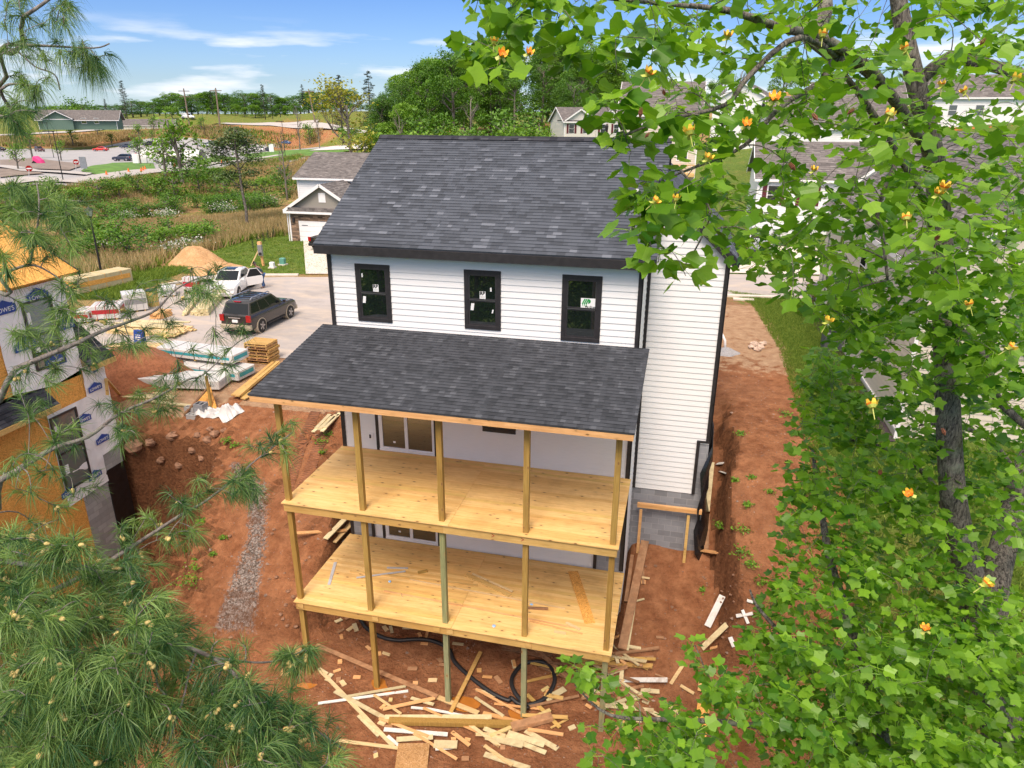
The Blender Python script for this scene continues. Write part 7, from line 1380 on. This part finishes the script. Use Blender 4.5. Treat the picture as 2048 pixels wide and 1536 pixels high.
pine('dense long-needled pine with small yellow pollen cones, filling the lower left corner',(T1,[.20,.17,.12,.08,.03]),[
  ([ly(7.6)]+D((-100,1240,2.9),(60,1240,2.8),(147,1250,2.7),(217,1258,2.7),(290,1276,2.65),(366,1293,2.6),(422,1314,2.6),(466,1346,2.6),(484,1378,2.6),(510,1443,2.6),(533,1498,2.6),(560,1545,2.6)),[.045,.03,.022,.018,.016,.014,.013,.012,.010,.009,.008,.007,.005]),
  (D((393,1305,2.6),(378,1346,2.55),(366,1399,2.5),(335,1490,2.5)),[.007,.006,.005,.003]),(D((445,1330,2.6),(437,1355,2.6),(413,1440,2.55)),[.007,.006,.004]),(D((319,1290,2.6),(313,1361,2.55),(331,1390,2.5)),[.006,.005,.003]),(D((466,1346,2.6),(520,1400,2.6),(600,1440,2.7),(690,1500,2.8)),[.008,.007,.005,.003]),(D((533,1498,2.6),(580,1510,2.6),(610,1545,2.6)),[.006,.005,.003]),
  (D((430,1316,2.6),(510,1325,2.7),(560,1320,2.8),(610,1300,2.8)),[.007,.006,.005,.003]),
  ([ly(7.0)]+D((-60,1420,2.8),(80,1430,2.6),(200,1450,2.6),(300,1500,2.6)),[.04,.028,.018,.012,.006]),([ly(8.0)]+D((-60,1120,3.1),(60,1130,3.0),(180,1140,3.0),(280,1150,3.0)),[.035,.022,.014,.01,.005])],
  [([(-30,1060),(150,1090),(290,1110),(290,1200),(200,1260),(-30,1260)],62,2.6,3.2,.12,78,.45,.75),([(-30,1230),(300,1230),(380,1290),(380,1400),(250,1450),(-30,1420)],80,2.3,2.9,.12,84,.5,.75),([(-30,1400),(420,1380),(500,1440),(540,1580),(-30,1580)],85,2.3,2.9,.12,84,.5,.5),([(380,1290),(470,1310),(560,1400),(650,1440),(730,1560),(500,1580),(420,1450)],66,2.4,3.0,.115,72,.5,.35),([(540,1300),(620,1290),(630,1330),(560,1350)],7,2.7,2.9,.095,90,.4,.4),([(290,1220),(370,1240),(360,1300),(300,1290)],8,2.6,2.8,.095,90,.4,.8)])
# ================================================================ debris on the clay
def a_(x,y): return (500+x/3.413,1180+y/3.413)
def b_(x,y): return (1000+x/3.16,1050+y/3.16)
GD='boards strewn on the clay below the decks'
DB_=[(a_,455,390,1280,745,.14,.04,REDW,'long reddish board running down from the first deck post'),(a_,1280,740,1560,850,.15,.04,PINEW,'yellow board overlapping the middle of the long reddish board'),(a_,1590,850,1850,915,.13,.04,CEDAR,'orange board end at the foot of the fourth post'),
(a_,475,550,980,1075,.11,.04,PINEW,'long narrow yellow board slanting down beside the pine tips'),(a_,580,700,950,900,.13,.03,PINEX,'pale board crossing under the narrow yellow one'),(a_,640,745,1065,670,.09,.02,PINEX,'upper of two pale bent strips before the second post'),(a_,465,780,1080,695,.09,.02,WHITEB,'lower of two pale bent strips before the second post'),
(a_,1370,850,1575,435,.12,.04,RIM,'brown board standing across the others right of the middle post'),(a_,1100,750,1255,795,.10,.03,PINEX,'short greenish pale board left of the white bent strip'),(a_,1100,812,1220,822,.08,.02,WHITEB,'short end of the bent white strip'),(a_,1215,820,1625,900,.08,.02,WHITEB,'long white bent strip lying above the heavy beam'),
(a_,920,880,1650,878,.16,.03,PINEX,'pale yellow board behind the heavy beam'),(a_,950,910,1790,932,.17,.14,POST,'heavy square beam lying in the middle of the yard'),(a_,1785,960,2060,885,.24,.14,REDW,'thick dark red timber at the foot of the fourth post'),(a_,1640,1020,2050,840,.11,.05,PINEW,'yellow board poking out under the dark red timber'),
(a_,1610,1020,1865,1078,.22,.02,PINEX,'pale flat board left of the two fanned pale boards'),(a_,1760,985,2010,1065,.20,.02,PINEX,'middle pale flat board below the dark red timber'),(a_,1880,965,2100,1090,.16,.02,PINEX,'right pale board of the fan below the dark red timber'),
(a_,915,965,1350,1000,.13,.02,WHITEB,'creamy straight board just below the heavy beam'),(a_,1000,1035,1250,1018,.16,.02,PINEX,'pale yellow board touching the wafer board sheet'),(a_,1255,1062,1415,1066,.26,.02,PINEX,'wide pale yellow board right of the wafer board sheet'),(a_,1265,1096,1380,1086,.10,.02,WHITEB,'white strip on the wide pale yellow board'),(a_,940,1005,1020,1075,.09,.02,WHITEB,'short white strip at the sheet corner'),
(a_,1600,1080,1790,1215,.10,.04,PINEW,'narrow board near the bottom centre edge'),(a_,1600,1135,1910,1235,.16,.03,PINEX,'wide yellow board at the very bottom centre'),(a_,740,865,880,1005,.10,.03,PINEX,'pale board parallel to the long narrow yellow one'),(a_,1000,1205,1155,1095,.07,.04,PINEW,'small stick lying on the wafer board sheet'),(a_,235,590,330,395,.32,.02,OSB2,'orange wafer board strip behind the pine tip at the left'),
(b_,915,122,770,805,.26,.10,REDW,'long wide reddish plank along the right side of the decks'),(b_,862,440,803,805,.09,.05,PINEX,'pale edge board beside the long wide reddish plank'),(b_,835,200,795,495,.12,.05,REDW,'narrow reddish board between the deck and the long plank'),(b_,880,340,945,350,.08,.03,PINEW,'short board tip crossing right of the long plank'),(b_,903,280,905,382,.08,.03,REDW,'short upright-lying board right of the long plank'),(b_,860,490,912,476,.07,.02,PINEX,'small pale piece touching the long plank'),
(b_,725,838,1005,800,.09,.06,REDW,'long round-edged stick at the pile by the last post'),(b_,835,858,970,846,.09,.06,REDW,'shorter stick under the long round-edged stick'),(b_,800,780,890,796,.10,.05,PINEX,'small pale board on top of the pile by the last post'),(b_,800,850,935,925,.07,.04,RIM,'board slanting through the pile by the last post'),(b_,500,905,960,935,.16,.05,RIM,'long yellow board through the pile by the last post'),(b_,690,962,760,935,.06,.03,PINEX,'little stick before the last post'),(b_,770,920,765,988,.12,.03,PINEX,'short pale board standing out of the pile'),(b_,640,1012,1055,1014,.17,.03,WHITEB,'wide white board across the foot of the last post'),(b_,980,950,1070,980,.05,.02,REDW,'thin reddish stick right of the pile'),(b_,690,1045,785,985,.06,.03,PINEW,'thin stick over the wide white board'),
(b_,200,775,440,985,.14,.05,REDW,'reddish board slanting under the lower deck, right of the pipe loop'),(b_,15,790,330,832,.14,.04,MUDB,'muddy board lying under the deck edge'),(b_,500,850,740,900,.14,.04,REDW,'reddish board under the deck by the last post'),(b_,490,1040,575,1125,.16,.04,REDW,'short red board amid the tulip leaves'),(b_,700,1250,870,1425,.14,.04,REDW,'pinkish board seen through the tulip leaves'),(b_,290,1110,410,1040,.20,.02,PINEX,'wide pale board inside the pipe loop edge'),
(b_,1310,650,1405,455,.20,.02,WHITEB,'white board slanting up in the right yard'),(b_,1275,790,1432,640,.20,.02,PINEX,'pale yellow board below the white one in the right yard'),(b_,1560,480,1640,502,.16,.02,WHITEB,'white board by the leaves at the right yard edge'),(b_,1490,590,1595,572,.14,.02,WHITEB,'white board of the small cross in the right yard'),(b_,1530,545,1567,632,.10,.02,WHITEB,'other white board of the small cross'),(b_,1452,720,1478,782,.14,.02,WHITEB,'small white board left of the leaves'),
(b_,1078,1008,1165,875,.10,.02,PINEW,'yellow board alone in the middle of the right yard'),(b_,1140,1020,1225,1072,.11,.02,PINEW,'yellow board just below the lone one in the right yard'),(b_,1065,1150,1152,1212,.13,.02,PINEW,'lowest yellow board of the right yard'),(b_,1270,1000,1262,1060,.13,.02,CEDAR,'short board end by the orange strip'),(b_,1290,1120,1245,1470,.34,.02,OSB,'long orange wafer board strip under the right leaves'),
(b_,175,1300,400,1335,.10,.04,CEDAR,'orange board beside the thick dark red timber'),(b_,320,1290,430,1232,.06,.03,RIM,'thin stick right of the thick dark red timber'),(a_,1725,395,2010,470,.12,.03,MUDB,'muddy board lying flat right of the clay mound'),
(lambda x,y:(x,y),590,1091,695,1084,.16,.04,CEDAR,'reddish board bridging to the left edge of the lower deck'),(lambda x,y:(x,y),652,1086,700,1036,.2,.04,PINEX,'left plank of the pair propped at the lower deck corner'),(lambda x,y:(x,y),668,1088,705,1048,.2,.04,PINEW,'right plank of the pair propped at the lower deck corner'),(lambda x,y:(x,y),685,1088,697,1082,.2,.04,GREYB,'grey block end on the lower deck corner'),
(lambda x,y:(x,y),1424,928,1414,1026,.16,.03,PINEX,'long pale strip standing in the trench beside the wing'),(lambda x,y:(x,y),1416,1030,1412,1102,.14,.04,REDW,'brown board at the bottom of the trench'),(lambda x,y:(x,y),1434,930,1447,929,.2,.02,WHITEB,'grey-white offcut on the trench edge'),(lambda x,y:(x,y),1440,945,1454,950,.12,.02,WHITEB,'small white triangle offcut on the clay bank'),(lambda x,y:(x,y),1404,1103,1436,1108,.2,.03,CEDAR,'orange board lying below the black sheeting')]
for (f,x1_,y1_,x2_,y2_,w_,h_,m,lab) in DB_: lying('board',lab,'board',f(x1_,y1_),f(x2_,y2_),w_,h_,m,grp=GD,dz=random.uniform(0,.05) if w_<.3 else 0)
rq=random.Random(41)
for i in range(30):
    x,y=rq.uniform(1070,1320),rq.uniform(1300,1450); an=rq.uniform(-.5,.9); l=rq.uniform(18,70); m,cn=rq.choice(((REDW,'reddish'),(PINEX,'pale'),(RIM,'yellow-brown'),(MUDB,'muddy')))
    lying('board',cn+' board in the jumbled pile around the foot of the last deck post','board',(x-l*math.cos(an),y-l*.8*math.sin(an)),(x+l*math.cos(an),y+l*.8*math.sin(an)),rq.uniform(.07,.16),.035,m,grp='boards in the pile at the last deck post',dz=rq.uniform(0,.12))
for i in range(14):
    x,y=rq.uniform(650,1040),rq.uniform(1380,1500); an=rq.uniform(-.3,.8); l=rq.uniform(20,75); m,cn=rq.choice(((PINEX,'pale'),(PINEW,'yellow'),(CEDAR,'orange-brown')))
    lying('board','loose '+cn+' board in the jumble before the middle deck posts','board',(x-l*math.cos(an),y-l*.8*math.sin(an)),(x+l*math.cos(an),y+l*.8*math.sin(an)),rq.uniform(.07,.14),.03,m,grp='boards jumbled before the middle posts',dz=rq.uniform(0,.06))
# two sheets
for f,x,y,w_,h_,rz,m,lab in ((a_,1110,1150,.85,.75,.25,OSB2,'square sheet of weathered wafer board at the bottom centre'),):
    p=hit(*f(x,y)); mb=MB(); mb.box(-w_/2,w_/2,-h_/2,h_/2,0,.015); o=mb.build('wafer_board_sheet',m); o.location=(float(p[0]),float(p[1]),float(p[2])+.07); o.rotation_euler=(R(8),0,rz); tag(o,lab,'board')
SC=[(615,495,.16,90),(595,555,.22,-25),(730,600,.2,0),(635,640,.2,60),(605,620,.2,90),(930,445,.22,25),(885,445,.14,85),(1095,265,.4,0),(925,270,.2,60),(965,275,.26,80),(1210,300,.36,100),(1110,543,.26,0),(1247,620,.24,0),(1300,485,.16,60),(1420,372,.3,10),(1565,553,.14,90),(1620,598,.26,5),(1695,618,.3,60),(1800,512,.3,80),(2015,680,.24,-40),(1925,795,.2,90),(910,800,.26,-50),(720,260,.28,75),(690,265,.26,-45),(620,285,.22,-35),(625,325,.16,80),(605,215,.2,-30),(650,170,.26,10),(675,190,.24,-30),(900,915,.2,30),(945,940,.22,-15),(1485,1025,.16,20),(1470,1155,.2,0),(1550,970,.1,0),(1725,1080,.16,90),(735,745,.1,20),(960,755,.1,0),(860,1135,.14,-30),(1390,1020,.12,90),(1190,372,.2,5),(1160,310,.16,70),(810,400,.18,50),(1130,640,.14,0),(1330,515,.3,10),(540,600,.3,-60),(500,560,.3,40)]
SCB=[(1010,715,.2,5),(905,365,.16,90),(560,1150,.2,40),(820,1060,.22,50),(860,1100,.3,-20),(620,960,.2,30),(560,990,.25,-50),(740,860,.24,80),(780,870,.24,50),(700,830,.2,60),(730,720,.2,-30),(755,1110,.24,70),(900,1075,.2,60),(640,880,.3,70),(455,1285,.2,-30),(1000,1240,.25,5),(860,1240,.3,10),(780,1140,.3,60),(850,1150,.3,-40),(920,1120,.2,30),(1350,780,.2,-20),(310,1060,.2,30),(205,1150,.22,85),(90,880,.24,80)]
cols=[(PINEX,'pale'),(PINEW,'yellow'),(CEDAR,'orange-brown'),(REDW,'reddish')]
POSTX=[0,617,752,896,1047,1213,1290,3000]; ZN=['left of the first deck post','between the first and second deck posts','between the second and middle deck posts','between the middle and fourth deck posts','between the fourth and last deck posts','just right of the last deck post','in the right yard']
LST=[]
for f,S in ((a_,SC),(b_,SCB)):
    for (x,y,l,ang) in S:
        px,py=f(x,y); dx,dy=math.cos(R(ang))*7.5*l/.2,math.sin(R(ang))*5.5*l/.2; ci=int((x*7+y*3)%4); zn=ZN[max(i for i in range(7) if px>=POSTX[i])]; size='small' if l<.2 else 'short'
        o=lying('offcut',f'{size} {cols[ci][1]} wood offcut on the clay {zn}','offcut',(px-dx,py-dy),(px+dx,py+dy),.10 if ang%3 else .14,.03,cols[ci][0],grp='wood offcuts on the clay'); LST.append((px,o))
from collections import defaultdict
dd=defaultdict(list)
for px,o in LST: dd[o['label']].append((px,o))
ORD=['leftmost','second from left','third from left','fourth from left','fifth from left','sixth from left']
for lab,L_ in dd.items():
    if len(L_)>1:
        L_.sort(key=lambda t:t[0])
        for i,(px,o) in enumerate(L_):
            w_=('rightmost' if i==len(L_)-1 else ORD[min(i,5)]); o['label']=f'{w_} {lab}'.replace('wood offcut','offcut').replace(' on the clay','')
# corrugated black pipe
pp_=[a_(*q) for q in ((745,195),(790,265),(860,315),(940,345),(1020,355),(1100,350),(1200,350),(1290,375),(1360,420),(1395,500),(1480,585),(1560,650),(1660,720),(1760,765))]+[b_(*q) for q in ((70,1105),(120,1140),(190,1145),(270,1115),(325,1050),(345,980),(320,915),(270,880),(205,875),(140,895),(90,950),(72,1020),(90,1080),(135,1140),(180,1190))]
sk=Skel(); W=[]
for i,q in enumerate(pp_): h_=hit(*q); W.append(h_+V(0,0,.07+(.10 if i>24 else 0)))
Q=[]
for i in range(len(W)-1):
    p0,p1,p2,p3=W[max(i-1,0)],W[i],W[i+1],W[min(i+2,len(W)-1)]
    for t in np.linspace(0,1,14)[:-1]: Q.append(.5*((2*p1)+(-p0+p2)*t+(2*p0-5*p1+4*p2-p3)*t*t+(-p0+3*p1-3*p2+p3)*t**3))
mb=MB(); mb.tube(Q,[.058+.009*(i%2) for i in range(len(Q))],10); tag(mb.build('corrugated_pipe',PIPE,smooth=True),'black corrugated drain pipe snaking under the decks and looping at the fourth post','pipe')
# loose stones and crumbs of soil
rng=np.random.default_rng(3); V_=[];F_=[];C_=[]; n=6500; X=rng.uniform(-8,12.5,n); Y=rng.uniform(-8.5,12,n); ok=~((X>-1.8)&(X<9.9)&(Y>-.2)); X,Y=X[ok],Y[ok]; Z=HA(X,Y); S=rng.uniform(.008,.03,len(X))*np.where(rng.uniform(size=len(X))>.97,3,1)
for x,y,z,s in zip(X,Y,Z,S):
    b=len(V_); j=rng.uniform(.6,1.3,6)*s; V_+=[(x+j[0],y,z),(x,y+j[1],z),(x-j[2],y,z),(x,y-j[3],z),(x,y,z+j[4]*.8)]; F_+=[(b,b+1,b+4),(b+1,b+2,b+4),(b+2,b+3,b+4),(b+3,b,b+4)]; C_+=[rng.uniform()]*4
mb=MB(); mb.v=V_;mb.f=F_;mb.r=C_;mb.m=[0]*len(F_); tag(mb.build('loose_stones',M('stones',(.40,.27,.20),.9,var=.3,rv=.5)),'small loose stones and clods scattered over the red clay','stones',kind='stuff')

# rocks in the pit face
ROCK=M('cliff rock',(.27,.15,.09),.9,var=.35,scale=8,bmp=.8,bs=14)
for i,(px,py,r_) in enumerate(((268,893,.34),(300,885,.2),(345,872,.22),(385,900,.2),(405,915,.18),(415,880,.2),(322,920,.18),(360,930,.2),(395,870,.15),(430,868,.18),(448,862,.15),(420,858,.14))):
    p=hit(px,py); blob('rock',('largest brown' if r_>.3 else 'brown')+' rock sticking out of the dug pit face','rock',p,r_,ROCK,'rocks in the pit face' if r_<.3 else None,seed=50+i,flat=.75)
for i in range(46):
    px,py=rng.uniform(440,640),rng.uniform(850,1280); p=hit(px,py); blob('stone','small stone lying on the clay ramp left of the decks','stone',p+V(0,0,.02),float(rng.uniform(.03,.075)),ROCK,'stones on the clay ramp',seed=90+i,flat=.6)
for i in range(40):
    px,py=rng.uniform(1290,1520),rng.uniform(1130,1350); p=hit(px,py); blob('stone','small stone lying on the clay of the right yard','stone',p+V(0,0,.015),float(rng.uniform(.02,.06)),ROCK,'stones in the right yard',seed=190+i,flat=.6)
